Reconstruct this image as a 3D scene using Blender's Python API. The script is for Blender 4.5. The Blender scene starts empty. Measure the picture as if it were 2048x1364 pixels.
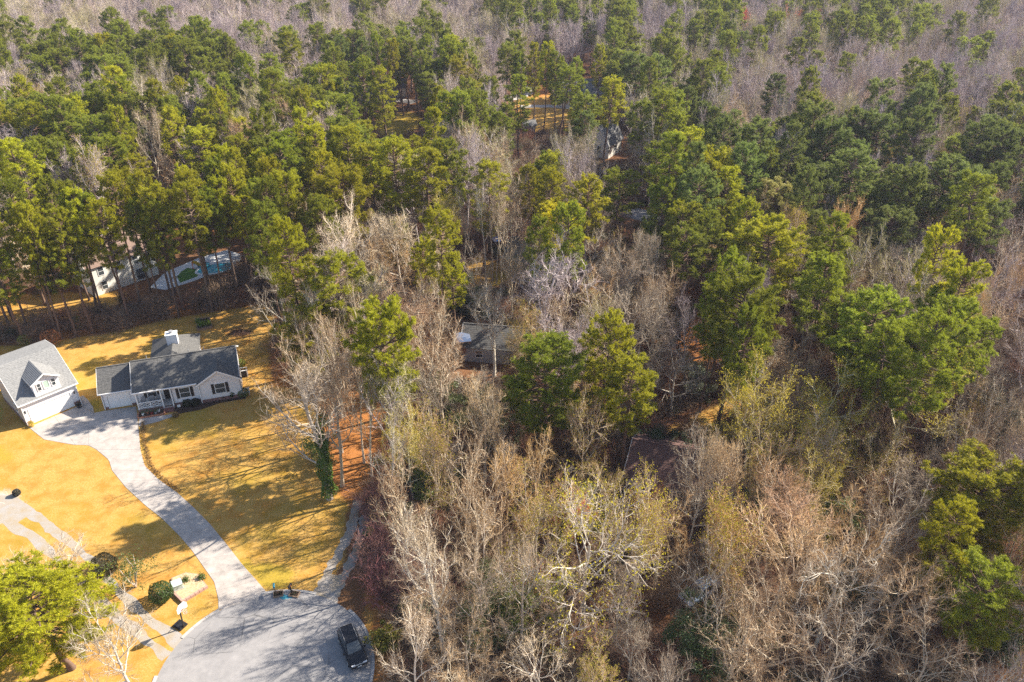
import bpy, math, random
import numpy as np
from mathutils import Vector, Matrix

scene = bpy.context.scene
COL = scene.collection

# ------------------------------------------------------------------ camera, light, exposure
CAM_H = 64.0
cam_data = bpy.data.cameras.new('camera')
cam_data.sensor_width = 36.0
cam_data.lens = 28.0
cam_data.clip_start = 1.0
cam_data.clip_end = 9000.0
camera = bpy.data.objects.new('camera', cam_data)
camera.location = (0, 0, CAM_H)
camera.rotation_euler = (math.radians(90 - 31.5), 0, 0)
COL.objects.link(camera)
scene.camera = camera

SUN_EL = math.radians(36.5)
SUN_AZ = math.radians(24.0)            # measured from +X towards +Y
sun_dir = Vector((math.cos(SUN_AZ) * math.cos(SUN_EL), math.sin(SUN_AZ) * math.cos(SUN_EL), math.sin(SUN_EL)))
sun_data = bpy.data.lights.new('sun', 'SUN')
sun_data.energy = 5.0
sun_data.angle = math.radians(0.5)
sun_data.color = (1.0, 0.92, 0.80)
sun = bpy.data.objects.new('sun', sun_data)
sun.rotation_euler = (-sun_dir).to_track_quat('-Z', 'Y').to_euler()
sun.location = sun_dir * 500
COL.objects.link(sun)

world = bpy.data.worlds.new('World')
scene.world = world
world.use_nodes = True
wn = world.node_tree
wn.nodes.clear()
sky = wn.nodes.new('ShaderNodeTexSky')
sky.sky_type = 'NISHITA'
sky.sun_disc = False
sky.sun_elevation = SUN_EL
sky.sun_rotation = math.radians(90) - SUN_AZ
bg = wn.nodes.new('ShaderNodeBackground')
bg.inputs['Strength'].default_value = 0.09
wo = wn.nodes.new('ShaderNodeOutputWorld')
wn.links.new(sky.outputs[0], bg.inputs[0])
wn.links.new(bg.outputs[0], wo.inputs[0])

vs = scene.view_settings
vs.view_transform = 'Standard'
vs.look = 'None'
vs.gamma = 1.0
vs.use_curve_mapping = False
vs.exposure = 1.5
scene.cycles.use_denoising = False
scene.cycles.max_bounces = 6
scene.cycles.diffuse_bounces = 3
scene.cycles.transmission_bounces = 3
scene.cycles.volume_bounces = 0

# ------------------------------------------------------------------ helpers: materials
def new_mat(name):
    m = bpy.data.materials.new(name)
    m.use_nodes = True
    nt = m.node_tree
    nt.nodes.clear()
    out = nt.nodes.new('ShaderNodeOutputMaterial')
    return m, nt, out

def nd(nt, typ, **kw):
    n = nt.nodes.new(typ)
    for k, v in kw.items():
        setattr(n, k, v)
    return n

def noise(nt, scale, detail=4.0, rough=0.6, vec=None, space='Object'):
    tc = nd(nt, 'ShaderNodeTexCoord')
    n = nd(nt, 'ShaderNodeTexNoise')
    n.inputs['Scale'].default_value = scale
    n.inputs['Detail'].default_value = detail
    n.inputs['Roughness'].default_value = rough
    nt.links.new(vec or tc.outputs[space], n.inputs['Vector'])
    return n.outputs['Fac']

def ramp(nt, fac, stops):
    r = nd(nt, 'ShaderNodeValToRGB')
    e = r.color_ramp.elements
    while len(e) < len(stops):
        e.new(0.5)
    for i, (p, c) in enumerate(stops):
        e[i].position = p
        e[i].color = (c, c, c, 1) if not isinstance(c, tuple) else (*c, 1)
    nt.links.new(fac, r.inputs[0])
    return r.outputs[0]

def mixc(nt, fac, a, b, blend='MIX'):
    m = nd(nt, 'ShaderNodeMix', data_type='RGBA', blend_type=blend)
    for s, v in ((m.inputs[0], fac), (m.inputs[6], a), (m.inputs[7], b)):
        if isinstance(v, (int, float)):
            s.default_value = v
        elif isinstance(v, tuple):
            s.default_value = (*v, 1)
        else:
            nt.links.new(v, s)
    return m.outputs[2]

def mth(nt, op, a, b=0.0, clamp=False):
    m = nd(nt, 'ShaderNodeMath', operation=op, use_clamp=clamp)
    for s, v in ((m.inputs[0], a), (m.inputs[1], b)):
        if isinstance(v, (int, float)):
            s.default_value = v
        else:
            nt.links.new(v, s)
    return m.outputs[0]

def principled(nt, out, col, rough=0.85, spec=0.3, metal=0.0, bump=None, bump_d=0.02, bump_s=0.6):
    p = nd(nt, 'ShaderNodeBsdfPrincipled')
    if isinstance(col, tuple):
        p.inputs['Base Color'].default_value = (*col, 1)
    else:
        nt.links.new(col, p.inputs['Base Color'])
    p.inputs['Roughness'].default_value = rough
    p.inputs['Specular IOR Level'].default_value = spec
    p.inputs['Metallic'].default_value = metal
    if bump is not None:
        b = nd(nt, 'ShaderNodeBump')
        b.inputs['Strength'].default_value = bump_s
        b.inputs['Distance'].default_value = bump_d
        nt.links.new(bump, b.inputs['Height'])
        nt.links.new(b.outputs[0], p.inputs['Normal'])
    nt.links.new(p.outputs[0], out.inputs[0])
    return p

def mottled(name, c1, c2, scale=3.0, rough=0.85, spec=0.3, bump_d=0.0, detail=6.0, metal=0.0):
    m, nt, out = new_mat(name)
    f = noise(nt, scale, detail, 0.65)
    c = ramp(nt, f, [(0.3, c1), (0.7, c2)])
    principled(nt, out, c, rough, spec, metal, f if bump_d else None, bump_d)
    return m

def tinted(name, lo=0.6, hi=1.35, scale=1.5, transl=0.0, rough=0.8, spec=0.2, attr=None):
    """Colour comes from the object's own colour, varied by grain and by the object's random number."""
    m, nt, out = new_mat(name)
    oi = nd(nt, 'ShaderNodeObjectInfo')
    f = noise(nt, scale, 3.0)
    if attr:
        a = nd(nt, 'ShaderNodeAttribute', attribute_name=attr)
        f = mth(nt, 'ADD', mth(nt, 'MULTIPLY', f, 0.5), mth(nt, 'MULTIPLY', a.outputs['Fac'], 0.5))
    v = mth(nt, 'ADD', mth(nt, 'MULTIPLY', f, hi - lo), lo)
    v = mth(nt, 'MULTIPLY', v, mth(nt, 'ADD', mth(nt, 'MULTIPLY', oi.outputs['Random'], 0.35), 0.82))
    col = mixc(nt, 1.0, oi.outputs['Color'], v, 'MULTIPLY')
    hs = nd(nt, 'ShaderNodeHueSaturation')
    nt.links.new(mth(nt, 'ADD', mth(nt, 'MULTIPLY', oi.outputs['Random'], 0.014), 0.493), hs.inputs['Hue'])
    nt.links.new(col, hs.inputs['Color'])
    col = hs.outputs[0]
    p = principled(nt, out, col, rough, spec)
    if transl > 0:
        t = nd(nt, 'ShaderNodeBsdfTranslucent')
        nt.links.new(col, t.inputs[0])
        mx = nd(nt, 'ShaderNodeMixShader')
        mx.inputs[0].default_value = transl
        nt.links.new(p.outputs[0], mx.inputs[1])
        nt.links.new(t.outputs[0], mx.inputs[2])
        nt.links.new(mx.outputs[0], out.inputs[0])
    return m

# ------------------------------------------------------------------ helpers: meshes
class Geo:
    def __init__(self):
        self.v, self.q, self.t, self.ng, self.n = [], [], [], [], 0
        self.va = []
    def add(self, V, Q=None, T=None):
        V = np.asarray(V, dtype=np.float64).reshape(-1, 3)
        if Q is not None and len(Q):
            self.q.append(np.asarray(Q, dtype=np.int64) + self.n)
        if T is not None and len(T):
            self.t.append(np.asarray(T, dtype=np.int64) + self.n)
        self.v.append(V)
        self.n += len(V)
    def poly(self, pts):
        self.ng.append([self.n + i for i in range(len(pts))])
        self.v.append(np.asarray(pts, dtype=np.float64).reshape(-1, 3))
        self.n += len(pts)
    def quad(self, a, b, c, d):
        self.add([a, b, c, d], [[0, 1, 2, 3]])
    def box(self, x0, y0, z0, x1, y1, z1):
        V = [(x, y, z) for z in (z0, z1) for y in (y0, y1) for x in (x0, x1)]
        self.add(V, [[0, 2, 3, 1], [4, 5, 7, 6], [0, 1, 5, 4], [2, 6, 7, 3], [0, 4, 6, 2], [1, 3, 7, 5]])
    def prism(self, pts2, z0, z1):
        """vertical prism over an outline"""
        n = len(pts2)
        a = sum(pts2[i][0] * pts2[(i + 1) % n][1] - pts2[(i + 1) % n][0] * pts2[i][1] for i in range(n))
        p = list(pts2) if a > 0 else list(pts2)[::-1]
        self.poly([(x, y, z1) for x, y in p])
        self.poly([(x, y, z0) for x, y in p[::-1]])
        for i in range(n):
            (xa, ya), (xb, yb) = p[i], p[(i + 1) % n]
            self.quad((xa, ya, z0), (xb, yb, z0), (xb, yb, z1), (xa, ya, z1))
    def extrude(self, pts, vec):
        """any planar outline pushed along vec"""
        n = len(pts)
        P = [np.array(p, float) for p in pts]
        W = [p + np.array(vec, float) for p in P]
        self.poly(P[::-1]); self.poly(W)
        for i in range(n):
            j = (i + 1) % n
            self.quad(P[i], P[j], W[j], W[i])
    def bar(self, a, b, w, h=None):
        """square bar between two points"""
        h = h or w
        a, b = np.array(a, float), np.array(b, float)
        d = b - a; d /= np.linalg.norm(d)
        u = np.cross(d, (0, 0, 1.0))
        if np.linalg.norm(u) < 1e-3:
            u = np.array((1.0, 0, 0))
        u /= np.linalg.norm(u); w2 = np.cross(u, d)
        V = [p + u * sx * w / 2 + w2 * sy * h / 2 for p in (a, b) for sx, sy in ((-1, -1), (1, -1), (1, 1), (-1, 1))]
        self.add(V, [[3, 2, 1, 0], [4, 5, 6, 7], [0, 1, 5, 4], [1, 2, 6, 5], [2, 3, 7, 6], [3, 0, 4, 7]])
    def tube(self, P, R, k=6, cap=False):
        P = np.asarray(P, float); n = len(P)
        D = np.gradient(P, axis=0)
        D /= np.linalg.norm(D, axis=1)[:, None] + 1e-9
        ref = np.array((0.0, 0, 1)) if abs(D[0][2]) < 0.9 else np.array((1.0, 0, 0))
        U = np.cross(D, ref); U /= np.linalg.norm(U, axis=1)[:, None] + 1e-9
        W = np.cross(D, U)
        a = np.linspace(0, 2 * math.pi, k, endpoint=False)
        V = P[:, None, :] + (U[:, None, :] * np.cos(a)[None, :, None] + W[:, None, :] * np.sin(a)[None, :, None]) * np.asarray(R, float)[:, None, None]
        Q = []
        for i in range(n - 1):
            for j in range(k):
                j2 = (j + 1) % k
                Q.append([i * k + j, i * k + j2, (i + 1) * k + j2, (i + 1) * k + j])
        base = self.n
        self.add(V.reshape(-1, 3), Q)
        if cap:
            self.ng.append([base + j for j in range(k)]); self.ng.append([base + (n - 1) * k + j for j in range(k)][::-1])
    def cyl(self, a, b, r, k=12):
        self.tube([a, b], [r, r], k, cap=True)
    def slivers(self, S, D, L, W):
        """N thin three-sided spikes"""
        S = np.asarray(S, float); D = np.asarray(D, float)
        ref = np.where(np.abs(D[:, 2:3]) < 0.9, np.array([[0, 0, 1.0]]), np.array([[1.0, 0, 0]]))
        U = np.cross(D, ref); U /= np.linalg.norm(U, axis=1)[:, None] + 1e-9
        X = np.cross(D, U)
        L = np.asarray(L)[:, None]; W = np.asarray(W)[:, None] * 0.5
        N = len(S)
        V = np.stack([S + U * W, S - 0.5 * U * W + 0.866 * X * W, S - 0.5 * U * W - 0.866 * X * W, S + D * L], 1).reshape(-1, 3)
        b = (np.arange(N) * 4)[:, None]
        T = np.concatenate([b + [0, 1, 3], b + [1, 2, 3], b + [2, 0, 3]], 0)
        self.add(V, None, T)
    def leaves(self, C, Nn, size, rng, aspect=0.6):
        """N leaf blades (a folded rhombus each) at C facing Nn"""
        C = np.asarray(C, float); N = len(C)
        Nn = Nn / (np.linalg.norm(Nn, axis=1)[:, None] + 1e-9)
        R = rng.normal(size=(N, 3)); U = np.cross(Nn, R); U /= np.linalg.norm(U, axis=1)[:, None] + 1e-9
        X = np.cross(Nn, U)
        s = (np.asarray(size) * np.ones(N))[:, None]
        V = np.stack([C - U * s * .5, C + X * s * .5 * aspect + Nn * s * .12, C + U * s * .5, C - X * s * .5 * aspect + Nn * s * .12], 1).reshape(-1, 3)
        b = (np.arange(N) * 4)[:, None]
        self.add(V, None, np.concatenate([b + [0, 2, 1], b + [0, 3, 2]], 0))
    def mesh(self, name, mat, smooth=False, attr=None):
        me = bpy.data.meshes.new(name)
        V = np.concatenate(self.v) if self.v else np.zeros((0, 3))
        tot, idx = [], []
        if self.q:
            q = np.concatenate(self.q); idx.append(q.ravel()); tot.append(np.full(len(q), 4))
        if self.t:
            t = np.concatenate(self.t); idx.append(t.ravel()); tot.append(np.full(len(t), 3))
        for n in self.ng:
            idx.append(np.array(n)); tot.append(np.array([len(n)]))
        idx = np.concatenate(idx).astype(np.int32); tot = np.concatenate(tot).astype(np.int32)
        me.vertices.add(len(V)); me.vertices.foreach_set('co', V.astype(np.float32).ravel())
        me.loops.add(len(idx)); me.loops.foreach_set('vertex_index', idx)
        me.polygons.add(len(tot))
        me.polygons.foreach_set('loop_start', np.concatenate([[0], np.cumsum(tot)[:-1]]).astype(np.int32))
        me.polygons.foreach_set('loop_total', tot)
        me.polygons.foreach_set('use_smooth', np.full(len(tot), bool(smooth)))
        me.update(calc_edges=True)
        if attr is not None:
            a = me.attributes.new('tint', 'FLOAT', 'POINT')
            a.data.foreach_set('value', np.asarray(attr, dtype=np.float32))
        me.materials.append(mat)
        return me

def link(name, data, parent=None, loc=None, color=None):
    o = bpy.data.objects.new(name, data)
    COL.objects.link(o)
    if parent:
        o.parent = parent
    if loc is not None:
        o.location = loc
    if color is not None:
        o.color = (*color, 1)
    return o

def part(name, geo, mat, parent, smooth=False, label=None, kind=None):
    o = link(name, geo.mesh(name, mat, smooth), parent)
    if name == 'plant': kind = 'stuff'
    if label: o['label'] = label
    if kind: o['kind'] = kind
    return o

def tag(o, label=None, cat=None, group=None, kind=None):
    if label: o['label'] = label
    if cat: o['category'] = cat
    if group: o['group'] = group
    if kind: o['kind'] = kind
    return o

def thing(name, label, cat, loc=(0, 0, 0), rz=0.0, group=None):
    o = link(name, None, None, loc)
    o.rotation_euler = (0, 0, rz)
    return tag(o, label, cat, group)

def structure(name, geo, mat, label=None):
    o = link(name, geo.mesh(name, mat))
    o['kind'] = 'structure'
    if label: o['label'] = label
    return o

def boxpart(name, mat, parent, *b, **kw):
    g = Geo(); g.box(*b)
    return part(name, g, mat, parent, **kw)

# ------------------------------------------------------------------ materials
M = {}
M['needle'] = tinted('pine_needles', 0.5, 1.5, 0.9, 0.45, 0.5, 0.3, 'tint')
M['twig'] = tinted('bare_twigs', 0.7, 1.3, 0.6, 0.0, 0.85, 0.15)
M['bark'] = tinted('tree_bark', 0.6, 1.35, 2.5, 0.0, 0.9, 0.1)
M['leaf'] = tinted('green_leaves', 0.6, 1.4, 1.2, 0.30, 0.45, 0.4)
M['young'] = tinted('young_leaves', 0.7, 1.4, 1.0, 0.45, 0.6, 0.2)
M['roof_dark'] = mottled('charcoal_shingles', (0.055, 0.055, 0.055), (0.15, 0.145, 0.135), 5.0, 0.9, 0.2, 0.0)
M['roof_grey'] = mottled('light_grey_shingles', (0.14, 0.14, 0.138), (0.27, 0.265, 0.255), 5.0, 0.9, 0.2, 0.0)
M['roof_brown'] = mottled('brown_shingles', (0.15, 0.10, 0.08), (0.27, 0.19, 0.15), 7.0, 0.9, 0.2, 0.01)
M['roof_maroon'] = mottled('dark_brown_shingles', (0.075, 0.045, 0.04), (0.15, 0.085, 0.07), 7.0, 0.9, 0.2, 0.01)
M['trim'] = mottled('white_trim', (0.72, 0.71, 0.70), (0.80, 0.79, 0.77), 5.0, 0.5, 0.4)
M['concrete'] = mottled('driveway_concrete', (0.27, 0.24, 0.215), (0.43, 0.385, 0.345), 0.9, 0.9, 0.2, 0.0, 9.0)
M['kerb'] = mottled('kerb_concrete', (0.32, 0.30, 0.28), (0.44, 0.41, 0.38), 2.5, 0.9, 0.2)
def asphalt_mat():
    m, nt, out = new_mat('worn_grey_asphalt')
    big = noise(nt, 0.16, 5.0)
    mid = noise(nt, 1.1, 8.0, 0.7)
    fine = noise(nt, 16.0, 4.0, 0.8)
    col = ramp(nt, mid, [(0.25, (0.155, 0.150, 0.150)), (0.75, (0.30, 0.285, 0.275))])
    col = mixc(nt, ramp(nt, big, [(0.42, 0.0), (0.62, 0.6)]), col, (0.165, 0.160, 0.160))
    col = mixc(nt, mth(nt, 'MULTIPLY', fine, 0.45), col, (0.34, 0.32, 0.31))
    tc = nd(nt, 'ShaderNodeTexCoord')
    wob = nd(nt, 'ShaderNodeTexNoise'); wob.inputs['Scale'].default_value = 0.7; wob.inputs['Detail'].default_value = 5.0
    nt.links.new(tc.outputs['Object'], wob.inputs['Vector'])
    vec = mixc(nt, 0.06, tc.outputs['Object'], wob.outputs['Color'], 'ADD')
    vo = nd(nt, 'ShaderNodeTexVoronoi', feature='DISTANCE_TO_EDGE'); vo.inputs['Scale'].default_value = 0.22
    nt.links.new(vec, vo.inputs['Vector'])
    crack = ramp(nt, vo.outputs['Distance'], [(0.0, 1.0), (0.012, 0.0)])
    crack = mth(nt, 'MULTIPLY', crack, ramp(nt, big, [(0.45, 0.0), (0.6, 0.75)]))
    col = mixc(nt, crack, col, (0.05, 0.05, 0.05))
    principled(nt, out, col, 0.9, 0.2)
    return m
M['asphalt'] = None
M['glass'] = mottled('window_glass', (0.04, 0.05, 0.055), (0.07, 0.08, 0.085), 0.7, 0.08, 0.7)
M['glass_green'] = mottled('pale_green_blind', (0.40, 0.52, 0.42), (0.46, 0.58, 0.48), 2.0, 0.25, 0.5)
M['black'] = mottled('black_paint', (0.012, 0.012, 0.014), (0.02, 0.02, 0.022), 4.0, 0.45, 0.4)
M['rubber'] = mottled('rubber', (0.015, 0.015, 0.015), (0.03, 0.03, 0.03), 8.0, 0.85, 0.2)
M['chrome'] = mottled('bright_metal', (0.55, 0.55, 0.56), (0.68, 0.68, 0.68), 6.0, 0.25, 0.5, metal=0.9)
M['alu'] = mottled('aluminium', (0.55, 0.54, 0.52), (0.66, 0.65, 0.63), 6.0, 0.4, 0.5, metal=0.3)
M['lamp_glass'] = mottled('lamp_glass', (0.65, 0.66, 0.68), (0.8, 0.8, 0.8), 5.0, 0.1, 0.6)
M['tail'] = mottled('red_lamp', (0.3, 0.01, 0.01), (0.4, 0.02, 0.02), 5.0, 0.2, 0.6)
M['wood'] = mottled('weathered_timber', (0.20, 0.13, 0.085), (0.34, 0.24, 0.16), 4.0, 0.85, 0.2, 0.006)
M['wood_red'] = mottled('red_brown_timber', (0.24, 0.11, 0.06), (0.36, 0.18, 0.10), 4.0, 0.85, 0.2)
M['soil'] = mottled('dark_mulch', (0.03, 0.02, 0.015), (0.09, 0.055, 0.035), 6.0, 0.95, 0.1, 0.03)
M['chips'] = mottled('pale_wood_chips', (0.34, 0.22, 0.11), (0.58, 0.44, 0.28), 5.0, 0.95, 0.1, 0.03)
M['paver'] = mottled('pink_pavers', (0.32, 0.19, 0.14), (0.46, 0.30, 0.24), 3.0, 0.9, 0.2, 0.01)
M['utility'] = mottled('pale_green_steel', (0.42, 0.50, 0.43), (0.50, 0.58, 0.50), 3.0, 0.5, 0.4)
M['acrylic'] = mottled('pale_acrylic', (0.50, 0.55, 0.60), (0.62, 0.66, 0.70), 3.0, 0.15, 0.6)
M['orange'] = mottled('orange_plastic', (0.70, 0.12, 0.04), (0.80, 0.18, 0.06), 3.0, 0.4, 0.4)
M['yellow'] = mottled('yellow_plastic', (0.75, 0.42, 0.03), (0.82, 0.50, 0.05), 3.0, 0.4, 0.4)
M['teal'] = mottled('teal_plastic', (0.03, 0.20, 0.27), (0.05, 0.27, 0.34), 3.0, 0.4, 0.4)
M['blue'] = mottled('blue_plastic', (0.03, 0.12, 0.42), (0.05, 0.18, 0.52), 3.0, 0.4, 0.4)
M['clay'] = mottled('terracotta', (0.35, 0.14, 0.08), (0.48, 0.22, 0.13), 4.0, 0.8, 0.2)
M['gold_pot'] = mottled('ochre_pot', (0.50, 0.30, 0.06), (0.62, 0.40, 0.10), 4.0, 0.6, 0.3)
M['grey_metal'] = mottled('grey_enamel', (0.20, 0.20, 0.21), (0.30, 0.30, 0.31), 4.0, 0.5, 0.4)
M['deck'] = mottled('pale_pool_deck', (0.52, 0.52, 0.52), (0.66, 0.65, 0.64), 2.0, 0.85, 0.2)
M['turf'] = mottled('green_turf', (0.05, 0.13, 0.015), (0.10, 0.20, 0.03), 4.0, 0.9, 0.2)

M['asphalt'] = asphalt_mat()

def siding_mat(name, c, pitch):
    """lapped boards: fine shadow-less relief and a faint change of tone from board to board"""
    m, nt, out = new_mat(name)
    tc = nd(nt, 'ShaderNodeTexCoord')
    sp = nd(nt, 'ShaderNodeSeparateXYZ'); nt.links.new(tc.outputs['Object'], sp.inputs[0])
    z = mth(nt, 'DIVIDE', sp.outputs[2], pitch)
    saw = mth(nt, 'FRACT', z)
    f = noise(nt, 1.2, 5.0)
    v = mth(nt, 'ADD', mth(nt, 'MULTIPLY', f, 0.16), 0.90)
    col = mixc(nt, 1.0, c, v, 'MULTIPLY')
    principled(nt, out, col, 0.6, 0.3)
    return m
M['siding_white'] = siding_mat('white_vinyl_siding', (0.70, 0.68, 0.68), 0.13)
M['siding_shade'] = siding_mat('shade_toned_siding', (0.46, 0.40, 0.35), 0.13)  # white siding toned down to tan: shade painted on the garage end wall
M['siding_cream'] = siding_mat('cream_siding', (0.76, 0.73, 0.66), 0.16)
M['siding_grey'] = siding_mat('grey_siding', (0.34, 0.34, 0.35), 0.16)
M['siding_brown'] = siding_mat('brown_siding', (0.20, 0.13, 0.09), 0.16)

def brick_mat():
    m, nt, out = new_mat('red_brick')
    tc = nd(nt, 'ShaderNodeTexCoord')
    sp = nd(nt, 'ShaderNodeSeparateXYZ'); nt.links.new(tc.outputs['Object'], sp.inputs[0])
    cb = nd(nt, 'ShaderNodeCombineXYZ')
    nt.links.new(mth(nt, 'ADD', sp.outputs[0], sp.outputs[1]), cb.inputs[0]); nt.links.new(sp.outputs[2], cb.inputs[1])
    b = nd(nt, 'ShaderNodeTexBrick')
    nt.links.new(cb.outputs[0], b.inputs['Vector'])
    b.inputs['Scale'].default_value = 1.0
    b.inputs['Brick Width'].default_value = 0.22
    b.inputs['Row Height'].default_value = 0.075
    b.inputs['Mortar Size'].default_value = 0.008
    b.inputs['Color1'].default_value = (0.20, 0.065, 0.05, 1)
    b.inputs['Color2'].default_value = (0.13, 0.05, 0.045, 1)
    b.inputs['Mortar'].default_value = (0.34, 0.28, 0.25, 1)
    principled(nt, out, b.outputs['Color'], 0.9, 0.2)
    return m
M['brick'] = brick_mat()

def paint_mat(name, c, rough=0.18):
    m, nt, out = new_mat(name)
    f = noise(nt, 2.0, 4.0)
    col = mixc(nt, mth(nt, 'MULTIPLY', f, 0.35), c, (c[0] * .8 + .015, c[1] * .8 + .012, c[2] * .8 + .01))
    p = principled(nt, out, col, rough, 0.35, 0.0)
    return m
M['paint_black'] = paint_mat('black_car_paint', (0.008, 0.009, 0.011))
M['paint_blue'] = paint_mat('pale_blue_car_paint', (0.40, 0.48, 0.58), 0.25)
M['paint_white'] = paint_mat('white_car_paint', (0.75, 0.75, 0.75), 0.25)

def gravel_mat(name, c1, c2, c3):
    m, nt, out = new_mat(name)
    a = noise(nt, 14.0, 8.0, 0.75)
    b = noise(nt, 0.8, 5.0)
    col = mixc(nt, ramp(nt, b, [(0.35, 0.0), (0.72, 1.0)]), ramp(nt, a, [(0.3, c1), (0.7, c2)]), c3)
    principled(nt, out, col, 0.95, 0.15, 0.0, a, 0.04)
    return m
M['gravel'] = gravel_mat('pale_gravel', (0.20, 0.185, 0.17), (0.42, 0.39, 0.36), (0.30, 0.23, 0.14))

def water_mat():
    m, nt, out = new_mat('pool_water')
    f = noise(nt, 3.0, 3.0)
    p = principled(nt, out, (0.04, 0.38, 0.50), 0.05, 0.6, 0.0, f, 0.03)
    return m
M['water'] = water_mat()

# ------------------------------------------------------------------ ground
LAWN = [[(-72.12,38.94),(-131.48,103.27),(-77.94,102.98),(-73.52,103.27),(-69.65,104.73),(-63.89,106.53),(-55.76,110.90),(-46.41,114.52),(-41.10,116.22),(-38.25,110.90),(-36.91,103.27),(-34.11,93.81),(-26.34,88.95),(-22.30,85.53),(-21.62,78.21),(-19.99,72.60),(-18.65,68.31),(-18.51,64.34),(-17.73,59.95),(-19.42,55.27),(-21.30,54.64),(-19.41,38.94)],[(-14.71,55.91),(-13.35,55.27),(-11.16,49.87),(-10.52,46.60),(-8.12,38.94),(-13.55,38.94)],[(-102.75,117.61),(-82.02,119.75),(-66.23,120.65),(-64.13,117.61),(-70.22,110.90),(-81.41,109.31),(-96.29,107.75)],[(-8.12,122.12),(-9.02,130.93),(-6.42,134.73),(-1.28,130.93),(0.96,123.06)],[(0.99,269.54),(20.16,259.67),(25.94,236.19),(16.76,209.34),(4.75,207.16),(0.86,228.31)],[(18.44,81.24),(26.80,87.21),(31.57,90.13),(32.07,86.65),(19.40,79.21)],[(-11.16,182.61),(-1.64,180.18),(0.69,175.81),(-9.70,176.47)],[(47.51,117.61),(55.41,116.22),(54.32,110.90),(45.79,109.31)]]
STRAW = [[(-26.59,90.13),(-18.45,91.33),(-15.87,82.28),(-16.97,74.41),(-16.63,68.31),(-19.37,69.14),(-22.08,72.60),(-24.14,78.21),(-26.31,85.53)],[(-36.91,104.73),(-32.34,103.27),(-28.23,91.33),(-33.42,91.94)],[(-14.67,55.59),(-13.05,54.95),(-10.82,51.01),(-9.83,46.60),(-7.28,38.94),(-11.67,38.94)],[(-73.52,103.27),(-69.80,105.03),(-56.00,111.54),(-40.87,116.91),(-42.18,120.29),(-59.77,115.02),(-75.83,107.75)],[(24.10,103.27),(33.24,117.61),(32.37,96.38),(22.36,88.95)],[(0.99,269.54),(14.06,266.18),(11.54,244.55),(2.43,244.55)]]
GREEN = [[(-8.50,139.16),(-8.17,142.39),(-4.78,142.86),(-4.01,139.16)],[(-38.78,223.30),(-26.53,227.29),(-22.97,214.75),(-30.33,202.91),(-36.32,210.23)],[(-3.49,127.89),(0.54,127.89),(0.96,123.43),(-2.95,123.06)],[(-55.02,85.53),(-55.98,88.95),(-58.16,89.53),(-58.05,87.79)],[(-29.40,59.95),(-25.84,56.56),(-23.63,55.91),(-22.19,58.56),(-25.51,59.25)],[(-83.92,79.21),(-81.18,75.34),(-64.01,75.34),(-61.70,76.76),(-64.91,79.21)]]
SAND = [[(-75.64,71.71),(-61.60,71.01),(-57.81,69.98),(-55.63,67.49),(-55.71,65.50),(-60.76,65.50),(-71.67,65.89)]]
CLEAR = [[(-72.12,38.94),(-130.16,101.84),(-77.94,102.98),(-73.52,103.27),(-69.65,104.73),(-63.89,106.53),(-55.76,110.90),(-46.41,114.52),(-40.77,116.57),(-37.28,110.90),(-36.53,103.27),(-33.04,93.81),(-26.83,91.33),(-20.03,92.56),(-16.05,88.95),(-16.24,80.21),(-17.13,73.49),(-15.46,64.34),(-14.21,55.91),(-10.89,51.60),(-10.81,47.12),(-9.37,38.94)],[(-85.96,117.61),(-81.84,119.39),(-66.08,120.29),(-64.13,117.61),(-70.22,110.90),(-81.41,109.31)],[(-75.88,117.61),(-81.34,128.89),(-76.02,144.29),(-55.62,151.79),(-47.63,137.36),(-51.27,119.39),(-66.74,115.88)],[(-8.03,120.29),(-9.13,133.02),(-6.01,136.25),(-0.36,130.93),(1.38,122.12)],[(-39.57,225.78),(-26.45,229.34),(-22.01,211.57),(-30.07,200.83),(-36.45,209.34)],[(0.98,266.18),(19.94,256.52),(25.94,236.19),(16.91,211.57),(4.79,209.34),(0.86,228.31)],[(13.30,75.81),(16.65,77.72),(27.51,73.49),(27.40,68.31),(17.48,67.49)],[(22.48,213.83),(31.96,213.83),(27.93,181.91),(19.65,181.91)],[(46.16,115.88),(56.12,115.88),(53.08,103.27),(45.79,109.31)],[(-10.98,103.27),(-1.07,103.27),(-0.99,92.56),(-8.75,92.56)],[(18.11,83.35),(27.17,88.95),(32.16,92.56),(32.07,86.65),(19.56,80.21)],[(16.05,52.79),(20.81,56.56),(21.40,54.64),(16.71,51.01)],[(23.92,158.52),(33.21,157.14),(31.45,146.72),(22.49,146.72)],[(-54.45,256.52),(-35.46,256.52),(-32.08,228.31),(-49.26,228.31)],[(19.17,269.54),(29.09,269.54),(25.94,236.19),(17.10,236.19)],[(21.05,103.27),(33.24,117.61),(31.64,96.38),(22.57,90.13)]]

def poly_sd(PX, PY, poly):
    """signed distance to an outline, positive inside"""
    d = np.full(PX.shape, 1e9); ins = np.zeros(PX.shape, bool)
    n = len(poly)
    for i in range(n):
        ax, ay = poly[i]; bx, by = poly[(i + 1) % n]
        ex, ey = bx - ax, by - ay
        L = ex * ex + ey * ey + 1e-12
        t = np.clip(((PX - ax) * ex + (PY - ay) * ey) / L, 0, 1)
        d = np.minimum(d, np.hypot(PX - ax - t * ex, PY - ay - t * ey))
        if ey:
            c = ((ay > PY) != (by > PY)) & (PX < ex * (PY - ay) / ey + ax)
            ins ^= c
    return np.where(ins, d, -d)

def axis(lo, hi, step, far):
    a = list(np.arange(lo, hi, step))
    x, s = hi, step
    right = []
    while x < far:
        right.append(x); s *= 1.18; x += s
    right.append(far)
    x, s = lo, step
    left = []
    while x > -far:
        s *= 1.18; x -= s; left.append(max(x, -far))
    return np.array(left[::-1] + a + right)

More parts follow.
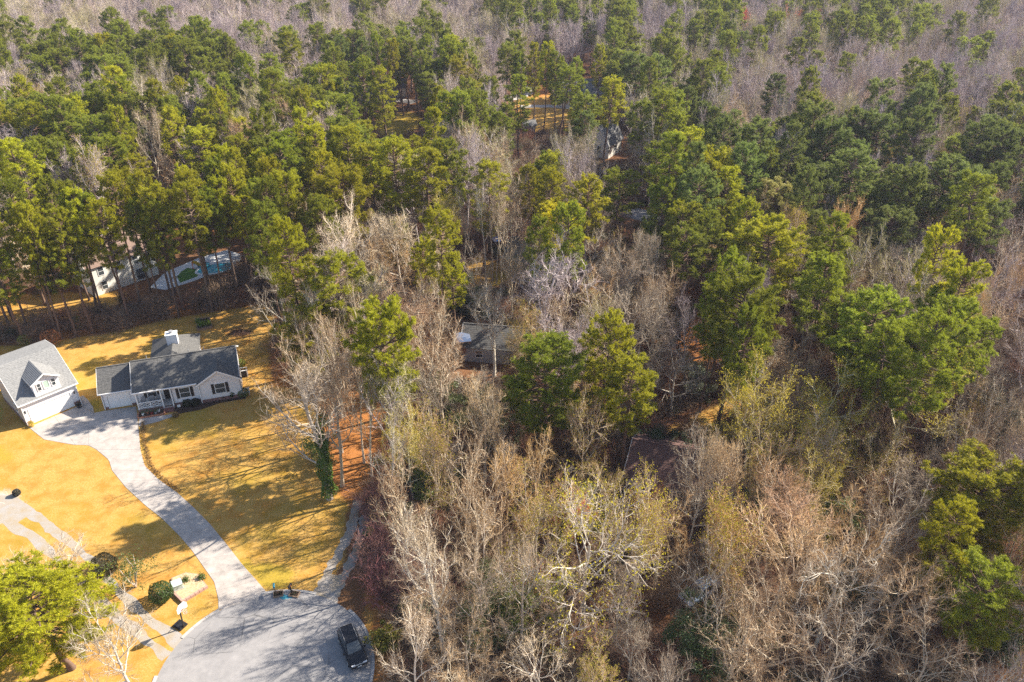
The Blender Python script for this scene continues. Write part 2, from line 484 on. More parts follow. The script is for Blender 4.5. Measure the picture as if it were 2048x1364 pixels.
def ground_material():
    m, nt, out = new_mat('ground_cover')
    at = nd(nt, 'ShaderNodeAttribute', attribute_name='cover')
    sp = nd(nt, 'ShaderNodeSeparateColor'); nt.links.new(at.outputs['Color'], sp.inputs[0])
    n_big = noise(nt, 0.10, 4.0)
    n_mid = noise(nt, 0.55, 6.0)
    n_fine = noise(nt, 5.0, 8.0, 0.75)
    n_vf = noise(nt, 22.0, 4.0, 0.8)
    edge = mth(nt, 'MULTIPLY', mth(nt, 'SUBTRACT', n_mid, 0.5), 0.55)
    edge = mth(nt, 'ADD', edge, mth(nt, 'MULTIPLY', mth(nt, 'SUBTRACT', n_fine, 0.5), 0.45))
    def mask(ch):
        return ramp(nt, mth(nt, 'ADD', ch, edge), [(0.42, 0.0), (0.58, 1.0)])
    # leaf litter of the wood
    litter = ramp(nt, n_fine, [(0.25, (0.045, 0.022, 0.012)), (0.5, (0.15, 0.075, 0.035)), (0.75, (0.30, 0.165, 0.08))])
    litter = mixc(nt, ramp(nt, n_big, [(0.4, 0.0), (0.65, 0.5)]), litter, (0.24, 0.10, 0.04))
    # dormant lawn with greener islands
    lawn = ramp(nt, n_fine, [(0.25, (0.34, 0.175, 0.035)), (0.5, (0.48, 0.28, 0.068)), (0.8, (0.66, 0.47, 0.22))])
    lawn = mixc(nt, ramp(nt, n_mid, [(0.44, 0.0), (0.64, 0.75)]), lawn, (0.40, 0.17, 0.028))
    lawn = mixc(nt, ramp(nt, mth(nt, 'ADD', mth(nt, 'MULTIPLY', n_big, 0.7), mth(nt, 'MULTIPLY', n_mid, 0.3)), [(0.50, 0.0), (0.62, 0.5)]), lawn, (0.25, 0.22, 0.02))
    lawn = mixc(nt, mth(nt, 'MULTIPLY', n_vf, 0.45), lawn, (0.20, 0.11, 0.02))
    straw = ramp(nt, n_fine, [(0.25, (0.16, 0.055, 0.015)), (0.5, (0.33, 0.13, 0.035)), (0.8, (0.50, 0.26, 0.10))])
    green = ramp(nt, n_fine, [(0.25, (0.22, 0.15, 0.022)), (0.6, (0.36, 0.25, 0.035)), (0.8, (0.48, 0.34, 0.09))])
    sand = ramp(nt, n_fine, [(0.3, (0.36, 0.30, 0.24)), (0.7, (0.52, 0.45, 0.38))])
    c = mixc(nt, mask(sp.outputs[0]), litter, lawn)
    c = mixc(nt, mask(sp.outputs[1]), c, straw)
    c = mixc(nt, mask(sp.outputs[2]), c, green)
    c = mixc(nt, mask(at.outputs['Alpha']), c, sand)
    bumph = mth(nt, 'ADD', n_fine, mth(nt, 'MULTIPLY', n_vf, 0.5))
    principled(nt, out, c, 0.95, 0.1, 0.0, bumph, 0.05, 0.5)
    return m
M['ground'] = ground_material()

def build_ground():
    xs = axis(-100, 45, 0.6, 4500); ys = axis(30, 135, 0.6, 4500)
    X, Y = np.meshgrid(xs, ys)
    nx, ny = len(xs), len(ys)
    V = np.stack([X, Y, np.zeros_like(X)], -1).reshape(-1, 3)
    i = np.arange(nx - 1)[None, :] + (np.arange(ny - 1) * nx)[:, None]
    Q = np.stack([i, i + 1, i + 1 + nx, i + nx], -1).reshape(-1, 4)
    g = Geo(); g.add(V, Q)
    me = g.mesh('ground', M['ground'])
    def m(polys, soft):
        f = np.full(X.shape, -1e9)
        for p in polys:
            f = np.maximum(f, poly_sd(X, Y, p))
        return np.clip(0.5 + f / soft, 0, 1)
    col = np.stack([m(LAWN, 4.0), m(STRAW, 6.0), m(GREEN, 5.0), m(SAND, 5.0)], -1).reshape(-1, 4)
    a = me.color_attributes.new('cover', 'FLOAT_COLOR', 'POINT')
    a.data.foreach_set('color', col.astype(np.float32).ravel())
    o = link('ground', me); o['kind'] = 'structure'
    o['label'] = 'golden winter lawn and brown leaf litter'
build_ground()
# ------------------------------------------------------------------ paving
M['joint'] = mottled('sandy_joint', (0.26, 0.23, 0.21), (0.36, 0.33, 0.30), 3.0, 0.95, 0.1)
Z1, Z2, Z3 = 0.004, 0.008, 0.012
CUL_C = (-22.6, 45.96); CUL_R = 9.72

def resample(pts, n):
    P = np.array(pts, float)
    s = np.concatenate([[0], np.cumsum(np.linalg.norm(np.diff(P, axis=0), axis=1))])
    t = np.linspace(0, s[-1], n)
    return np.stack([np.interp(t, s, P[:, 0]), np.interp(t, s, P[:, 1])], 1)

def build_cul_de_sac():
    g = Geo()
    a = np.linspace(0, 2 * math.pi, 97)[:-1]
    rng = np.random.default_rng(3)
    pts = [(CUL_C[0] + CUL_R * math.cos(t), CUL_C[1] + CUL_R * math.sin(t), Z2) for t in a]
    g.poly(pts)
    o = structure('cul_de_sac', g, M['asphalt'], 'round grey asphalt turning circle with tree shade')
    g = Geo()
    g.poly([(-27.4, 38.6, Z1), (-29.5, 5, Z1), (-20.5, 5, Z1), (-18.4, 38.2, Z1)])
    structure('street', g, M['asphalt'])
    # kerb: short cast lengths round the circle, open where drives join
    def ang(p): return math.atan2(p[1] - CUL_C[1], p[0] - CUL_C[0])
    gaps = [(ang((-24.65,55.33)), ang((-29.06,53.27))), (ang((-16.61,53.70)), ang((-19.62,55.27))), (ang((-31.42,49.87)), ang((-32.43,46.60))), (-2.06, -1.06)]
    gaps = [(lo, hi if hi > lo else hi + 2 * math.pi) for lo, hi in gaps]
    k = link('kerb', None); k['kind'] = 'structure'
    n = 44
    for i in range(n):
        t0, t1 = 2 * math.pi * i / n + 0.0012, 2 * math.pi * (i + 1) / n - 0.0012
        tm = (t0 + t1) / 2
        if any(lo <= tm + w <= hi for lo, hi in gaps for w in (-2 * math.pi, 0, 2 * math.pi)):
            continue
        ri, ro = CUL_R - 0.02, CUL_R + 0.26
        ts = np.linspace(t0, t1, 5)
        out = [(CUL_C[0] + ro * math.cos(t), CUL_C[1] + ro * math.sin(t)) for t in ts] + [(CUL_C[0] + ri * math.cos(t), CUL_C[1] + ri * math.sin(t)) for t in ts[::-1]]
        g = Geo(); g.prism(out, -0.05, 0.07)
        part('kerb_stone', g, M['kerb'], k)
build_cul_de_sac()

def build_driveway():
    L = [(-52.17,78.21), (-49.83,76.28), (-48.61,74.32), (-45.66,71.27), (-42.06,68.14), (-39.56,66.21), (-36.45,63.35), (-34.43,61.30), (-32.35,58.90), (-30.61,56.89), (-29.51,54.70), (-29.08,53.34)]
    R = [(-46.70,78.21), (-45.03,75.24), (-42.44,72.77), (-39.31,70.41), (-36.78,68.14), (-33.94,65.42), (-31.09,62.31), (-28.33,59.18), (-26.29,57.09), (-24.65,55.33)]
    n = 13
    A, B = resample(L, n * 4 + 1), resample(R, n * 4 + 1)
    root = link('driveway', None); root['kind'] = 'structure'
    root['label'] = 'curving concrete driveway from the turning circle to the garages'
    g = Geo(); g.poly([(*p, 0.02) for p in [(-63.10,82.81), (-61.00,85.19), (-58.68,87.67), (-56.02,85.97), (-54.70,86.48), (-50.98,87.44), (-49.24,83.78), (-46.70,78.21)]] + [(*p, 0.02) for p in B[1:]] + [(*p, 0.02) for p in A[::-1]] + [(*p, 0.02) for p in [(-53.64,79.11), (-56.32,79.41), (-59.89,80.32)]])
    part('slab_bed', g, M['joint'], root)
    for i in range(n):
        a, b = A[i * 4:i * 4 + 5].copy(), B[i * 4:i * 4 + 5].copy()
        d = (a[1] - a[0]); d /= np.linalg.norm(d)
        a[0] += d * 0.012; b[0] += d * 0.012; a[-1] -= d * 0.012; b[-1] -= d * 0.012
        g = Geo(); g.prism([tuple(p) for p in a] + [tuple(p) for p in b[::-1]], -0.1, 0.03)
        part('concrete_slab', g, M['concrete'], root)
    # forecourt between the two garages
    for poly in ([(-63.10,82.81), (-61.00,85.19), (-55.40,79.21), (-56.32,79.41), (-59.89,80.32)],
                 [(-60.95,85.24), (-58.68,87.67), (-56.02,85.97), (-55.81,83.88), (-53.73,79.16), (-55.34,79.21)],
                 [(-55.95,85.97), (-54.70,86.48), (-52.94,86.93), (-50.60,82.92), (-53.65,79.26), (-55.74,83.88)],
                 [(-52.88,86.95), (-50.98,87.44), (-49.24,83.78), (-48.50,82.07), (-50.55,82.96)],
                 [(-53.60,79.16), (-50.51,82.85), (-48.47,82.01), (-46.73,78.28), (-52.20,78.28)]):
        g = Geo(); g.prism(poly, -0.1, 0.03)
        part('concrete_slab', g, M['concrete'], root)
    g = Geo(); g.prism([(-59.55,88.36), (-58.61,87.67), (-56.07,86.08), (-56.76,87.33), (-58.17,88.95), (-59.35,90.01), (-59.60,89.65)], -0.1, 0.035)
    part('concrete_slab', g, M['concrete'], root)
    g = Geo(); g.prism([(-49.22,83.88), (-49.39,84.64), (-45.40,85.69), (-44.99,85.30), (-46.60,84.10), (-48.81,83.02)], -0.1, 0.035)
    o = structure('front_walk', g, M['concrete'])
build_driveway()

def ragged_strip(g, pts, w, z, rng, n=60):
    C = resample(pts, n)
    D = np.gradient(C, axis=0); D /= np.linalg.norm(D, axis=1)[:, None]
    N = np.stack([-D[:, 1], D[:, 0]], 1)
    j = lambda: np.convolve(rng.normal(0, 0.22, n), np.ones(3) / 3, 'same')[:, None]
    A, B = C + N * (w / 2 + j()), C - N * (w / 2 + j())
    V = np.concatenate([np.c_[A, np.full(n, z)], np.c_[B, np.full(n, z)]])
    g.add(V, [[i, i + n, i + n + 1, i + 1] for i in range(n - 1)])

rng = np.random.default_rng(8)
g = Geo()
ragged_strip(g, [(-63.61,70.41), (-58.23,69.14), (-53.59,66.29), (-49.01,63.20), (-43.96,59.25), (-39.01,54.95), (-35.42,52.19), (-31.37,49.30)], 1.0, Z1, rng)
ragged_strip(g, [(-60.99,65.89), (-57.05,65.89), (-53.91,64.19), (-49.64,61.15), (-45.21,57.42), (-41.64,54.64), (-38.36,52.19), (-32.15,48.09)], 1.0, Z1, rng)
ragged_strip(g, [(-62.63,68.72), (-58.49,67.49), (-55.28,65.73)], 2.0, Z1 - 0.002, rng)
structure('gravel_track', g, M['gravel'], 'twin wheel ruts of pale gravel crossing the lawn')
g = Geo()
ragged_strip(g, [(-17.86,69.14), (-17.78,65.89), (-18.18,62.46), (-18.92,59.25), (-19.34,56.89), (-19.39,54.64)], 1.0, Z1, rng)
ragged_strip(g, [(-16.55,66.68), (-16.56,63.20), (-16.96,60.09), (-17.56,57.55), (-18.07,55.59), (-18.47,54.32)], 1.05, Z1, rng)
ragged_strip(g, [(-18.29,57.89), (-18.79,55.91), (-18.98,54.32)], 2.6, Z1 - 0.002, rng, 24)
structure('woodland_track', g, M['gravel'], 'rutted gravel track leading from the turning circle into the trees')
g = Geo()
ragged_strip(g, [(-23.40,55.01), (-22.16,54.89)], 0.55, Z3, rng, 10)
structure('paint_patch', g, M['teal'], 'spilled turquoise paint patch on the asphalt edge')
# far drives and streets glimpsed through the pines
g = Geo()
ragged_strip(g, [(-2.13,244.55), (4.03,250.41), (6.60,261.60)], 4.0, Z1, rng, 20)
ragged_strip(g, [(2.37,237.28), (11.27,237.83), (22.86,234.58)], 3.0, Z1 + 0.002, rng, 30)
structure('far_driveway', g, M['kerb'])
g = Geo()
ragged_strip(g, [(16.87,162.80), (27.49,153.89), (36.93,144.29)], 5.5, Z1, rng, 30)
structure('woodland_lane', g, M['asphalt'])
g = Geo()
ragged_strip(g, [(-43.63,242.84), (-34.02,244.55), (-29.17,241.71)], 4.0, Z1, rng, 20)
structure('house_forecourt', g, M['kerb'])
g = Geo()
ragged_strip(g, [(-23.15,153.89), (-16.77,151.79), (-8.42,147.97)], 4.0, Z1, rng, 20)
structure('narrow_lane', g, M['asphalt'])

# ------------------------------------------------------------------ buildings
def roof_plane(parent, a, b, c, d, mat, thick=0.10, step=0.24, name='roof'):
    """a-b eave, d-c ridge (a->d and b->c run up the slope)"""
    a, b, c, d = [np.array(p, float) for p in (a, b, c, d)]
    n = np.cross(b - a, d - a); n /= np.linalg.norm(n)
    if n[2] < 0: n = -n
    g = Geo(); g.extrude([a, b, c, d], -n * thick)
    r = part(name, g, mat, parent)
    k = max(2, int(np.linalg.norm(d - a) / step))
    g = Geo()
    for i in range(k):
        t0, t1 = i / k, (i + 1) / k
        p, q = a + (d - a) * t0, b + (c - b) * t0
        s, u = a + (d - a) * t1, b + (c - b) * t1
        lo, hi = n * 0.024, n * 0.006
        g.quad(p + lo, q + lo, u + hi, s + hi)
        g.quad(p + n * 0.004, q + n * 0.004, q + lo, p + lo)
    part('shingle_courses', g, mat, r, kind='stuff')
    return r

def wall_slab(parent, a, b, z0, z1, mat, t=0.14, name='wall'):
    """upright wall from a to b (plan), outer face on the right of a->b"""
    a, b = np.array(a, float), np.array(b, float)
    d = (b - a) / np.linalg.norm(b - a); n = np.array((-d[1], d[0]))
    g = Geo()
    g.prism([tuple(a), tuple(b), tuple(b + n * t), tuple(a + n * t)], z0, z1)
    return part(name, g, mat, parent)

def gable_wall(parent, a, b, z0, z1, zp, mat, t=0.14, name='gable_wall', pk=0.5):
    a, b = np.array(a, float), np.array(b, float)
    d = (b - a) / np.linalg.norm(b - a); n = np.array((-d[1], d[0], 0))
    m = a + (b - a) * pk
    g = Geo()
    g.extrude([(a[0], a[1], z0), (b[0], b[1], z0), (b[0], b[1], z1), (m[0], m[1], zp), (a[0], a[1], z1)], n * t)
    return part(name, g, mat, parent)

def window(parent, a, b, z0, z1, shutters=None, glass='glass', sash=True, bars=1):
    """window on the outer face of the wall line a->b (outside on the right)"""
    a, b = np.array(a, float), np.array(b, float)
    L = np.linalg.norm(b - a); d = (b - a) / L; n = np.array((d[1], -d[0]))
    def slab(u0, u1, w0, w1, o0, o1):
        g = Geo()
        p = [a + d * u0 + n * o0, a + d * u1 + n * o0, a + d * u1 + n * o1, a + d * u0 + n * o1]
        g.prism([tuple(q) for q in p], w0, w1)
        return g
    w = part('window', slab(0, L, z0, z1, 0.003, 0.028), M[glass], parent)
    f = Geo(); e = 0.075
    for u0, u1, w0, w1 in ((-e, 0, z0 - e, z1 + e), (L, L + e, z0 - e, z1 + e), (0, L, z1, z1 + e), (0, L, z0 - e, z0)):
        s = slab(u0, u1, w0, w1, 0.003, 0.06)
        f.v += s.v; f.q += [q + f.n for q in s.q]; f.ng += [[i + f.n for i in p] for p in s.ng]; f.n += s.n
    if sash:
        s = slab(0, L, (z0 + z1) / 2 - 0.03, (z0 + z1) / 2 + 0.03, 0.030, 0.045)
        f.v += s.v; f.q += [q + f.n for q in s.q]; f.ng += [[i + f.n for i in p] for p in s.ng]; f.n += s.n
    part('frame', f, M['trim'], w)
    if shutters:
        for u in (-e - 0.02 - 0.38, L + e + 0.02):
            part('shutter', slab(u, u + 0.38, z0 - 0.05, z1 + 0.05, 0.003, 0.05), M[shutters], parent)
    return w

def rakes(h, pairs, hgt=0.18):
    for a, b in pairs:
        g = Geo(); g.bar(a, b, 0.035, hgt); part('rake_board', g, M['trim'], h)

def main_house():
    o = (-54.82,86.76)
    h = thing('brick_base_bungalow', 'long white bungalow with dark shingle roof and small front gable', 'house', (o[0], o[1], 0), math.radians(17.5))
    W = M['siding_white']; R = M['roof_dark']
    zb = 0.55
    # garage wing
    wall_slab(h, (0, 0), (0.58, 0), 0, 2.75, W); wall_slab(h, (3.30, 0), (4.36, 0), 0, 2.75, W)
    wall_slab(h, (0.58, 0), (3.30, 0), 2.2, 2.75, W)
    gable_wall(h, (0, 6.0), (0, 0), 0, 2.72, 4.70, W, name='gable_wall')
    wall_slab(h, (4.4, 6.0), (0, 6.0), 0, 2.75, W)
    for xa, xb in ((-0.02, 0.49), (3.39, 4.3)):
        boxpart('brick_footing', M['brick'], h, xa, -0.03, 0, xb, -0.003, 0.32)
    d = Geo(); d.box(0.64, 0.04, 0, 3.24, 0.09, 2.2)
    door = part('garage_door', d, M['trim'], h)
    for i in range(4):
        for j in range(4):
            g = Geo(); g.box(0.66 + j * 0.645, 0.024, 0.03 + i * 0.54, 0.66 + j * 0.645 + 0.62, 0.037, 0.03 + i * 0.54 + 0.515)
            part('door_panel', g, M['trim'], door)
    g = Geo(); g.box(0.50, -0.03, 0, 0.62, -0.003, 2.26); g.box(3.26, -0.03, 0, 3.38, -0.003, 2.26); g.box(0.62, -0.03, 2.16, 3.26, -0.003, 2.26)
    g.extrude([(0.62, -0.026, 2.16), (0.62, -0.026, 1.86), (0.92, -0.026, 2.16)], (0, 0.02, 0)); g.extrude([(3.26, -0.026, 2.16), (2.96, -0.026, 2.16), (3.26, -0.026, 1.86)], (0, 0.02, 0))
    part('door_surround', g, M['trim'], h)
    roof_plane(h, (-0.3, -0.35, 2.72), (4.22, -0.35, 2.72), (4.22, 3.0, 4.85), (-0.3, 3.0, 4.85), R)
    roof_plane(h, (4.22, 6.35, 2.72), (-0.3, 6.35, 2.72), (-0.3, 3.0, 4.85), (4.22, 3.0, 4.85), R)
    boxpart('gutter', M['trim'], h, -0.32, -0.47, 2.60, 4.20, -0.36, 2.73)
    g = Geo(); g.box(-0.05, -0.11, 0.05, 0.06, -0.02, 2.6); part('downpipe', g, M['trim'], h)
    # main block: eave line y=-2.4, ridge y=1.7
    x0, x1 = 4.36, 17.55
    ze, zr, ye, yr, yb = 3.35, 5.8, -2.45, 1.7, 5.85
    yf = -2.1
    wall_slab(h, (8.9, yf), (12.42, yf), zb, ze - 0.05, W)
    wall_slab(h, (x0, -0.7), (8.9, -0.7), zb, ze + 0.6, W, name='porch_wall')
    wall_slab(h, (8.9, -0.7), (8.9, yf), zb, ze, W, name='porch_side_wall')
    gable_wall(h, (x1, yf), (x1, 5.5), zb, ze - 0.1, zr - 0.35, W, pk=0.5)
    gable_wall(h, (x0, 5.5), (x0, -0.7), zb, ze - 0.1, zr - 0.30, W, pk=0.60)
    wall_slab(h, (x1, 5.5), (x0, 5.5), zb, ze - 0.05, W)
    g = Geo(); 
    for bb in ((8.92, yf + 0.03, 12.4, yf + 0.15), (12.45, yf - 0.32, x1 + 0.3, yf - 0.2), (x1 - 0.1, yf, x1 - 0.02, 5.4)):
        boxpart('brick_foundation', M['brick'], h, bb[0], bb[1], -0.1, bb[2], bb[3], zb)
    roof_plane(h, (x0 - 0.12, ye, ze), (x1 + 0.3, ye, ze), (x1 + 0.3, yr, zr), (x0 - 0.12, yr, zr), R)
    roof_plane(h, (x1 + 0.3, yb, ze), (x0 - 0.12, yb, ze), (x0 - 0.12, yr, zr), (x1 + 0.3, yr, zr), R)
    boxpart('gutter', M['trim'], h, x0 - 0.14, ye - 0.13, ze - 0.13, 12.3, ye - 0.015, ze + 0.0)
    g = Geo(); g.bar((x0 - 0.13, yr, zr + 0.035), (x1 + 0.31, yr, zr + 0.035), 0.22, 0.05); part('ridge_cap', g, R, h)
    g = Geo(); g.bar((-0.31, 3.0, 4.885), (4.2, 3.0, 4.885), 0.22, 0.05); part('ridge_cap', g, R, h)
    rakes(h, [((xx, yy, ze - 0.06), (xx, yr, zr - 0.06)) for xx in (x0 - 0.14, x1 + 0.32) for yy in (ye, yb)] + [((-0.32, -0.35, 2.66), (-0.32, 3.0, 4.79))])
    # wall between main roof and lower garage roof
    # front gable
    gx0, gx1, gc, gy, gz, gp = 12.42, 17.85, 15.13, yf - 0.35, 3.05, 4.9
    gable_wall(h, (gx0, gy), (gx1, gy), zb, gz, gp - 0.14, W)
    wall_slab(h, (gx0, yf), (gx0, gy), zb, gz, W, name='return_wall'); wall_slab(h, (gx1, gy), (gx1, 0.6), zb, gz + 0.2, W, name='return_wall')
    s = (gp - gz) / (gx1 + 0.25 - gc)
    yv = ye + (gp - ze) / ((zr - ze) / (yr - ye))
    gf = gy - 0.28
    for sx in (-1, 1):
        xe = gc + sx * (gx1 + 0.25 - gc)
        ev = ye + 0.02
        a, b = (xe, gf, gz), (xe, ev, gz + 0.02)
        c, d = (gc, yv, gp), (gc, gf, gp)
        roof_plane(h, a, b, c, d, R, 0.09, name='gable_roof')
        g = Geo(); g.bar((xe, gf - 0.02, gz - 0.06), (gc, gf - 0.02, gp - 0.06), 0.04, 0.2); part('rake_board', g, M['trim'], h)
    g = Geo(); g.bar((gc, gf - 0.02, gp + 0.03), (gc, yv, gp + 0.03), 0.2, 0.05); part('ridge_cap', g, R, h)
    g = Geo(); g.cyl((gc, gy - 0.035, 4.25), (gc, gy - 0.003, 4.25), 0.26, 20); v = part('gable_vent', g, M['trim'], h)
    g = Geo(); g.cyl((gc, gy - 0.05, 4.25), (gc, gy - 0.036, 4.25), 0.20, 20); part('vent_louvre', g, M['siding_white'], v)
    g = Geo(); g.box(gx0 + 0.0, gy - 0.09, 0.1, gx0 + 0.1, gy - 0.01, gz - 0.1); part('downpipe', g, M['trim'], h)
    window(h, (9.95, yf), (11.2, yf), 1.25, 2.75, 'black'); window(h, (14.5, gy), (15.75, gy), 1.25, 2.75, 'black')
    window(h, (5.75, -0.7), (6.85, -0.7), 1.3, 2.7, 'black')
    g = Geo(); g.box(7.75, -0.76, zb, 8.65, -0.703, 2.62)
    fd = part('front_door', g, M['black'], h)
    g = Geo(); g.box(7.68, -0.77, zb, 7.745, -0.703, 2.7); g.box(8.655, -0.77, zb, 8.72, -0.703, 2.7); g.box(7.745, -0.77, 2.625, 8.655, -0.703, 2.7); part('door_frame', g, M['trim'], fd)
    # porch
    g = Geo(); g.box(4.4, -2.28, 0, 7.62, -0.72, zb - 0.02); part('porch_base', g, M['brick'], h)
    g = Geo(); g.box(4.36, -2.32, zb - 0.02, 8.86, -0.72, zb + 0.03); part('porch_floor', g, M['kerb'], h)
    for i in range(3):
        g = Geo(); g.box(7.64, -2.32 - 0.32 * (i + 1), 0, 8.84, -2.32 - 0.32 * i - 0.003, zb - 0.17 * (i + 1)); part('step', g, M['brick'], h)
    for xx, zz in ((4.55, zb + 0.03), (7.62, 0.0), (8.86, 0.0)):
        g = Geo(); g.box(xx - 0.07, -2.42, zz, xx + 0.07, -2.33, ze - 0.12) if zz == 0 else g.box(xx - 0.07, -2.30, zz, xx + 0.07, -2.17, ze - 0.02)
        part('porch_post', g, M['trim'], h)
    rail = Geo(); rail.box(4.63, -2.28, zb + 0.93, 7.54, -2.18, zb + 1.0)
    rl = part('railing', rail, M['trim'], h)
    g = Geo(); g.box(4.63, -2.26, zb + 0.12, 7.54, -2.20, zb + 0.18); part('bottom_rail', g, M['trim'], rl)
    g = Geo(); g.box(6.02, -2.30, zb + 0.03, 6.14, -2.17, zb + 1.02); part('newel', g, M['trim'], rl)
    for xa, xb in ((4.63, 6.02), (6.14, 7.54)):
        z0, z1 = zb + 0.18, zb + 0.93
        w, hh = xb - xa, z1 - z0
        segs = [((0, 0), (1, 1)), ((0, 1), (1, 0)), ((0, .5), (.5, 1)), ((.5, 0), (1, .5)), ((0, .5), (.5, 0)), ((.5, 1), (1, .5))]
        for k, ((u0, v0), (u1, v1)) in enumerate(segs):
            g = Geo(); yy = -2.23 + 0.004 * k
            g.bar((xa + u0 * w, yy, z0 + v0 * hh), (xa + u1 * w, yy, z0 + v1 * hh), 0.03, 0.05); part('lattice_bar', g, M['trim'], rl)
    # chimney and hipped rear wing
    rx0, rx1, ry0, ry1 = 6.3, 12.2, 5.5, 11.2
    wall_slab(h, (rx0, ry1), (rx0, ry0), 0.0, 3.2, W); wall_slab(h, (rx1, ry0), (rx1, ry1), 0.0, 3.2, W); wall_slab(h, (rx1, ry1), (rx0, ry1), 0.0, 3.2, W)
    rc, rz = (rx0 + rx1) / 2, 4.95
    e = 0.35; zq = 3.2
    roof_plane(h, (rx0 - e, ry1 + e, zq), (rx0 - e, 4.6, zq), (rc, 3.4, rz), (rc, ry1 - 2.4, rz), R, name='hip_roof')
    roof_plane(h, (rx1 + e, 4.6, zq), (rx1 + e, ry1 + e, zq), (rc, ry1 - 2.4, rz), (rc, 3.4, rz), R, name='hip_roof')
    g = Geo(); g.extrude([(rx1 + e, ry1 + e, zq), (rx0 - e, ry1 + e, zq), (rc, ry1 - 2.4, rz)], (0, -0.03, -0.10)); part('hip_end', g, R, h)
    g = Geo(); g.box(8.55, 6.6, 3.0, 10.0, 7.7, 6.15); c = part('chimney', g, W, h)
    g = Geo(); g.box(8.47, 6.52, 6.15, 10.08, 7.78, 6.27); part('cap', g, M['trim'], c)
    g = Geo(); g.cyl((9.28, 7.15, 6.27), (9.28, 7.15, 6.55), 0.2, 12); g.cyl((9.28, 7.15, 6.56), (9.28, 7.15, 6.62), 0.32, 12); part('flue', g, M['grey_metal'], c)
    for xx in (6.2, 11.6, 13.6):
        g = Geo(); g.cyl((xx, yr + 0.9, zr - 0.6), (xx, yr + 0.9, zr + 0.05), 0.05, 8); part('vent_pipe', g, M['grey_metal'], h)
    return h
house = main_house()

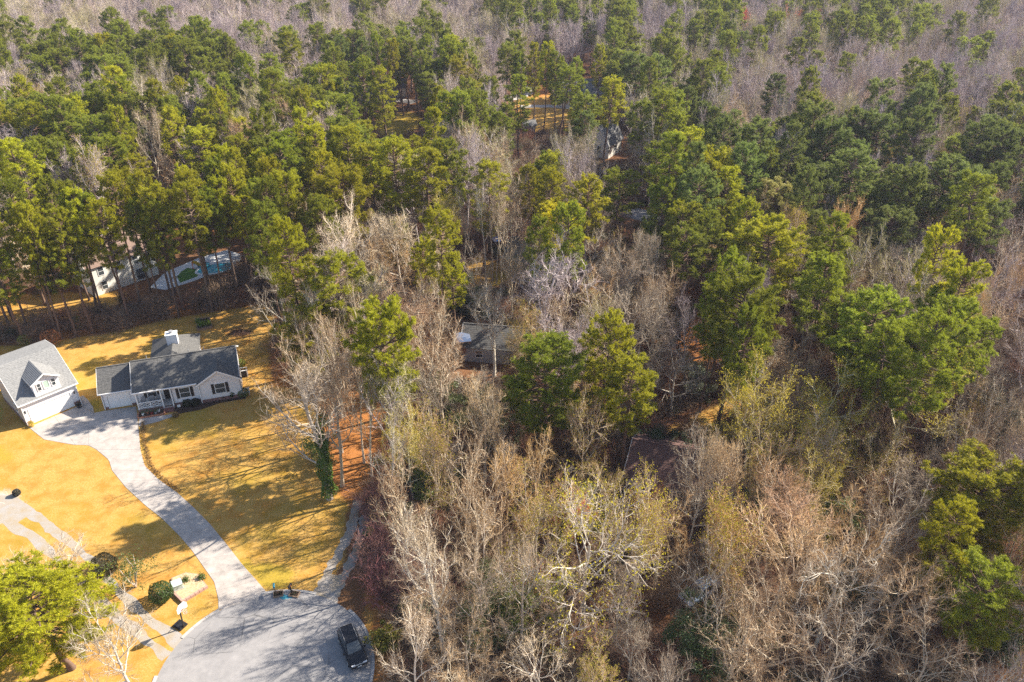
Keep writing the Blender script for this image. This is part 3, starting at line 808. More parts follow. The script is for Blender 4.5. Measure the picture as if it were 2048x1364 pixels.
def garage():
    o = (-63.46,83.13)
    h = thing('detached_garage', 'white two storey garage with front dormer and wide white door', 'garage', (o[0], o[1], 0), math.radians(46.6))
    W = M['siding_white']; R = M['roof_grey']
    w, dp = 6.95, 8.6
    ze, zr, yr, yb, zb = 3.25, 6.95, 5.1, 8.7, 6.3
    s = (zr - ze) / (yr + 0.3)
    for a, b, z0, z1 in (((0, 0), (0.72, 0), 0, ze), ((6.0, 0), (w, 0), 0, ze), ((0.72, 0), (6.0, 0), 2.25, ze)):
        wall_slab(h, a, b, z0, z1, W)
    for x, sg in ((0, 0), (w, 1)):
        pts = [(x, 0, 0), (x, 0, ze - 0.05), (x, yr, zr - 0.15), (x, yb - 0.2, zb - 0.15), (x, yb - 0.2, 0)]
        g = Geo(); g.extrude(pts, (0.14 if not sg else -0.14, 0, 0)); part('gable_wall', g, M['siding_shade'] if not sg else W, h, label='end wall with shade put into its siding colour' if not sg else None)
    wall_slab(h, (w, yb - 0.2), (0, yb - 0.2), 0, zb - 0.1, W)
    for bb in ((0.01, -0.03, 0.65, -0.003, 0.62), (6.07, -0.03, w - 0.01, -0.003, 0.62), (-0.03, 0, -0.003, yb - 0.2, 0.5)):
        boxpart('brick_footing', M['brick'], h, bb[0], bb[1], 0, *bb[2:])
    d = Geo(); d.box(0.72, 0.04, 0, 6.0, 0.11, 2.25)
    door = part('garage_door', d, M['trim'], h)
    for i in range(4):
        for j in range(8):
            g = Geo(); g.box(0.735 + j * 0.657, 0.024, 0.03 + i * 0.553, 0.735 + j * 0.657 + 0.635, 0.037, 0.03 + i * 0.553 + 0.53); part('door_panel', g, M['trim'], door)
    g = Geo(); g.box(0.66, -0.035, 0, 0.72, -0.003, 2.31); g.box(6.0, -0.035, 0, 6.06, -0.003, 2.31); g.box(0.72, -0.035, 2.25, 6.0, -0.003, 2.31)
    part('door_surround', g, M['trim'], h)
    for xx in (0.3, 6.5):
        g = Geo(); g.box(xx - 0.07, -0.17, 1.9, xx + 0.07, -0.02, 2.2); g.cyl((xx, -0.1, 2.2), (xx, -0.1, 2.28), 0.09, 8); part('wall_lantern', g, M['black'], h)
    roof_plane(h, (-0.28, -0.22, ze + 0.09), (w + 0.28, -0.22, ze + 0.09), (w + 0.28, yr, zr), (-0.28, yr, zr), R)
    roof_plane(h, (w + 0.28, yb + 0.2, zb), (-0.28, yb + 0.2, zb), (-0.28, yr, zr), (w + 0.28, yr, zr), R, name='rear_roof')
    rakes(h, [((xx, yy, zz - 0.07), (xx, yr, zr - 0.07)) for xx in (-0.30, w + 0.30) for yy, zz in ((-0.35, ze), (yb + 0.2, zb))])
    boxpart('gutter', M['trim'], h, -0.28, -0.33, ze - 0.03, w + 0.28, -0.23, ze + 0.09)
    for xx in (0, w - 0.1):
        boxpart('downpipe', M['trim'], h, xx, -0.13, 0.05, xx + 0.1, -0.04, ze - 0.1)
    # dormer
    dx0, dx1, dc = 2.1, 5.3, 3.7
    dz, dpz = 5.55, 6.55
    y0 = 0.02
    gable_wall(h, (dx0, y0), (dx1, y0), 3.42, dz, dpz - 0.1, W, 0.1, name='dormer_front')
    for x, sg in ((dx0, 1), (dx1, -1)):
        ye2 = (dz - ze) / s - 0.35
        g = Geo(); g.extrude([(x, y0 + 0.1, ze + s * (y0 + 0.45)), (x, ye2, dz), (x, y0 + 0.1, dz)], (0.1 * sg, 0, 0)); part('dormer_cheek', g, W, h)
    for sx in (-1, 1):
        xe = dc + sx * 1.82
        ya = (dz - ze - 0.05) / s - 0.35; yp = (dpz - ze) / s - 0.35
        roof_plane(h, (xe, y0 - 0.3, dz - 0.1), (xe, ya, dz - 0.1), (dc, yp, dpz), (dc, y0 - 0.3, dpz), R, 0.08, 0.2, name='dormer_roof')
        g = Geo(); g.bar((xe, y0 - 0.32, dz - 0.16), (dc, y0 - 0.32, dpz - 0.06), 0.04, 0.18); part('rake_board', g, M['trim'], h)
        g = Geo(); g.bar((xe, y0 - 0.3, dz - 0.16), (xe, ya, dz - 0.16), 0.03, 0.12); part('dormer_eave', g, M['trim'], h)
    window(h, (2.62, y0), (3.02, y0), 4.25, 5.25); window(h, (3.38, y0), (4.02, y0), 4.25, 5.3, glass='glass_green', sash=False); window(h, (4.38, y0), (4.78, y0), 4.25, 5.25)
    window(h, (0, 2.9), (0, 2.1), 1.1, 2.3); window(h, (0, 6.6), (0, 5.8), 4.0, 5.2)
    return h
gar = garage()

def simple_house(name, label, loc, rz, w, d, zw, zr, wall, roof, wins=(), chimney=None, ov=0.35, step=0.3, base=0.0):
    """gabled house, front along local x at y=0"""
    h = thing(name, label, 'house', (loc[0], loc[1], 0), math.radians(rz))
    W, R = M[wall], M[roof]
    wall_slab(h, (0, 0), (w, 0), 0, zw, W); wall_slab(h, (w, d), (0, d), 0, zw, W)
    gable_wall(h, (w, 0), (w, d), 0, zw - 0.08, zr - 0.15, W); gable_wall(h, (0, d), (0, 0), 0, zw - 0.08, zr - 0.15, W)
    k = (zr - zw) / (d / 2)
    roof_plane(h, (-ov, -ov, zw - ov * k + 0.06), (w + ov, -ov, zw - ov * k + 0.06), (w + ov, d / 2, zr), (-ov, d / 2, zr), R, 0.1, step)
    roof_plane(h, (w + ov, d + ov, zw - ov * k + 0.06), (-ov, d + ov, zw - ov * k + 0.06), (-ov, d / 2, zr), (w + ov, d / 2, zr), R, 0.1, step)
    g = Geo(); g.bar((-ov, d / 2, zr + 0.03), (w + ov, d / 2, zr + 0.03), 0.22, 0.05); part('ridge_cap', g, R, h)
    rakes(h, [((xx, yy, zw - ov * k), (xx, d / 2, zr - 0.06)) for xx in (-ov - 0.02, w + ov + 0.02) for yy in (-ov, d + ov)], 0.2)
    for a, b, z0, z1 in wins:
        window(h, a, b, z0, z1)
    if chimney:
        x, y, s, z = chimney
        g = Geo(); g.box(x - s, y - s, zw, x + s, y + s, z); c = part('chimney', g, M['brick'], h)
        g = Geo(); g.box(x - s - .06, y - s - .06, z, x + s + .06, y + s + .06, z + .1); part('cap', g, M['kerb'], c)
    return h

wc = (-70.48,118.67)
simple_house('two_storey_house', 'cream two storey house with brown roof half hidden behind tall pines', wc, 48, 11.5, 8.5, 5.3, 8.2, 'siding_cream', 'roof_brown',
    [((1.6, 0), (2.5, 0), 3.4, 4.8), ((1.6, 0), (2.5, 0), 0.8, 2.2), ((4.6, 0), (5.5, 0), 3.4, 4.8), ((7.6, 0), (8.5, 0), 3.4, 4.8), ((7.6, 0), (9.2, 0), 0.3, 2.3),
     ((0, 5.6), (0, 4.9), 3.4, 4.8), ((0, 4.2), (0, 3.5), 3.4, 4.8), ((0, 4.9), (0, 4.0), 0.8, 2.2)], (9.5, 6.0, 0.5, 9.0))
simple_house('brown_roof_house', 'low house with a dark maroon roof among bare trees', (13.2, 70.4), -20, 11.5, 8.2, 2.7, 4.9, 'siding_cream', 'roof_maroon',
    [((2, 0), (3.2, 0), 0.9, 2.1), ((6, 0), (7.2, 0), 0.9, 2.1), ((11.5, 3.6), (11.5, 4.6), 0.9, 2.1)])
simple_house('small_grey_roof_house', 'low dark grey roof behind pale bare trees beside a timber tower', (-7.31,98.78), -8, 9.5, 6.5, 2.7, 4.6, 'siding_grey', 'roof_dark', [((2, 0), (3, 0), 0.9, 2.0)])
simple_house('steep_gable_house', 'narrow white house with a steep gable showing in the brush', (23.54,189.86), 58, 7.5, 5.2, 3.6, 7.6, 'siding_cream', 'roof_grey', [((0, 3.1), (0, 2.1), 1.2, 2.8), ((3, 0), (4, 0), 1.2, 2.6)])
simple_house('grey_roof_far_house', 'far house with a broad pale grey roof beyond the golden clearing', (15.33,236.19), 20, 15, 10, 3.0, 6.4, 'siding_cream', 'roof_grey', [((3, 0), (4.5, 0), 1, 2.4), ((8, 0), (9.5, 0), 1, 2.4)])
simple_house('dark_roof_far_house', 'far house with a dark roof left of the green lawn', (-49.53,237.83), 8, 15, 9, 3.0, 5.8, 'siding_grey', 'roof_dark', [((3, 0), (4.5, 0), 1, 2.4), ((10, 0), (12, 0), 1, 2.4)], (4, 6.5, 0.5, 7.0))
simple_house('white_far_garage', 'small white outbuilding behind trunks above the green lawn', (-37.82,246.87), 15, 5.5, 6, 3.0, 5.0, 'siding_cream', 'roof_dark', [((2, 0), (3.2, 0), 0.8, 2.2)])
simple_house('tan_roof_house', 'tan roofed house at the sandy gap beside the tall dark pine', (45.31,107.75), 18, 11, 7.5, 2.8, 4.8, 'siding_brown', 'roof_brown', [((2, 0), (3.2, 0), 0.9, 2.1)])
simple_house('dark_cabin', 'dark brown cabin in shade beside the grassy opening', (-1.25,127.89), -22, 9, 7, 3.0, 5.6, 'siding_brown', 'roof_dark', [((2, 0), (3.2, 0), 0.9, 2.1)])
simple_house('hidden_bungalow', 'pale roofed bungalow tucked behind the left wood', (-80.24,137.36), 48, 12, 8, 2.9, 5.0, 'siding_cream', 'roof_brown')
simple_house('white_garden_shed', 'tiny white shed at the foot of the golden clearing', (3.47,210.23), 20, 3, 2.6, 2.2, 3.3, 'siding_cream', 'roof_grey')

# pool yard beside the two storey house
def pool_yard():
    t = thing('swimming_pool', 'turquoise pool with pale deck behind the pine trunks', 'pool', (-53.40,129.30) + (0,), math.radians(30))
    g = Geo()
    a = np.linspace(0, 2 * math.pi, 29)[:-1]
    out = [(3.2 * math.cos(x), 1.9 * math.sin(x)) for x in a]
    g.poly([(x, y, 0.10) for x, y in out]); part('water', g, M['water'], t)
    g = Geo()
    for i in range(28):
        j = (i + 1) % 28
        (xa, ya), (xb, yb) = out[i], out[j]
        k = 1.14
        g.quad((xa, ya, 0.16), (xb, yb, 0.16), (xb * k, yb * k, 0.16), (xa * k, ya * k, 0.16)); g.quad((xa, ya, 0.05), (xb, yb, 0.05), (xb, yb, 0.16), (xa, ya, 0.16)); g.quad((xa * k, ya * k, 0.16), (xb * k, yb * k, 0.16), (xb * k, yb * k, 0), (xa * k, ya * k, 0))
    part('coping', g, M['trim'], t)
    g = Geo(); g.prism([(-62.52,122.12), (-59.59,121.20), (-55.95,124.38), (-50.45,130.93), (-49.72,134.73), (-53.78,137.36), (-57.88,134.09), (-62.07,127.89)], -0.05, 0.03)
    structure('pool_terrace', g, M['deck'], 'pale paved terrace round the pool')
    g = Geo(); g.prism([(-57.94,123.81), (-55.73,126.31), (-55.97,128.89), (-58.68,129.70), (-59.75,126.90)], 0.03, 0.045)
    structure('turf_patch', g, M['turf'])
    s = thing('pool_slide', 'yellow and orange slide on the pool terrace', 'slide', (-57.43,129.50) + (0.03,), 0.6)
    g = Geo(); g.tube([(0, 0, 1.3), (0.5, 0, 1.0), (1.0, 0, 0.5), (1.6, 0, 0.25)], [0.32, 0.32, 0.32, 0.3], 8); part('chute', g, M['yellow'], s)
    g = Geo(); g.bar((-0.15, -0.25, 0), (-0.1, -0.25, 1.3), 0.06); g.bar((-0.15, 0.25, 0), (-0.1, 0.25, 1.3), 0.06); part('post', g, M['orange'], s)
    for i in range(4): 
        g = Geo(); g.bar((-0.13, -0.25, 0.25 + 0.28 * i), (-0.13, 0.25, 0.25 + 0.28 * i), 0.05); part('rung', g, M['orange'], s)
    f = thing('splash_tub', 'round teal paddling tub beside the yellow slide', 'paddling pool', (-55.90,130.32) + (0.03,))
    g = Geo(); g.tube([(0, 0, 0), (0, 0, 0.35)], [1.0, 1.1], 20); part('rim_wall', g, M['teal'], f)
    g = Geo(); g.poly([(1.0 * math.cos(x), 1.0 * math.sin(x), 0.28) for x in a]); part('water', g, M['water'], f)
    c = thing('lounge_chair', 'white lounge chair on the pale terrace near the house', 'lounger', (-60.32,125.54) + (0.03,), 0.5)
    g = Geo(); g.box(0, -0.3, 0.3, 1.3, 0.3, 0.38); part('seat', g, M['trim'], c)
    g = Geo(); g.extrude([(1.31, -0.3, 0.32), (1.31, 0.3, 0.32), (1.85, 0.3, 0.8), (1.85, -0.3, 0.8)], (0.05, 0, 0.06)); part('backrest', g, M['trim'], c)
    for x, y in ((0.1, -0.25), (0.1, 0.25), (1.2, -0.25), (1.2, 0.25)):
        g = Geo(); g.box(x - 0.03, y - 0.03, 0, x + 0.03, y + 0.03, 0.3); part('leg', g, M['trim'], c)
pool_yard()
# ------------------------------------------------------------------ yard things
def hoop():
    b = (-31.60,51.19)
    t = thing('basketball_hoop', 'portable basketball hoop with pale backboard beside the turning circle', 'basketball hoop', (b[0], b[1], 0), math.radians(-28))
    g = Geo(); g.box(-1.25, -0.45, 0, -0.15, 0.45, 0.16); g.box(-1.15, -0.38, 0.163, -0.25, 0.38, 0.30); part('base', g, M['black'], t)
    g = Geo(); g.bar((-0.2, 0, 0.05), (0.0, 0, 3.0), 0.10); part('pole', g, M['black'], t)
    g = Geo(); g.bar((-0.95, 0, 0.28), (-0.08, 0, 1.2), 0.05); part('brace', g, M['black'], t)
    g = Geo(); g.bar((0.0, -0.06, 2.75), (0.42, -0.06, 3.3), 0.05); g.bar((0.0, 0.06, 2.75), (0.42, 0.06, 3.3), 0.05); g.bar((0, 0, 3.0), (0.42, 0, 3.0), 0.05); part('arm', g, M['black'], t)
    y = 0.55
    g = Geo(); g.extrude([(0.45, -y, 2.88), (0.45, y, 2.88), (0.45, y, 3.45), (0.45, y - 0.22, 3.75), (0.45, -y + 0.22, 3.75), (0.45, -y, 3.45)], (0.03, 0, 0))
    bb = part('backboard', g, M['acrylic'], t)
    g = Geo()
    for a, c in (((-y, 2.88), (y, 2.88)), ((y, 2.88), (y, 3.45)), ((-y, 2.88), (-y, 3.45)), ((-y + .22, 3.75), (y - .22, 3.75))):
        g.bar((0.49, a[0], a[1]), (0.49, c[0], c[1]), 0.02, 0.05)
    part('border', g, M['trim'], bb)
    a = np.linspace(0, 2 * math.pi, 21)
    g = Geo(); g.tube([(0.78 + 0.23 * math.cos(x), 0.23 * math.sin(x), 3.05) for x in a], [0.022] * 21, 6); g.box(0.485, -0.09, 2.98, 0.57, 0.09, 3.07)
    rim = part('rim', g, M['orange'], t)
    g = Geo()
    for i in range(12):
        x0, x1 = 2 * math.pi * i / 12, 2 * math.pi * (i + .5) / 12
        g.bar((0.78 + .23 * math.cos(x0), .23 * math.sin(x0), 3.03), (0.78 + .14 * math.cos(x1), .14 * math.sin(x1), 2.62), 0.012)
        g.bar((0.78 + .23 * math.cos(x1), .23 * math.sin(x1), 3.03), (0.78 + .14 * math.cos(x0), .14 * math.sin(x0), 2.62), 0.012)
    part('net', g, M['trim'], rim)
hoop()

def leaf_cloud(rng, n, shape):
    d = rng.normal(size=(n, 3)); d /= np.linalg.norm(d, axis=1)[:, None]
    r = rng.uniform(0.80, 1.0, n) ** 0.5
    return d, r

def round_shrub(name, label, loc, rx, rz, color, seed, n=4200, size=0.13):
    rng = np.random.default_rng(seed)
    t = thing(name, label, 'shrub', (loc[0], loc[1], 0))
    d, r = leaf_cloud(rng, n, None)
    bump = 1 + 0.11 * np.sin(d[:, 0] * 4 + seed) * np.cos(d[:, 1] * 5 + seed) + 0.06 * np.sin(d[:, 2] * 9 + d[:, 0] * 6)
    C = d * (r * bump)[:, None] * np.array([rx, rx, rz]) + np.array([0, 0, rz * 0.96])
    C = C[C[:, 2] > 0.05]
    g = Geo(); g.leaves(C, (C - np.array([0, 0, rz])) + rng.normal(0, .5, C.shape), rng.uniform(.7, 1.3, len(C)) * size, rng)
    o = part('foliage', g, M['leaf'], t); o.color = (*color, 1)
    g = Geo()
    for i in range(7):
        a = rng.uniform(0, 6.28); g.tube([(0, 0, 0), (rx * .3 * math.cos(a), rx * .3 * math.sin(a), rz * .8), (rx * .75 * math.cos(a), rx * .75 * math.sin(a), rz * 1.5)], [.05, .035, .015], 5)
    o = part('stem', g, M['bark'], t); o.color = (.2, .14, .1, 1)
    return t
round_shrub('clipped_shrub', 'round clipped dark green shrub beside the planter bed', (-35.11,54.64), 1.15, 1.1, (.055, .10, .015), 11)
round_shrub('clipped_shrub', 'round bronze shrub on the lawn by the gravel ruts', (-42.30,58.22), 1.30, 1.15, (.075, .06, .02), 12, size=0.15)
for i, (q, r, z, lab, c) in enumerate([
    ((-44.04,87.56), .55, .5, 'low dark shrub under the left bungalow window', (.035, .05, .015)),
    ((-42.96,87.79), .6, .5, 'dark shrub at the downpipe by the front gable', (.03, .045, .015)),
    ((-41.37,88.95), .45, .45, 'yellowish shrub against the gable brick', (.16, .13, .02)),
    ((-39.80,89.42), .5, .5, 'small dark shrub under the gable window', (.05, .06, .02)),
    ((-38.59,89.77), .6, .65, 'taller green shrub at the corner of the front gable', (.06, .09, .02)),
    ((-37.04,89.89), .75, .6, 'spreading bright green shrub past the bungalow corner', (.10, .13, .02)),
    ((-39.53,97.04), .7, .7, 'lime green bush beyond the bungalow end wall', (.20, .24, .02)),
    ((-57.81,69.98), .45, .4, 'small grey mossy shrub alone on the sunny lawn', (.07, .07, .05)),
    ((-44.75,85.19), .4, .35, 'tawny grass clump at the foot of the porch steps', (.30, .20, .08)),
    ((-74.13,103.27), 1.0, .9, 'lime shrub behind the detached garage', (.22, .24, .03)),
    ((-70.09,103.27), 1.5, 1.3, 'rust leaved shrub behind the detached garage', (.42, .17, .06)),
    ((-68.32,108.52), 1.2, 1.0, 'bright green shrub on the back lawn edge', (.20, .24, .02)),
    ((-67.96,83.35), 1.5, 2.0, 'bright green shrub against the shaded garage end wall', (.16, .24, .03))]):
    round_shrub('garden_shrub', lab, q, r, z, c, 30 + i, 1500, 0.12)

def planter():
    c = [(-34.46,55.46), (-32.93,54.14), (-30.99,56.17), (-32.59,57.89), (-33.96,58.09), (-35.20,57.35)]
    cx, cy = sum(p[0] for p in c) / 6, sum(p[1] for p in c) / 6
    t = thing('planter_bed', 'stone edged planter bed of pale chips beside the driveway mouth', 'planter', (cx, cy, 0))
    q = [(x - cx, y - cy) for x, y in c]
    g = Geo(); g.prism([(x * .93, y * .93) for x, y in q], 0, 0.22); part('chip_fill', g, M['chips'], t)
    for i in range(6):
        a, b = np.array(q[i]), np.array(q[(i + 1) % 6])
        L = np.linalg.norm(b - a); n = max(2, int(L / 0.45)); rows = 2 if i in (0, 1) else 1
        d = (b - a) / L; nn = np.array((-d[1], d[0]))
        for r in range(rows):
            for k in range(n):
                u0, u1 = L * k / n + .015, L * (k + 1) / n - .015
                pts = [tuple(a + d * u0), tuple(a + d * u1), tuple(a + d * u1 + nn * .22), tuple(a + d * u0 + nn * .22)]
                g = Geo(); g.prism(pts, r * .165, r * .165 + .155 + .01 * ((k * 7 + i) % 3)); part('edging_block', g, M['paver'], t)
    rng = np.random.default_rng(5)
    for k in range(5):
        x, y = rng.uniform(-.3, 1.6), rng.uniform(.0, 1.0)
        g = Geo(); C = rng.normal(0, .16, (160, 3)) + np.array([x, y, .4]); g.leaves(C, rng.normal(size=C.shape) + [0, 0, 1], .13, rng); o = part('plant', g, M['leaf'], t); o.color = (.10, .14, .03, 1)
    return (cx, cy)
planter()
def utility_box():
    b = (-34.01,56.04)
    t = thing('utility_box', 'pale green steel utility box standing in the chip bed', 'utility box', (b[0], b[1], 0.22), math.radians(32))
    g = Geo(); g.box(-.45, -.38, 0.05, .45, .38, .62); part('cabinet', g, M['utility'], t)
    g = Geo(); g.extrude([(-.49, -.42, .625), (-.49, .42, .625), (-.49, .42, .78), (-.49, -.42, .68)], (.98, 0, 0)); part('lid', g, M['utility'], t)
    g = Geo(); g.box(-.5, -.43, 0, .5, .43, .05); part('plinth', g, M['kerb'], t)
    g = Geo(); g.box(-.06, -.41, .3, .06, -.382, .4); part('lock', g, M['grey_metal'], t)
utility_box()

def mailbox(loc, label, box_mat, post_mat, rz, bed):
    t = thing('mailbox', label, 'mailbox', (loc[0], loc[1], 0), rz)
    g = Geo(); g.box(-.05, -.05, 0, .05, .05, 1.0); g.box(-.05, -.35, .9, .05, -.052, .97); part('post', g, M[post_mat], t)
    g = Geo()
    a = np.linspace(0, math.pi, 9)
    g.extrude([(-.1, -.3, 1.0)] + [(-.1 * math.cos(x), -.3, 1.14 + .1 * math.sin(x)) for x in a] + [(.1, -.3, 1.0)], (0, .52, 0)); bx = part('box', g, M[box_mat], t)
    g = Geo(); g.box(.103, -.1, 1.05, .12, -.06, 1.3); part('flag', g, M['orange'], bx)
    b = thing('flower_bed', bed, 'planter', (loc[0] + .35, loc[1] - .2, 0), rz)
    b.scale = (.62, .62, .8)
    for x0, y0, x1, y1 in ((-.8, -.6, .8, -.48), (-.8, .48, .8, .6), (-.8, -.478, -.68, .478), (.68, -.478, .8, .478)):
        g = Geo(); g.box(x0, y0, 0, x1, y1, .22); part('edging_timber', g, M['wood'], b)
    g = Geo(); g.box(-.678, -.478, 0, .678, .478, .12); part('mulch', g, M['soil'], b)
    rng = np.random.default_rng(int(loc[0] * 10) % 97)
    for k in range(3):
        C = rng.normal(0, .12, (120, 3)) + np.array([rng.uniform(-.5, .5), rng.uniform(-.3, .3), .3]); g = Geo(); g.leaves(C, rng.normal(size=C.shape) + [0, 0, 1], .11, rng); o = part('plant', g, M['leaf'], b); o.color = (.08, .07, .03, 1)
mailbox((-23.99,55.52), 'mailbox on a post under a pale blue cover by the driveway', 'teal', 'wood', .25, 'square timber flower bed at the blue mailbox')
mailbox((-22.36,55.52), 'black mailbox on a dark post by the turning circle', 'black', 'black', -.2, 'tilted timber flower bed at the black mailbox')

def ladder():
    b = (-22.51,80.62)
    t = thing('ladder', 'aluminium ladder leaning on a trunk in the orange litter', 'ladder', (b[0], b[1], 0), math.radians(8))
    for x in (-.24, .24):
        g = Geo(); g.bar((x, 0, 0), (x * .9, 1.5, 3.1), .05, .09); part('rail', g, M['alu'], t)
    for i in range(10):
        u = (i + .6) / 10.4
        g = Geo(); w = .24 * (1 - .1 * u) - .02; g.bar((-w, 1.5 * u, 3.1 * u), (w, 1.5 * u, 3.1 * u), .045); part('rung', g, M['alu'], t)
ladder()

def raised_bed():
    c = [(-49.30,107.44), (-47.32,108.37), (-48.58,111.06), (-50.81,110.74)]
    cx, cy = sum(p[0] for p in c) / 4, sum(p[1] for p in c) / 4
    q = [np.array((x - cx, y - cy)) for x, y in c]
    t = thing('raised_bed', 'timber raised bed with green leaves on the back lawn', 'raised bed', (cx, cy, 0))
    for i in range(4):
        a, b = q[i], q[(i + 1) % 4]; g = Geo(); g.bar((*a, .2), (*b, .2), .12, .4); part('board', g, M['wood'], t)
    g = Geo(); g.prism([tuple(p * .95) for p in q], 0, .3); part('soil', g, M['soil'], t)
    rng = np.random.default_rng(9)
    for k in range(5):
        x, y = rng.uniform(-1.0, 1.2), rng.uniform(-.9, .9); C = rng.normal(0, .25, (220, 3)) + np.array([x, y, .55]); g = Geo(); g.leaves(C, rng.normal(size=C.shape) + [0, 0, 1], .16, rng); o = part('plant', g, M['leaf'], t); o.color = (.16, .24, .02, 1)
raised_bed()

def brush_pile():
    b = (-42.68,106.83); rng = np.random.default_rng(4)
    t = thing('brush_pile', 'dark heap of cut twigs on the back lawn', 'brush pile', (b[0], b[1], 0))
    S = rng.normal(0, 1, (500, 3)) * [.9, .6, .18]; S[:, 2] = np.abs(S[:, 2]) * np.clip(1.4 - np.abs(S[:, 0]), .2, 2) + .03
    D = rng.normal(size=(500, 3)) * [1, 1, .25]; D /= np.linalg.norm(D, axis=1)[:, None]
    g = Geo(); g.slivers(S, D, rng.uniform(.5, 1.3, 500), rng.uniform(.03, .08, 500)); o = part('twigs', g, M['twig'], t, kind='stuff'); o.color = (.13, .07, .045, 1)
brush_pile()

def yard_bits():
    b = (-38.38,94.83)
    t = thing('storage_bin', 'black storage bin in a white frame beyond the bungalow corner', 'bin', (b[0], b[1], 0), math.radians(17))
    g = Geo(); g.box(-.38, -.34, .05, .38, .34, .95); part('body', g, M['black'], t)
    for x, y in ((-.45, -.4), (.45, -.4), (-.45, .4), (.45, .4)):
        g = Geo(); g.box(x - .05, y - .05, 0, x + .05, y + .05, 1.15); part('post', g, M['trim'], t)
    g = Geo(); g.box(-.5, -.45, 1.15, .5, -.35, 1.2); g.box(-.5, .35, 1.15, .5, .45, 1.2); part('top_rail', g, M['trim'], t)
    b = (-36.97,90.13)
    t = thing('garden_bench', 'white garden bench at the bungalow end wall', 'bench', (b[0], b[1], 0), math.radians(17))
    for k in range(4):
        g = Geo(); g.box(-.7, -.25 + k * .13, .44, .7, -.15 + k * .13, .48); part('slat', g, M['trim'], t)
    for k in range(3):
        g = Geo(); g.box(-.7, .27, .55 + k * .14, .7, .30, .66 + k * .14); part('back_slat', g, M['trim'], t)
    for x in (-.66, .66):
        for y, z in ((-.22, .44), (.285, .98)):
            g = Geo(); g.box(x - .03, y - .03 + (.05 if y > 0 else 0), 0, x + .03, y + .03 + (.05 if y > 0 else 0), z); part('leg', g, M['trim'], t)
    b = (-44.92,86.99)
    t = thing('garden_sign', 'small white sign in the dark bed before the bungalow', 'sign', (b[0], b[1], 0), .3)
    g = Geo(); g.box(-.2, -.02, .25, .2, .02, .62); part('board', g, M['trim'], t)
    g = Geo(); g.box(-.02, .022, 0, .02, .05, .55); part('stake', g, M['wood'], t)
    # mulch and edging along the house front
    g = Geo(); g.prism([(-45.04,85.64), (-42.04,86.65), (-39.84,88.25), (-36.60,89.30), (-37.38,90.61), (-42.35,88.60), (-45.81,87.21)], -.05, .02); structure('mulch_bed', g, M['soil'])
    # low border along the right edge of the drive
    rng = np.random.default_rng(21)
    C = resample([(-48.98,83.78), (-47.90,81.24), (-46.13,77.72), (-44.46,74.87), (-41.95,72.42), (-39.43,70.41)], 420)
    C = np.c_[C + rng.normal(0, .14, C.shape) + [.35, 0.1], rng.uniform(.03, .3, 420)]
    C = np.repeat(C, 5, 0) + rng.normal(0, .08, (2100, 3)); C[:, 2] = np.abs(C[:, 2])
    g = Geo(); g.leaves(C, rng.normal(size=C.shape) + [0, 0, .6], .13, rng)
    o = link('border_plants', g.mesh('border_plants', M['leaf'])); tag(o, 'tawny border planting along the driveway edge', kind='stuff'); o.color = (.22, .13, .04, 1)
    # patio planter before the porch
    o0 = (-54.82,86.76); a = math.radians(17.5)
    def H(x, y): return (o0[0] + x * math.cos(a) - y * math.sin(a), o0[1] + x * math.sin(a) + y * math.cos(a))
    c = H(6.0, -3.0)
    t = thing('porch_bed', 'brick edged bed of pots before the porch lattice', 'planter', (c[0], c[1], 0), a)
    g = Geo(); g.box(-1.55, -.5, 0, 1.55, .5, .14); part('soil', g, M['soil'], t)
    for k in range(13):
        g = Geo(); g.box(-1.6 + k * .247, -.68, 0, -1.6 + k * .247 + .235, -.51, .2); part('edging_brick', g, M['clay'], t)
    for k in range(4):
        for x in (-1.74, 1.565):
            g = Geo(); g.box(x, -.5 + k * .25, 0, x + .17, -.5 + k * .25 + .235, .2); part('edging_brick', g, M['clay'], t)
    for k, (x, y, m, lab) in enumerate([(-1.0, -.1, 'trim', 'white flower pot at the garage end of the porch bed'), (-.45, .1, 'clay', 'small clay pot in the middle of the porch bed'), (.05, -.15, 'tail', 'red pot in the porch bed'), (.95, .15, 'trim', 'white flower pot at the step end of the porch bed'), (.6, -.2, 'grey_metal', 'grey metal pot in the porch bed')]):
        p = H(6.0 + x, -3.0 + y)
        pt = thing('flower_pot', lab, 'pot', (p[0], p[1], .14), 0, 'pots in the porch bed')
        g = Geo(); g.tube([(0, 0, 0), (0, 0, .3)], [.13, .19], 12, cap=True); part('pot', g, M[m], pt)
        rng = np.random.default_rng(60 + k); C = rng.normal(0, .11, (90, 3)) + [0, 0, .42]; g = Geo(); g.leaves(C, rng.normal(size=C.shape) + [0, 0, 1], .11, rng); o = part('plant', g, M['leaf'], pt); o.color = (.08, .12, .04, 1)
    for k, (x, lab) in enumerate([(5.1, 'grey porch chair beside the corner post'), (6.2, 'grey porch chair in the middle of the porch'), (7.1, 'grey porch chair nearest the front door')]):
        p = H(x, -1.35)
        ch = thing('porch_chair', lab, 'chair', (p[0], p[1], .58), a, 'chairs on the bungalow porch')
        g = Geo(); g.box(-.28, -.28, .38, .28, .26, .44); part('seat', g, M['grey_metal'], ch)
        g = Geo(); g.extrude([(-.28, .27, .44), (.28, .27, .44), (.28, .42, 1.05), (-.28, .42, 1.05)], (0, .04, 0)); part('backrest', g, M['grey_metal'], ch)
        for sx in (-1, 1):
            g = Geo(); g.box(sx * .31 - .03, -.28, .6, sx * .31 + .03, .3, .64); part('armrest', g, M['grey_metal'], ch)
            for y in (-.25, .24):
                g = Geo(); g.box(sx * .31 - .025, y - .025, 0, sx * .31 + .025, y + .025, .598); part('leg', g, M['grey_metal'], ch)
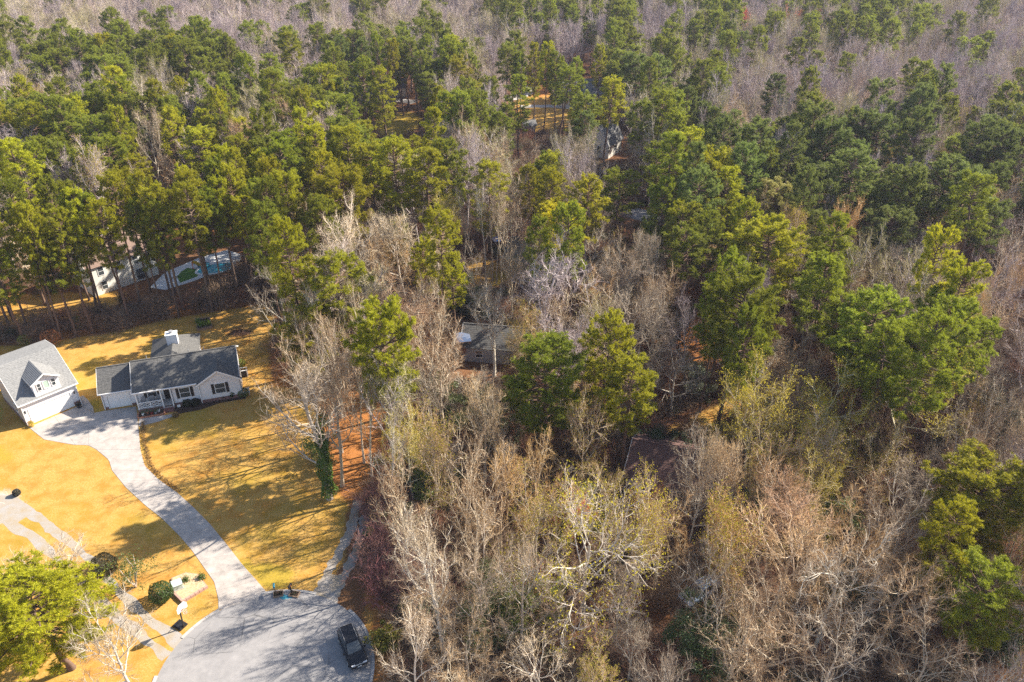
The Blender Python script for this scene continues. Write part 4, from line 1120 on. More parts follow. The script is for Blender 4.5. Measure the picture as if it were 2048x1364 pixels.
    for q, m, lab, c in (((-62.75,83.02), 'gold_pot', 'ochre planter with yellow flowers by the wide garage door', (.45, .36, .02)), ((-58.54,87.21), 'black', 'dark pot at the far jamb of the wide garage door', (.05, .06, .03))):
        pt = thing('garage_planter', lab, 'pot', (q[0], q[1], .03))
        g = Geo(); g.tube([(0, 0, 0), (0, 0, .42)], [.24, .33], 12, cap=True); part('pot', g, M[m], pt)
        rng = np.random.default_rng(3); C = rng.normal(0, .17, (160, 3)) + [0, 0, .55]; g = Geo(); g.leaves(C, rng.normal(size=C.shape) + [0, 0, 1], .13, rng); o = part('plant', g, M['leaf'], pt); o.color = (*c, 1)
    # stack of boards behind the garage
    b = (-75.05,98.78)
    t = thing('board_stack', 'stack of old brown boards behind the detached garage', 'timber stack', (b[0], b[1], 0), math.radians(35))
    for k in range(12):
        g = Geo(); x = (k % 3) * .02; g.box(-2.6 + x, -.8 + (k % 4) * .4, .02 + (k // 4) * .16, 2.4 + x, -.8 + (k % 4) * .4 + .36, .02 + (k // 4) * .16 + .14); part('plank', g, M['wood_red'], t)
    # timber tower by the small grey roofed house
    b = (-7.21,99.60)
    t = thing('timber_tower', 'slim red brown timber tower with a pale metal cap', 'play tower', (b[0], b[1], 0), .2)
    for x, y in ((-.9, -.9), (.9, -.9), (-.9, .9), (.9, .9)):
        g = Geo(); g.box(x - .08, y - .08, 0, x + .08, y + .08, 3.4); part('post', g, M['wood_red'], t)
    for k in range(7):
        g = Geo(); g.box(-.95 + k * .28, -.99, 1.4, -.95 + k * .28 + .2, -.95, 2.3); part('slat', g, M['wood_red'], t)
    g = Geo(); g.box(-.95, -.94, 1.35, .95, .95, 1.45); part('deck', g, M['wood'], t)
    g = Geo(); g.extrude([(-1.1, -1.1, 3.4), (1.1, -1.1, 3.4), (1.1, 1.1, 3.75), (-1.1, 1.1, 3.75)], (0, 0, .07)); part('roof', g, M['chrome'], t)
    b = (-4.55,100.16)
    t = thing('blue_tarpaulin', 'small folded blue tarpaulin beside the timber tower', 'tarpaulin', (b[0], b[1], 0), -.1)
    g = Geo(); rng = np.random.default_rng(2)
    n = 9; X, Y = np.meshgrid(np.linspace(-.9, .9, n), np.linspace(-.4, .4, n)); Zz = .35 + .12 * rng.random((n, n)) - .25 * (np.abs(X) / .9) ** 2
    i = np.arange(n - 1)[None, :] + (np.arange(n - 1) * n)[:, None]
    g.add(np.stack([X, Y, Zz], -1).reshape(-1, 3), np.stack([i, i + 1, i + 1 + n, i + n], -1).reshape(-1, 4)); part('sheet', g, M['blue'], t)
    b = (-2.55,137.36)
    t = thing('blue_canopy', 'small bright blue canopy at the edge of the grassy opening', 'canopy', (b[0], b[1], 0), .3)
    for x, y in ((-.9, -.7), (.9, -.7), (-.9, .7), (.9, .7)):
        g = Geo(); g.box(x - .04, y - .04, 0, x + .04, y + .04, 2.2); part('post', g, M['grey_metal'], t)
    g = Geo(); g.add([(-1.1, -.9, 2.2), (1.1, -.9, 2.2), (1.1, .9, 2.2), (-1.1, .9, 2.2), (0, 0, 2.9)], None, [[0, 1, 4], [1, 2, 4], [2, 3, 4], [3, 0, 4]]); part('cover', g, M['blue'], t)
    # arch under the pine
    b = (2.15,86.42)
    t = thing('garden_arch', 'white garden arch under the middle green pine', 'arch', (b[0], b[1], 0), .15)
    for y in (-.25, .25):
        a2 = np.linspace(0, math.pi, 13)
        g = Geo(); g.tube([(-.6, y, 0)] + [(-.6 * math.cos(x), y, 1.5 + .6 * math.sin(x)) for x in a2] + [(.6, y, 0)], [.05] * 15, 6); part('hoop', g, M['trim'], t)
    for x in np.linspace(.15, math.pi - .15, 6):
        g = Geo(); g.bar((-.6 * math.cos(x), -.25, 1.5 + .6 * math.sin(x)), (-.6 * math.cos(x), .25, 1.5 + .6 * math.sin(x)), .04); part('crossbar', g, M['trim'], t)
yard_bits()

# ------------------------------------------------------------------ cars
def car(name, label, loc, rz, paint, L=4.5, W=1.82, Hh=1.66, suv=True):
    t = thing(name, label, 'car', (loc[0], loc[1], 0.008), rz)
    s = L / 4.5; wy = W / 2
    hb = 0.98 if suv else 0.88
    st = [(-2.24, .80, .45, .72, .86), (-2.16, .93, .34, .75, .97 if suv else .95), (-1.6, 1, .26, .78, hb), (-.6, 1, .24, .78, hb), (.4, 1, .24, .78, hb), (1.0, 1, .24, .78, hb), (1.7, .98, .26, .76, hb - .06), (2.08, .93, .32, .70, hb - .14), (2.22, .82, .42, .60, .70)]
    g = Geo(); rings = []
    for x, k, zb, zs, zt in st:
        w = wy * k
        rings.append([(x * s, -w * .88, zb), (x * s, -w, zb + .14), (x * s, -w, zs), (x * s, -w * .95, zt - .04), (x * s, -w * .80, zt), (x * s, w * .80, zt), (x * s, w * .95, zt - .04), (x * s, w, zs), (x * s, w, zb + .14), (x * s, w * .88, zb)])
    V = np.array(rings); n, k = V.shape[:2]
    Q = [[i * k + j, i * k + (j + 1) % k, (i + 1) * k + (j + 1) % k, (i + 1) * k + j] for i in range(n - 1) for j in range(k)]
    g.add(V.reshape(-1, 3), Q); g.ng.append(list(range(k))); g.ng.append([(n - 1) * k + j for j in range(k)][::-1])
    body = part('body', g, M[paint], t, smooth=False)
    # cabin
    if suv: lo, hi = (-2.08, 1.12), (-1.86, .22)
    else: lo, hi = (-1.7, 1.05), (-1.05, .15)
    bw, tw, z0, z1 = wy * .90, wy * .70, hb - .02, Hh
    B = [(lo[0] * s, -bw, z0), (lo[1] * s, -bw * .94, z0), (lo[1] * s, bw * .94, z0), (lo[0] * s, bw, z0)]
    T = [(hi[0] * s, -tw, z1 - .05), (hi[1] * s, -tw, z1 - .05), (hi[1] * s, tw, z1 - .05), (hi[0] * s, tw, z1 - .05)]
    T2 = [(hi[0] * s + .12, -tw + .12, z1), (hi[1] * s - .12, -tw + .12, z1), (hi[1] * s - .12, tw - .12, z1), (hi[0] * s + .12, tw - .12, z1)]
    g = Geo(); g.add(B + T + T2, [[0, 1, 5, 4], [1, 2, 6, 5], [2, 3, 7, 6], [3, 0, 4, 7], [4, 5, 9, 8], [5, 6, 10, 9], [6, 7, 11, 10], [7, 4, 8, 11], [8, 9, 10, 11]])
    part('roof', g, M[paint], t)
    def pane(a, b, c, d, u0, u1, v0, v1, name):
        a, b, c, d = [np.array(q, float) for q in (a, b, c, d)]
        f = lambda u, v: (a * (1 - u) + b * u) * (1 - v) + (d * (1 - u) + c * u) * v
        P4 = [f(u0, v0), f(u1, v0), f(u1, v1), f(u0, v1)]
        nn = np.cross(b - a, d - a); nn /= np.linalg.norm(nn)
        mid = (a + b + c + d) / 4
        if np.dot(nn, mid - np.array([mid[0] * .5, 0, z0])) < 0: nn = -nn
        g = Geo(); g.extrude([p + nn * .004 for p in P4], nn * .008); part(name, g, M['glass'], t)
    pane(B[1], B[2], T[2], T[1], .06, .94, .10, .94, 'windscreen')
    pane(B[3], B[0], T[0], T[3], .08, .92, .25, .9, 'rear_window')
    for a, b, c, d in ((B[0], B[1], T[1], T[0]), (B[3], B[2], T[2], T[3])):
        for u0, u1 in ((.05, .28), (.31, .60), (.63, .93)):
            pane(a, b, c, d, u0, u1, .14, .90, 'side_window')
    for sy in (-1, 1):
        g = Geo(); g.box(.72 * s, sy * (wy + .10) - .09, z0 + .02, .86 * s, sy * (wy + .10) + .09, z0 + .17); part('mirror', g, M[paint], t)
        g = Geo(); g.box(2.14 * s, sy * wy * .62 - .17, .62, 2.24 * s, sy * wy * .62 + .17, .76); part('headlight', g, M['lamp_glass'], t)
        g = Geo(); g.box(-2.27 * s, sy * wy * .72 - .1, .66, -2.19 * s, sy * wy * .72 + .1, .90); part('tail_light', g, M['tail'], t)
        if suv:
            g = Geo(); g.bar((hi[0] * s + .1, sy * (tw - .05), z1 + .05), (hi[1] * s - .1, sy * (tw - .05), z1 + .05), .035); part('roof_rail', g, M['grey_metal'], t)
        for x in (-1.38, 1.38):
            w = link('wheel', None, t)
            g = Geo(); y0, y1 = sy * (wy - .2), sy * (wy + .015)
            g.cyl((x * s, y0, .335), (x * s, y1, .335), .335, 18); part('tyre', g, M['rubber'], w)
            g = Geo(); g.cyl((x * s, y1 - sy * .02, .335), (x * s, y1 + sy * .012, .335), .2, 14); part('rim', g, M['alu'], w)
    g = Geo()
    for i in range(7): g.box(2.215 * s, -.42 + i * .125, .60, 2.245 * s, -.42 + i * .125 + .09, .74)
    part('grille', g, M['alu'], t)
    g = Geo(); g.box(2.19 * s, -wy * .86, .36, 2.27 * s, wy * .86, .52); g.box(-2.29 * s, -wy * .86, .38, -2.2 * s, wy * .86, .56); part('bumper', g, M['black'] if paint == 'paint_black' else M['grey_metal'], t)
    g = Geo(); g.box(2.272 * s, -.2, .40, 2.285 * s, .2, .5); part('number_plate', g, M['trim'], t)
    return t
car('parked_car', 'black sport utility car parked at the edge of the turning circle', (-14.95,48.64), math.radians(-63), 'paint_black', 4.4, 1.80)
car('parked_car', 'pale blue saloon car glimpsed under bare trees', (18.86,55.27), math.radians(217), 'paint_blue', 4.7, 1.82, 1.45, False)
car('parked_car', 'white saloon car in the sandy gap beside the tan roof', (48.67,112.85), math.radians(25), 'paint_white', 4.6, 1.8, 1.45, False)
# ------------------------------------------------------------------ trees
def unit(v):
    return v / (np.linalg.norm(v) + 1e-9)

def rot_away(d, ang, az):
    ref = np.array((0, 0, 1.0)) if abs(d[2]) < .95 else np.array((1.0, 0, 0))
    u = unit(np.cross(d, ref)); w = np.cross(u, d)
    return unit(d * math.cos(ang) + (u * math.cos(az) + w * math.sin(az)) * math.sin(ang))

def bare_tree(seed, H=16.0, fork=0.38, spread=0.75, n1=9, lean=0.05, up=0.22, dens=1.0):
    """winter hardwood: (trunk + limbs), (branches + twigs), (young leaves); returns meshes and crown radius"""
    rng = np.random.default_rng(seed)
    T, C, Lf = Geo(), Geo(), Geo()
    ends, dirs = [], []
    def grow(p, d, L, r, lev, n):
        pts, ds = [p], [d]
        for i in range(n):
            wob = (.05, .13, .20, .26)[min(lev, 3)]
            d = unit(d + rng.normal(0, wob, 3) + np.array((0, 0, (.03, up * .35, up * .45, up * .5)[min(lev, 3)])))
            p = p + d * L / n
            pts.append(p); ds.append(d)
        tip = (.42, .30, .30, .35)[min(lev, 3)]
        rad = r * (1 - (1 - tip) * np.linspace(0, 1, n + 1) ** .8)
        if lev == 0: rad[0] *= 1.35
        T.tube(pts, np.maximum(rad, .016), (9, 6, 4, 3)[min(lev, 3)])
        return np.array(pts), np.array(ds), rad
    def at(pts, ds, rad, t):
        x = t * (len(pts) - 1); i = min(int(x), len(pts) - 2); f = x - i
        return pts[i] * (1 - f) + pts[i + 1] * f, ds[i + 1], rad[i] * (1 - f) + rad[i + 1] * f
    d0 = unit(np.array((rng.normal(0, lean), rng.normal(0, lean), 1)))
    tr = grow(np.zeros(3), d0, H * .74, H * .0165, 0, 10)
    az = rng.uniform(0, 6.28)
    for i in range(n1):
        t = fork + (1 - fork) * (i / (n1 - 1)) ** .9
        p, d, r = at(*tr, min(t, .999))
        az += 2.4 + rng.normal(0, .35)
        h = (t - fork) / (1 - fork)
        ang = math.radians(62 - 38 * h + rng.normal(0, 7)) * (.65 + .5 * spread)
        L1 = H * (.40 - .10 * h) * rng.uniform(.8, 1.15) * (.7 + .4 * spread)
        b1 = grow(p, rot_away(d, ang, az), L1, r * rng.uniform(.5, .68), 1, 7)
        a2 = rng.uniform(0, 6.28)
        for j in range(7):
            t2 = .22 + .78 * (j / 6) ** .9
            p2, d2, r2 = at(*b1, min(t2, .999)); a2 += 2.4 + rng.normal(0, .4)
            L2 = L1 * (.52 - .2 * t2) * rng.uniform(.75, 1.25)
            b2 = grow(p2, rot_away(d2, math.radians(rng.uniform(28, 55)) if j < 6 else .15, a2), L2, max(r2 * .6, .045), 2, 5)
            a3 = rng.uniform(0, 6.28)
            for k in range(5):
                t3 = .2 + .8 * k / 4
                p3, d3, r3 = at(*b2, min(t3, .999)); a3 += 2.4 + rng.normal(0, .5)
                L3 = L2 * (.55 - .18 * t3) * rng.uniform(.7, 1.3)
                b3 = grow(p3, rot_away(d3, math.radians(rng.uniform(25, 55)), a3), max(L3, .7), max(r3 * .55, .028), 3, 3)
                m = max(3, int(5 * dens))
                for q in range(m):
                    pp, dd, _ = at(*b3, min((q + rng.uniform(.2, 1)) / m, .999))
                    ends.append(pp); dirs.append(dd)
    S = np.array(ends); D = np.array(dirs)
    D = D + rng.normal(0, .55, D.shape) + [0, 0, .12]; D /= np.linalg.norm(D, axis=1)[:, None]
    L = rng.uniform(.5, 1.15, len(S)); W = rng.uniform(.022, .04, len(S))
    C.slivers(S, D, L, W)
    S2, D2 = [], []
    for f in (.3, .65):
        S2.append(S + D * (L * f)[:, None]); e = D + rng.normal(0, .6, D.shape) + [0, 0, .08]; D2.append(e / np.linalg.norm(e, axis=1)[:, None])
    S2, D2 = np.concatenate(S2), np.concatenate(D2)
    C.slivers(S2, D2, rng.uniform(.25, .65, len(S2)), rng.uniform(.014, .026, len(S2)))
    tip = np.concatenate([S + D * L[:, None], S2 + D2 * .4])
    tip = tip[rng.random(len(tip)) < .55]
    tip = tip + rng.normal(0, .05, tip.shape)
    Lf.leaves(tip, rng.normal(size=tip.shape) + [0, 0, .6], rng.uniform(.12, .25, len(tip)), rng)
    allp = np.concatenate(C.v)
    R = np.percentile(np.hypot(allp[:, 0], allp[:, 1]), 94); Ht = np.percentile(allp[:, 2], 99.7)
    return (T.mesh('bare_trunk', M['bark'], True), C.mesh('bare_crown', M['twig']), Lf.mesh('young_leaves', M['young'])), R, Ht

def needle_tufts(g, tint, Cc, Dd, rng, nn=17, ln=.29, w=.047):
    N = len(Cc)
    d = rng.normal(size=(N, nn, 3)); d /= np.linalg.norm(d, axis=2)[:, :, None]
    d = d + Dd[:, None, :] * .6 + np.array((0, 0, .45)); d /= np.linalg.norm(d, axis=2)[:, :, None]
    base = Cc[:, None, :] + Dd[:, None, :] * rng.uniform(-.12, .08, (N, nn, 1))
    L = ln * rng.uniform(.7, 1.15, (N, nn, 1))
    side = np.cross(d, rng.normal(size=(N, nn, 3))); side /= np.linalg.norm(side, axis=2)[:, :, None] + 1e-9
    V = np.stack([base + d * .02 - side * w * .5, base + d * .02 + side * w * .5, base + d * L], 2).reshape(-1, 3)
    g.add(V, None, np.arange(len(V)).reshape(-1, 3))
    tint.append(np.repeat(rng.random(N), nn * 3))

def pine_tree(seed, H=21.0, R=3.4, cb=0.48, dome=0.5, nb=58, lean=0.03, gaps=0.2):
    rng = np.random.default_rng(seed)
    T, C, tint = Geo(), Geo(), []
    n = 14
    zz = np.linspace(0, 1, n)
    bend = np.cumsum(rng.normal(0, .02, (n, 2)), 0) * H * .25
    P0 = np.c_[bend[:, 0] + lean * H * zz ** 2, bend[:, 1], zz * H * .96]
    r0 = H * .0105
    T.tube(P0, r0 * (1.15 - .95 * zz ** 1.2) + np.where(zz == 0, r0 * .35, 0), 8)
    at = lambda z: np.array([np.interp(z, P0[:, 2], P0[:, k]) for k in range(3)])
    az = rng.uniform(0, 6.28)
    for i in range(nb):
        u = (i + rng.uniform(0, 1)) / nb                   # 0 crown base .. 1 top
        if rng.random() < gaps * (1 - u) : continue
        z = H * (cb + (1 - cb) * u * .97)
        prof = (1 - max(0, (u - dome) / (1 - dome)) ** 2.2) ** .5 if u > dome else (.55 + .45 * (u / dome) ** .8)
        L = R * prof * rng.uniform(.65, 1.12) + .25
        az += 2.4 + rng.normal(0, .5)
        el = math.radians(-8 + 55 * u ** 1.6 + rng.normal(0, 8))
        d = np.array((math.cos(az) * math.cos(el), math.sin(az) * math.cos(el), math.sin(el)))
        p = at(z); pts = [p]
        m = 5
        for k in range(m):
            d = unit(d + rng.normal(0, .10, 3) + np.array((0, 0, .10 if k > 1 else -.02)))
            p = p + d * L / m; pts.append(p)
        pts = np.array(pts)
        rb = .025 + .018 * L
        T.tube(pts, rb * np.linspace(1, .25, m + 1), 4)
        # side shoots carrying tufts, thickest toward the tip
        ns = max(3, int(3.1 * L))
        cc, dd = [], []
        for k in range(ns):
            t = .38 + .62 * (k + rng.random()) / ns
            x = t * m; a = min(int(x), m - 1); q = pts[a] + (pts[a + 1] - pts[a]) * (x - a)
            bd = unit(pts[a + 1] - pts[a])
            sd = rot_away(bd, math.radians(rng.uniform(30, 70)), rng.uniform(0, 6.28)); sd = unit(sd * np.array((1, 1, .55)) + np.array((0, 0, .18)))
            sl = (.30 + .22 * L * (1.05 - t)) * rng.uniform(.7, 1.2)
            nt = max(2, int(sl / .20))
            for w in range(nt):
                f = (w + 1) / nt
                cc.append(q + sd * sl * f + rng.normal(0, .07, 3)); dd.append(unit(sd + rng.normal(0, .3, 3)))
                if w == nt - 1:
                    for _ in range(4): cc.append(q + sd * sl + rng.normal(0, .16, 3)); dd.append(unit(sd + rng.normal(0, .4, 3)))
        for _ in range(8): cc.append(pts[-1] + rng.normal(0, .18, 3)); dd.append(unit(d + rng.normal(0, .3, 3)))
        needle_tufts(C, tint, np.array(cc), np.array(dd), rng)
    allp = np.concatenate(C.v)
    c = at(H * .8)
    Rr = np.percentile(np.hypot(allp[:, 0] - c[0], allp[:, 1] - c[1]), 93); Ht = np.percentile(allp[:, 2], 99.8)
    return (T.mesh('pine_trunk', M['bark'], True), C.mesh('pine_crown', M['needle'], attr=np.concatenate(tint))), Rr, Ht

PINE_V = [pine_tree(s, H, R, cb, dome, nb, ln, gp) for s, H, R, cb, dome, nb, ln, gp in (
    (1, 22, 3.3, .50, .45, 84, .02, .12), (2, 21, 3.0, .55, .40, 74, .03, .2), (3, 23, 3.8, .48, .50, 86, -.02, .10),
    (4, 22, 4.4, .50, .60, 104, .02, .06), (5, 20, 4.6, .46, .62, 108, -.03, .06), (6, 23, 2.8, .42, .45, 88, .03, .18),
    (7, 21, 3.4, .58, .55, 68, .04, .25), (8, 18, 4.2, .36, .50, 108, .0, .08), (9, 24, 3.2, .62, .50, 62, -.03, .2), (10, 21, 3.6, .44, .35, 84, .05, .15))]
BARE_V = [bare_tree(s, H, fk, sp, n1, ln, up, dn) for s, H, fk, sp, n1, ln, up, dn in (
    (11, 16, .36, .70, 9, .05, .25, 1.0), (12, 17, .30, .95, 10, .04, .15, 1.1), (13, 15, .42, .60, 9, .06, .32, 1.0), (14, 16, .28, 1.05, 10, .05, .12, 1.1),
    (15, 14, .34, .85, 9, .08, .20, 1.2), (16, 18, .45, .55, 9, .03, .36, .9), (17, 15, .25, 1.15, 11, .05, .10, 1.2), (18, 13, .22, .90, 11, .09, .22, 1.3), (19, 18, .55, .50, 6, .03, .30, .5))]

PINE_COL = {'y': (.375, .360, .016), 'g': (.255, .278, .020), 'b': (.195, .230, .050), 'p': (.35, .32, .10), 'o': (.50, .42, .012)}  # the b tone has bluish distance haze mixed into its green
TWIG_COL = {'t': (.41, .27, .145), 'k': (.33, .25, .175), 'r': (.40, .24, .145), 'o': (.47, .285, .115), 'w': (.45, .345, .225), 'l': (.41, .315, .30), 'y': (.47, .36, .08), 'f': (.74, .22, .08)}  # the l tone has the lavender haze of distance painted into the twigs
BARK_COL = {'t': (.54, .45, .33), 'k': (.47, .41, .33), 'r': (.45, .35, .26), 'o': (.54, .43, .29), 'w': (.66, .58, .47), 'l': (.46, .39, .36), 'y': (.58, .51, .35), 'f': (.45, .3, .2)}  # the l bark carries the same painted lavender haze
LOOK_P = {'y': 'yellow green', 'g': 'mid green', 'b': 'haze tinted green', 'p': 'pale olive', 'o': 'golden topped'}
LOOK_B = {'t': 'tan', 'k': 'grey', 'r': 'reddish brown', 'o': 'orange tan', 'w': 'pale barked', 'l': 'haze tinted grey', 'y': 'straw coloured', 'f': 'flame coloured'}

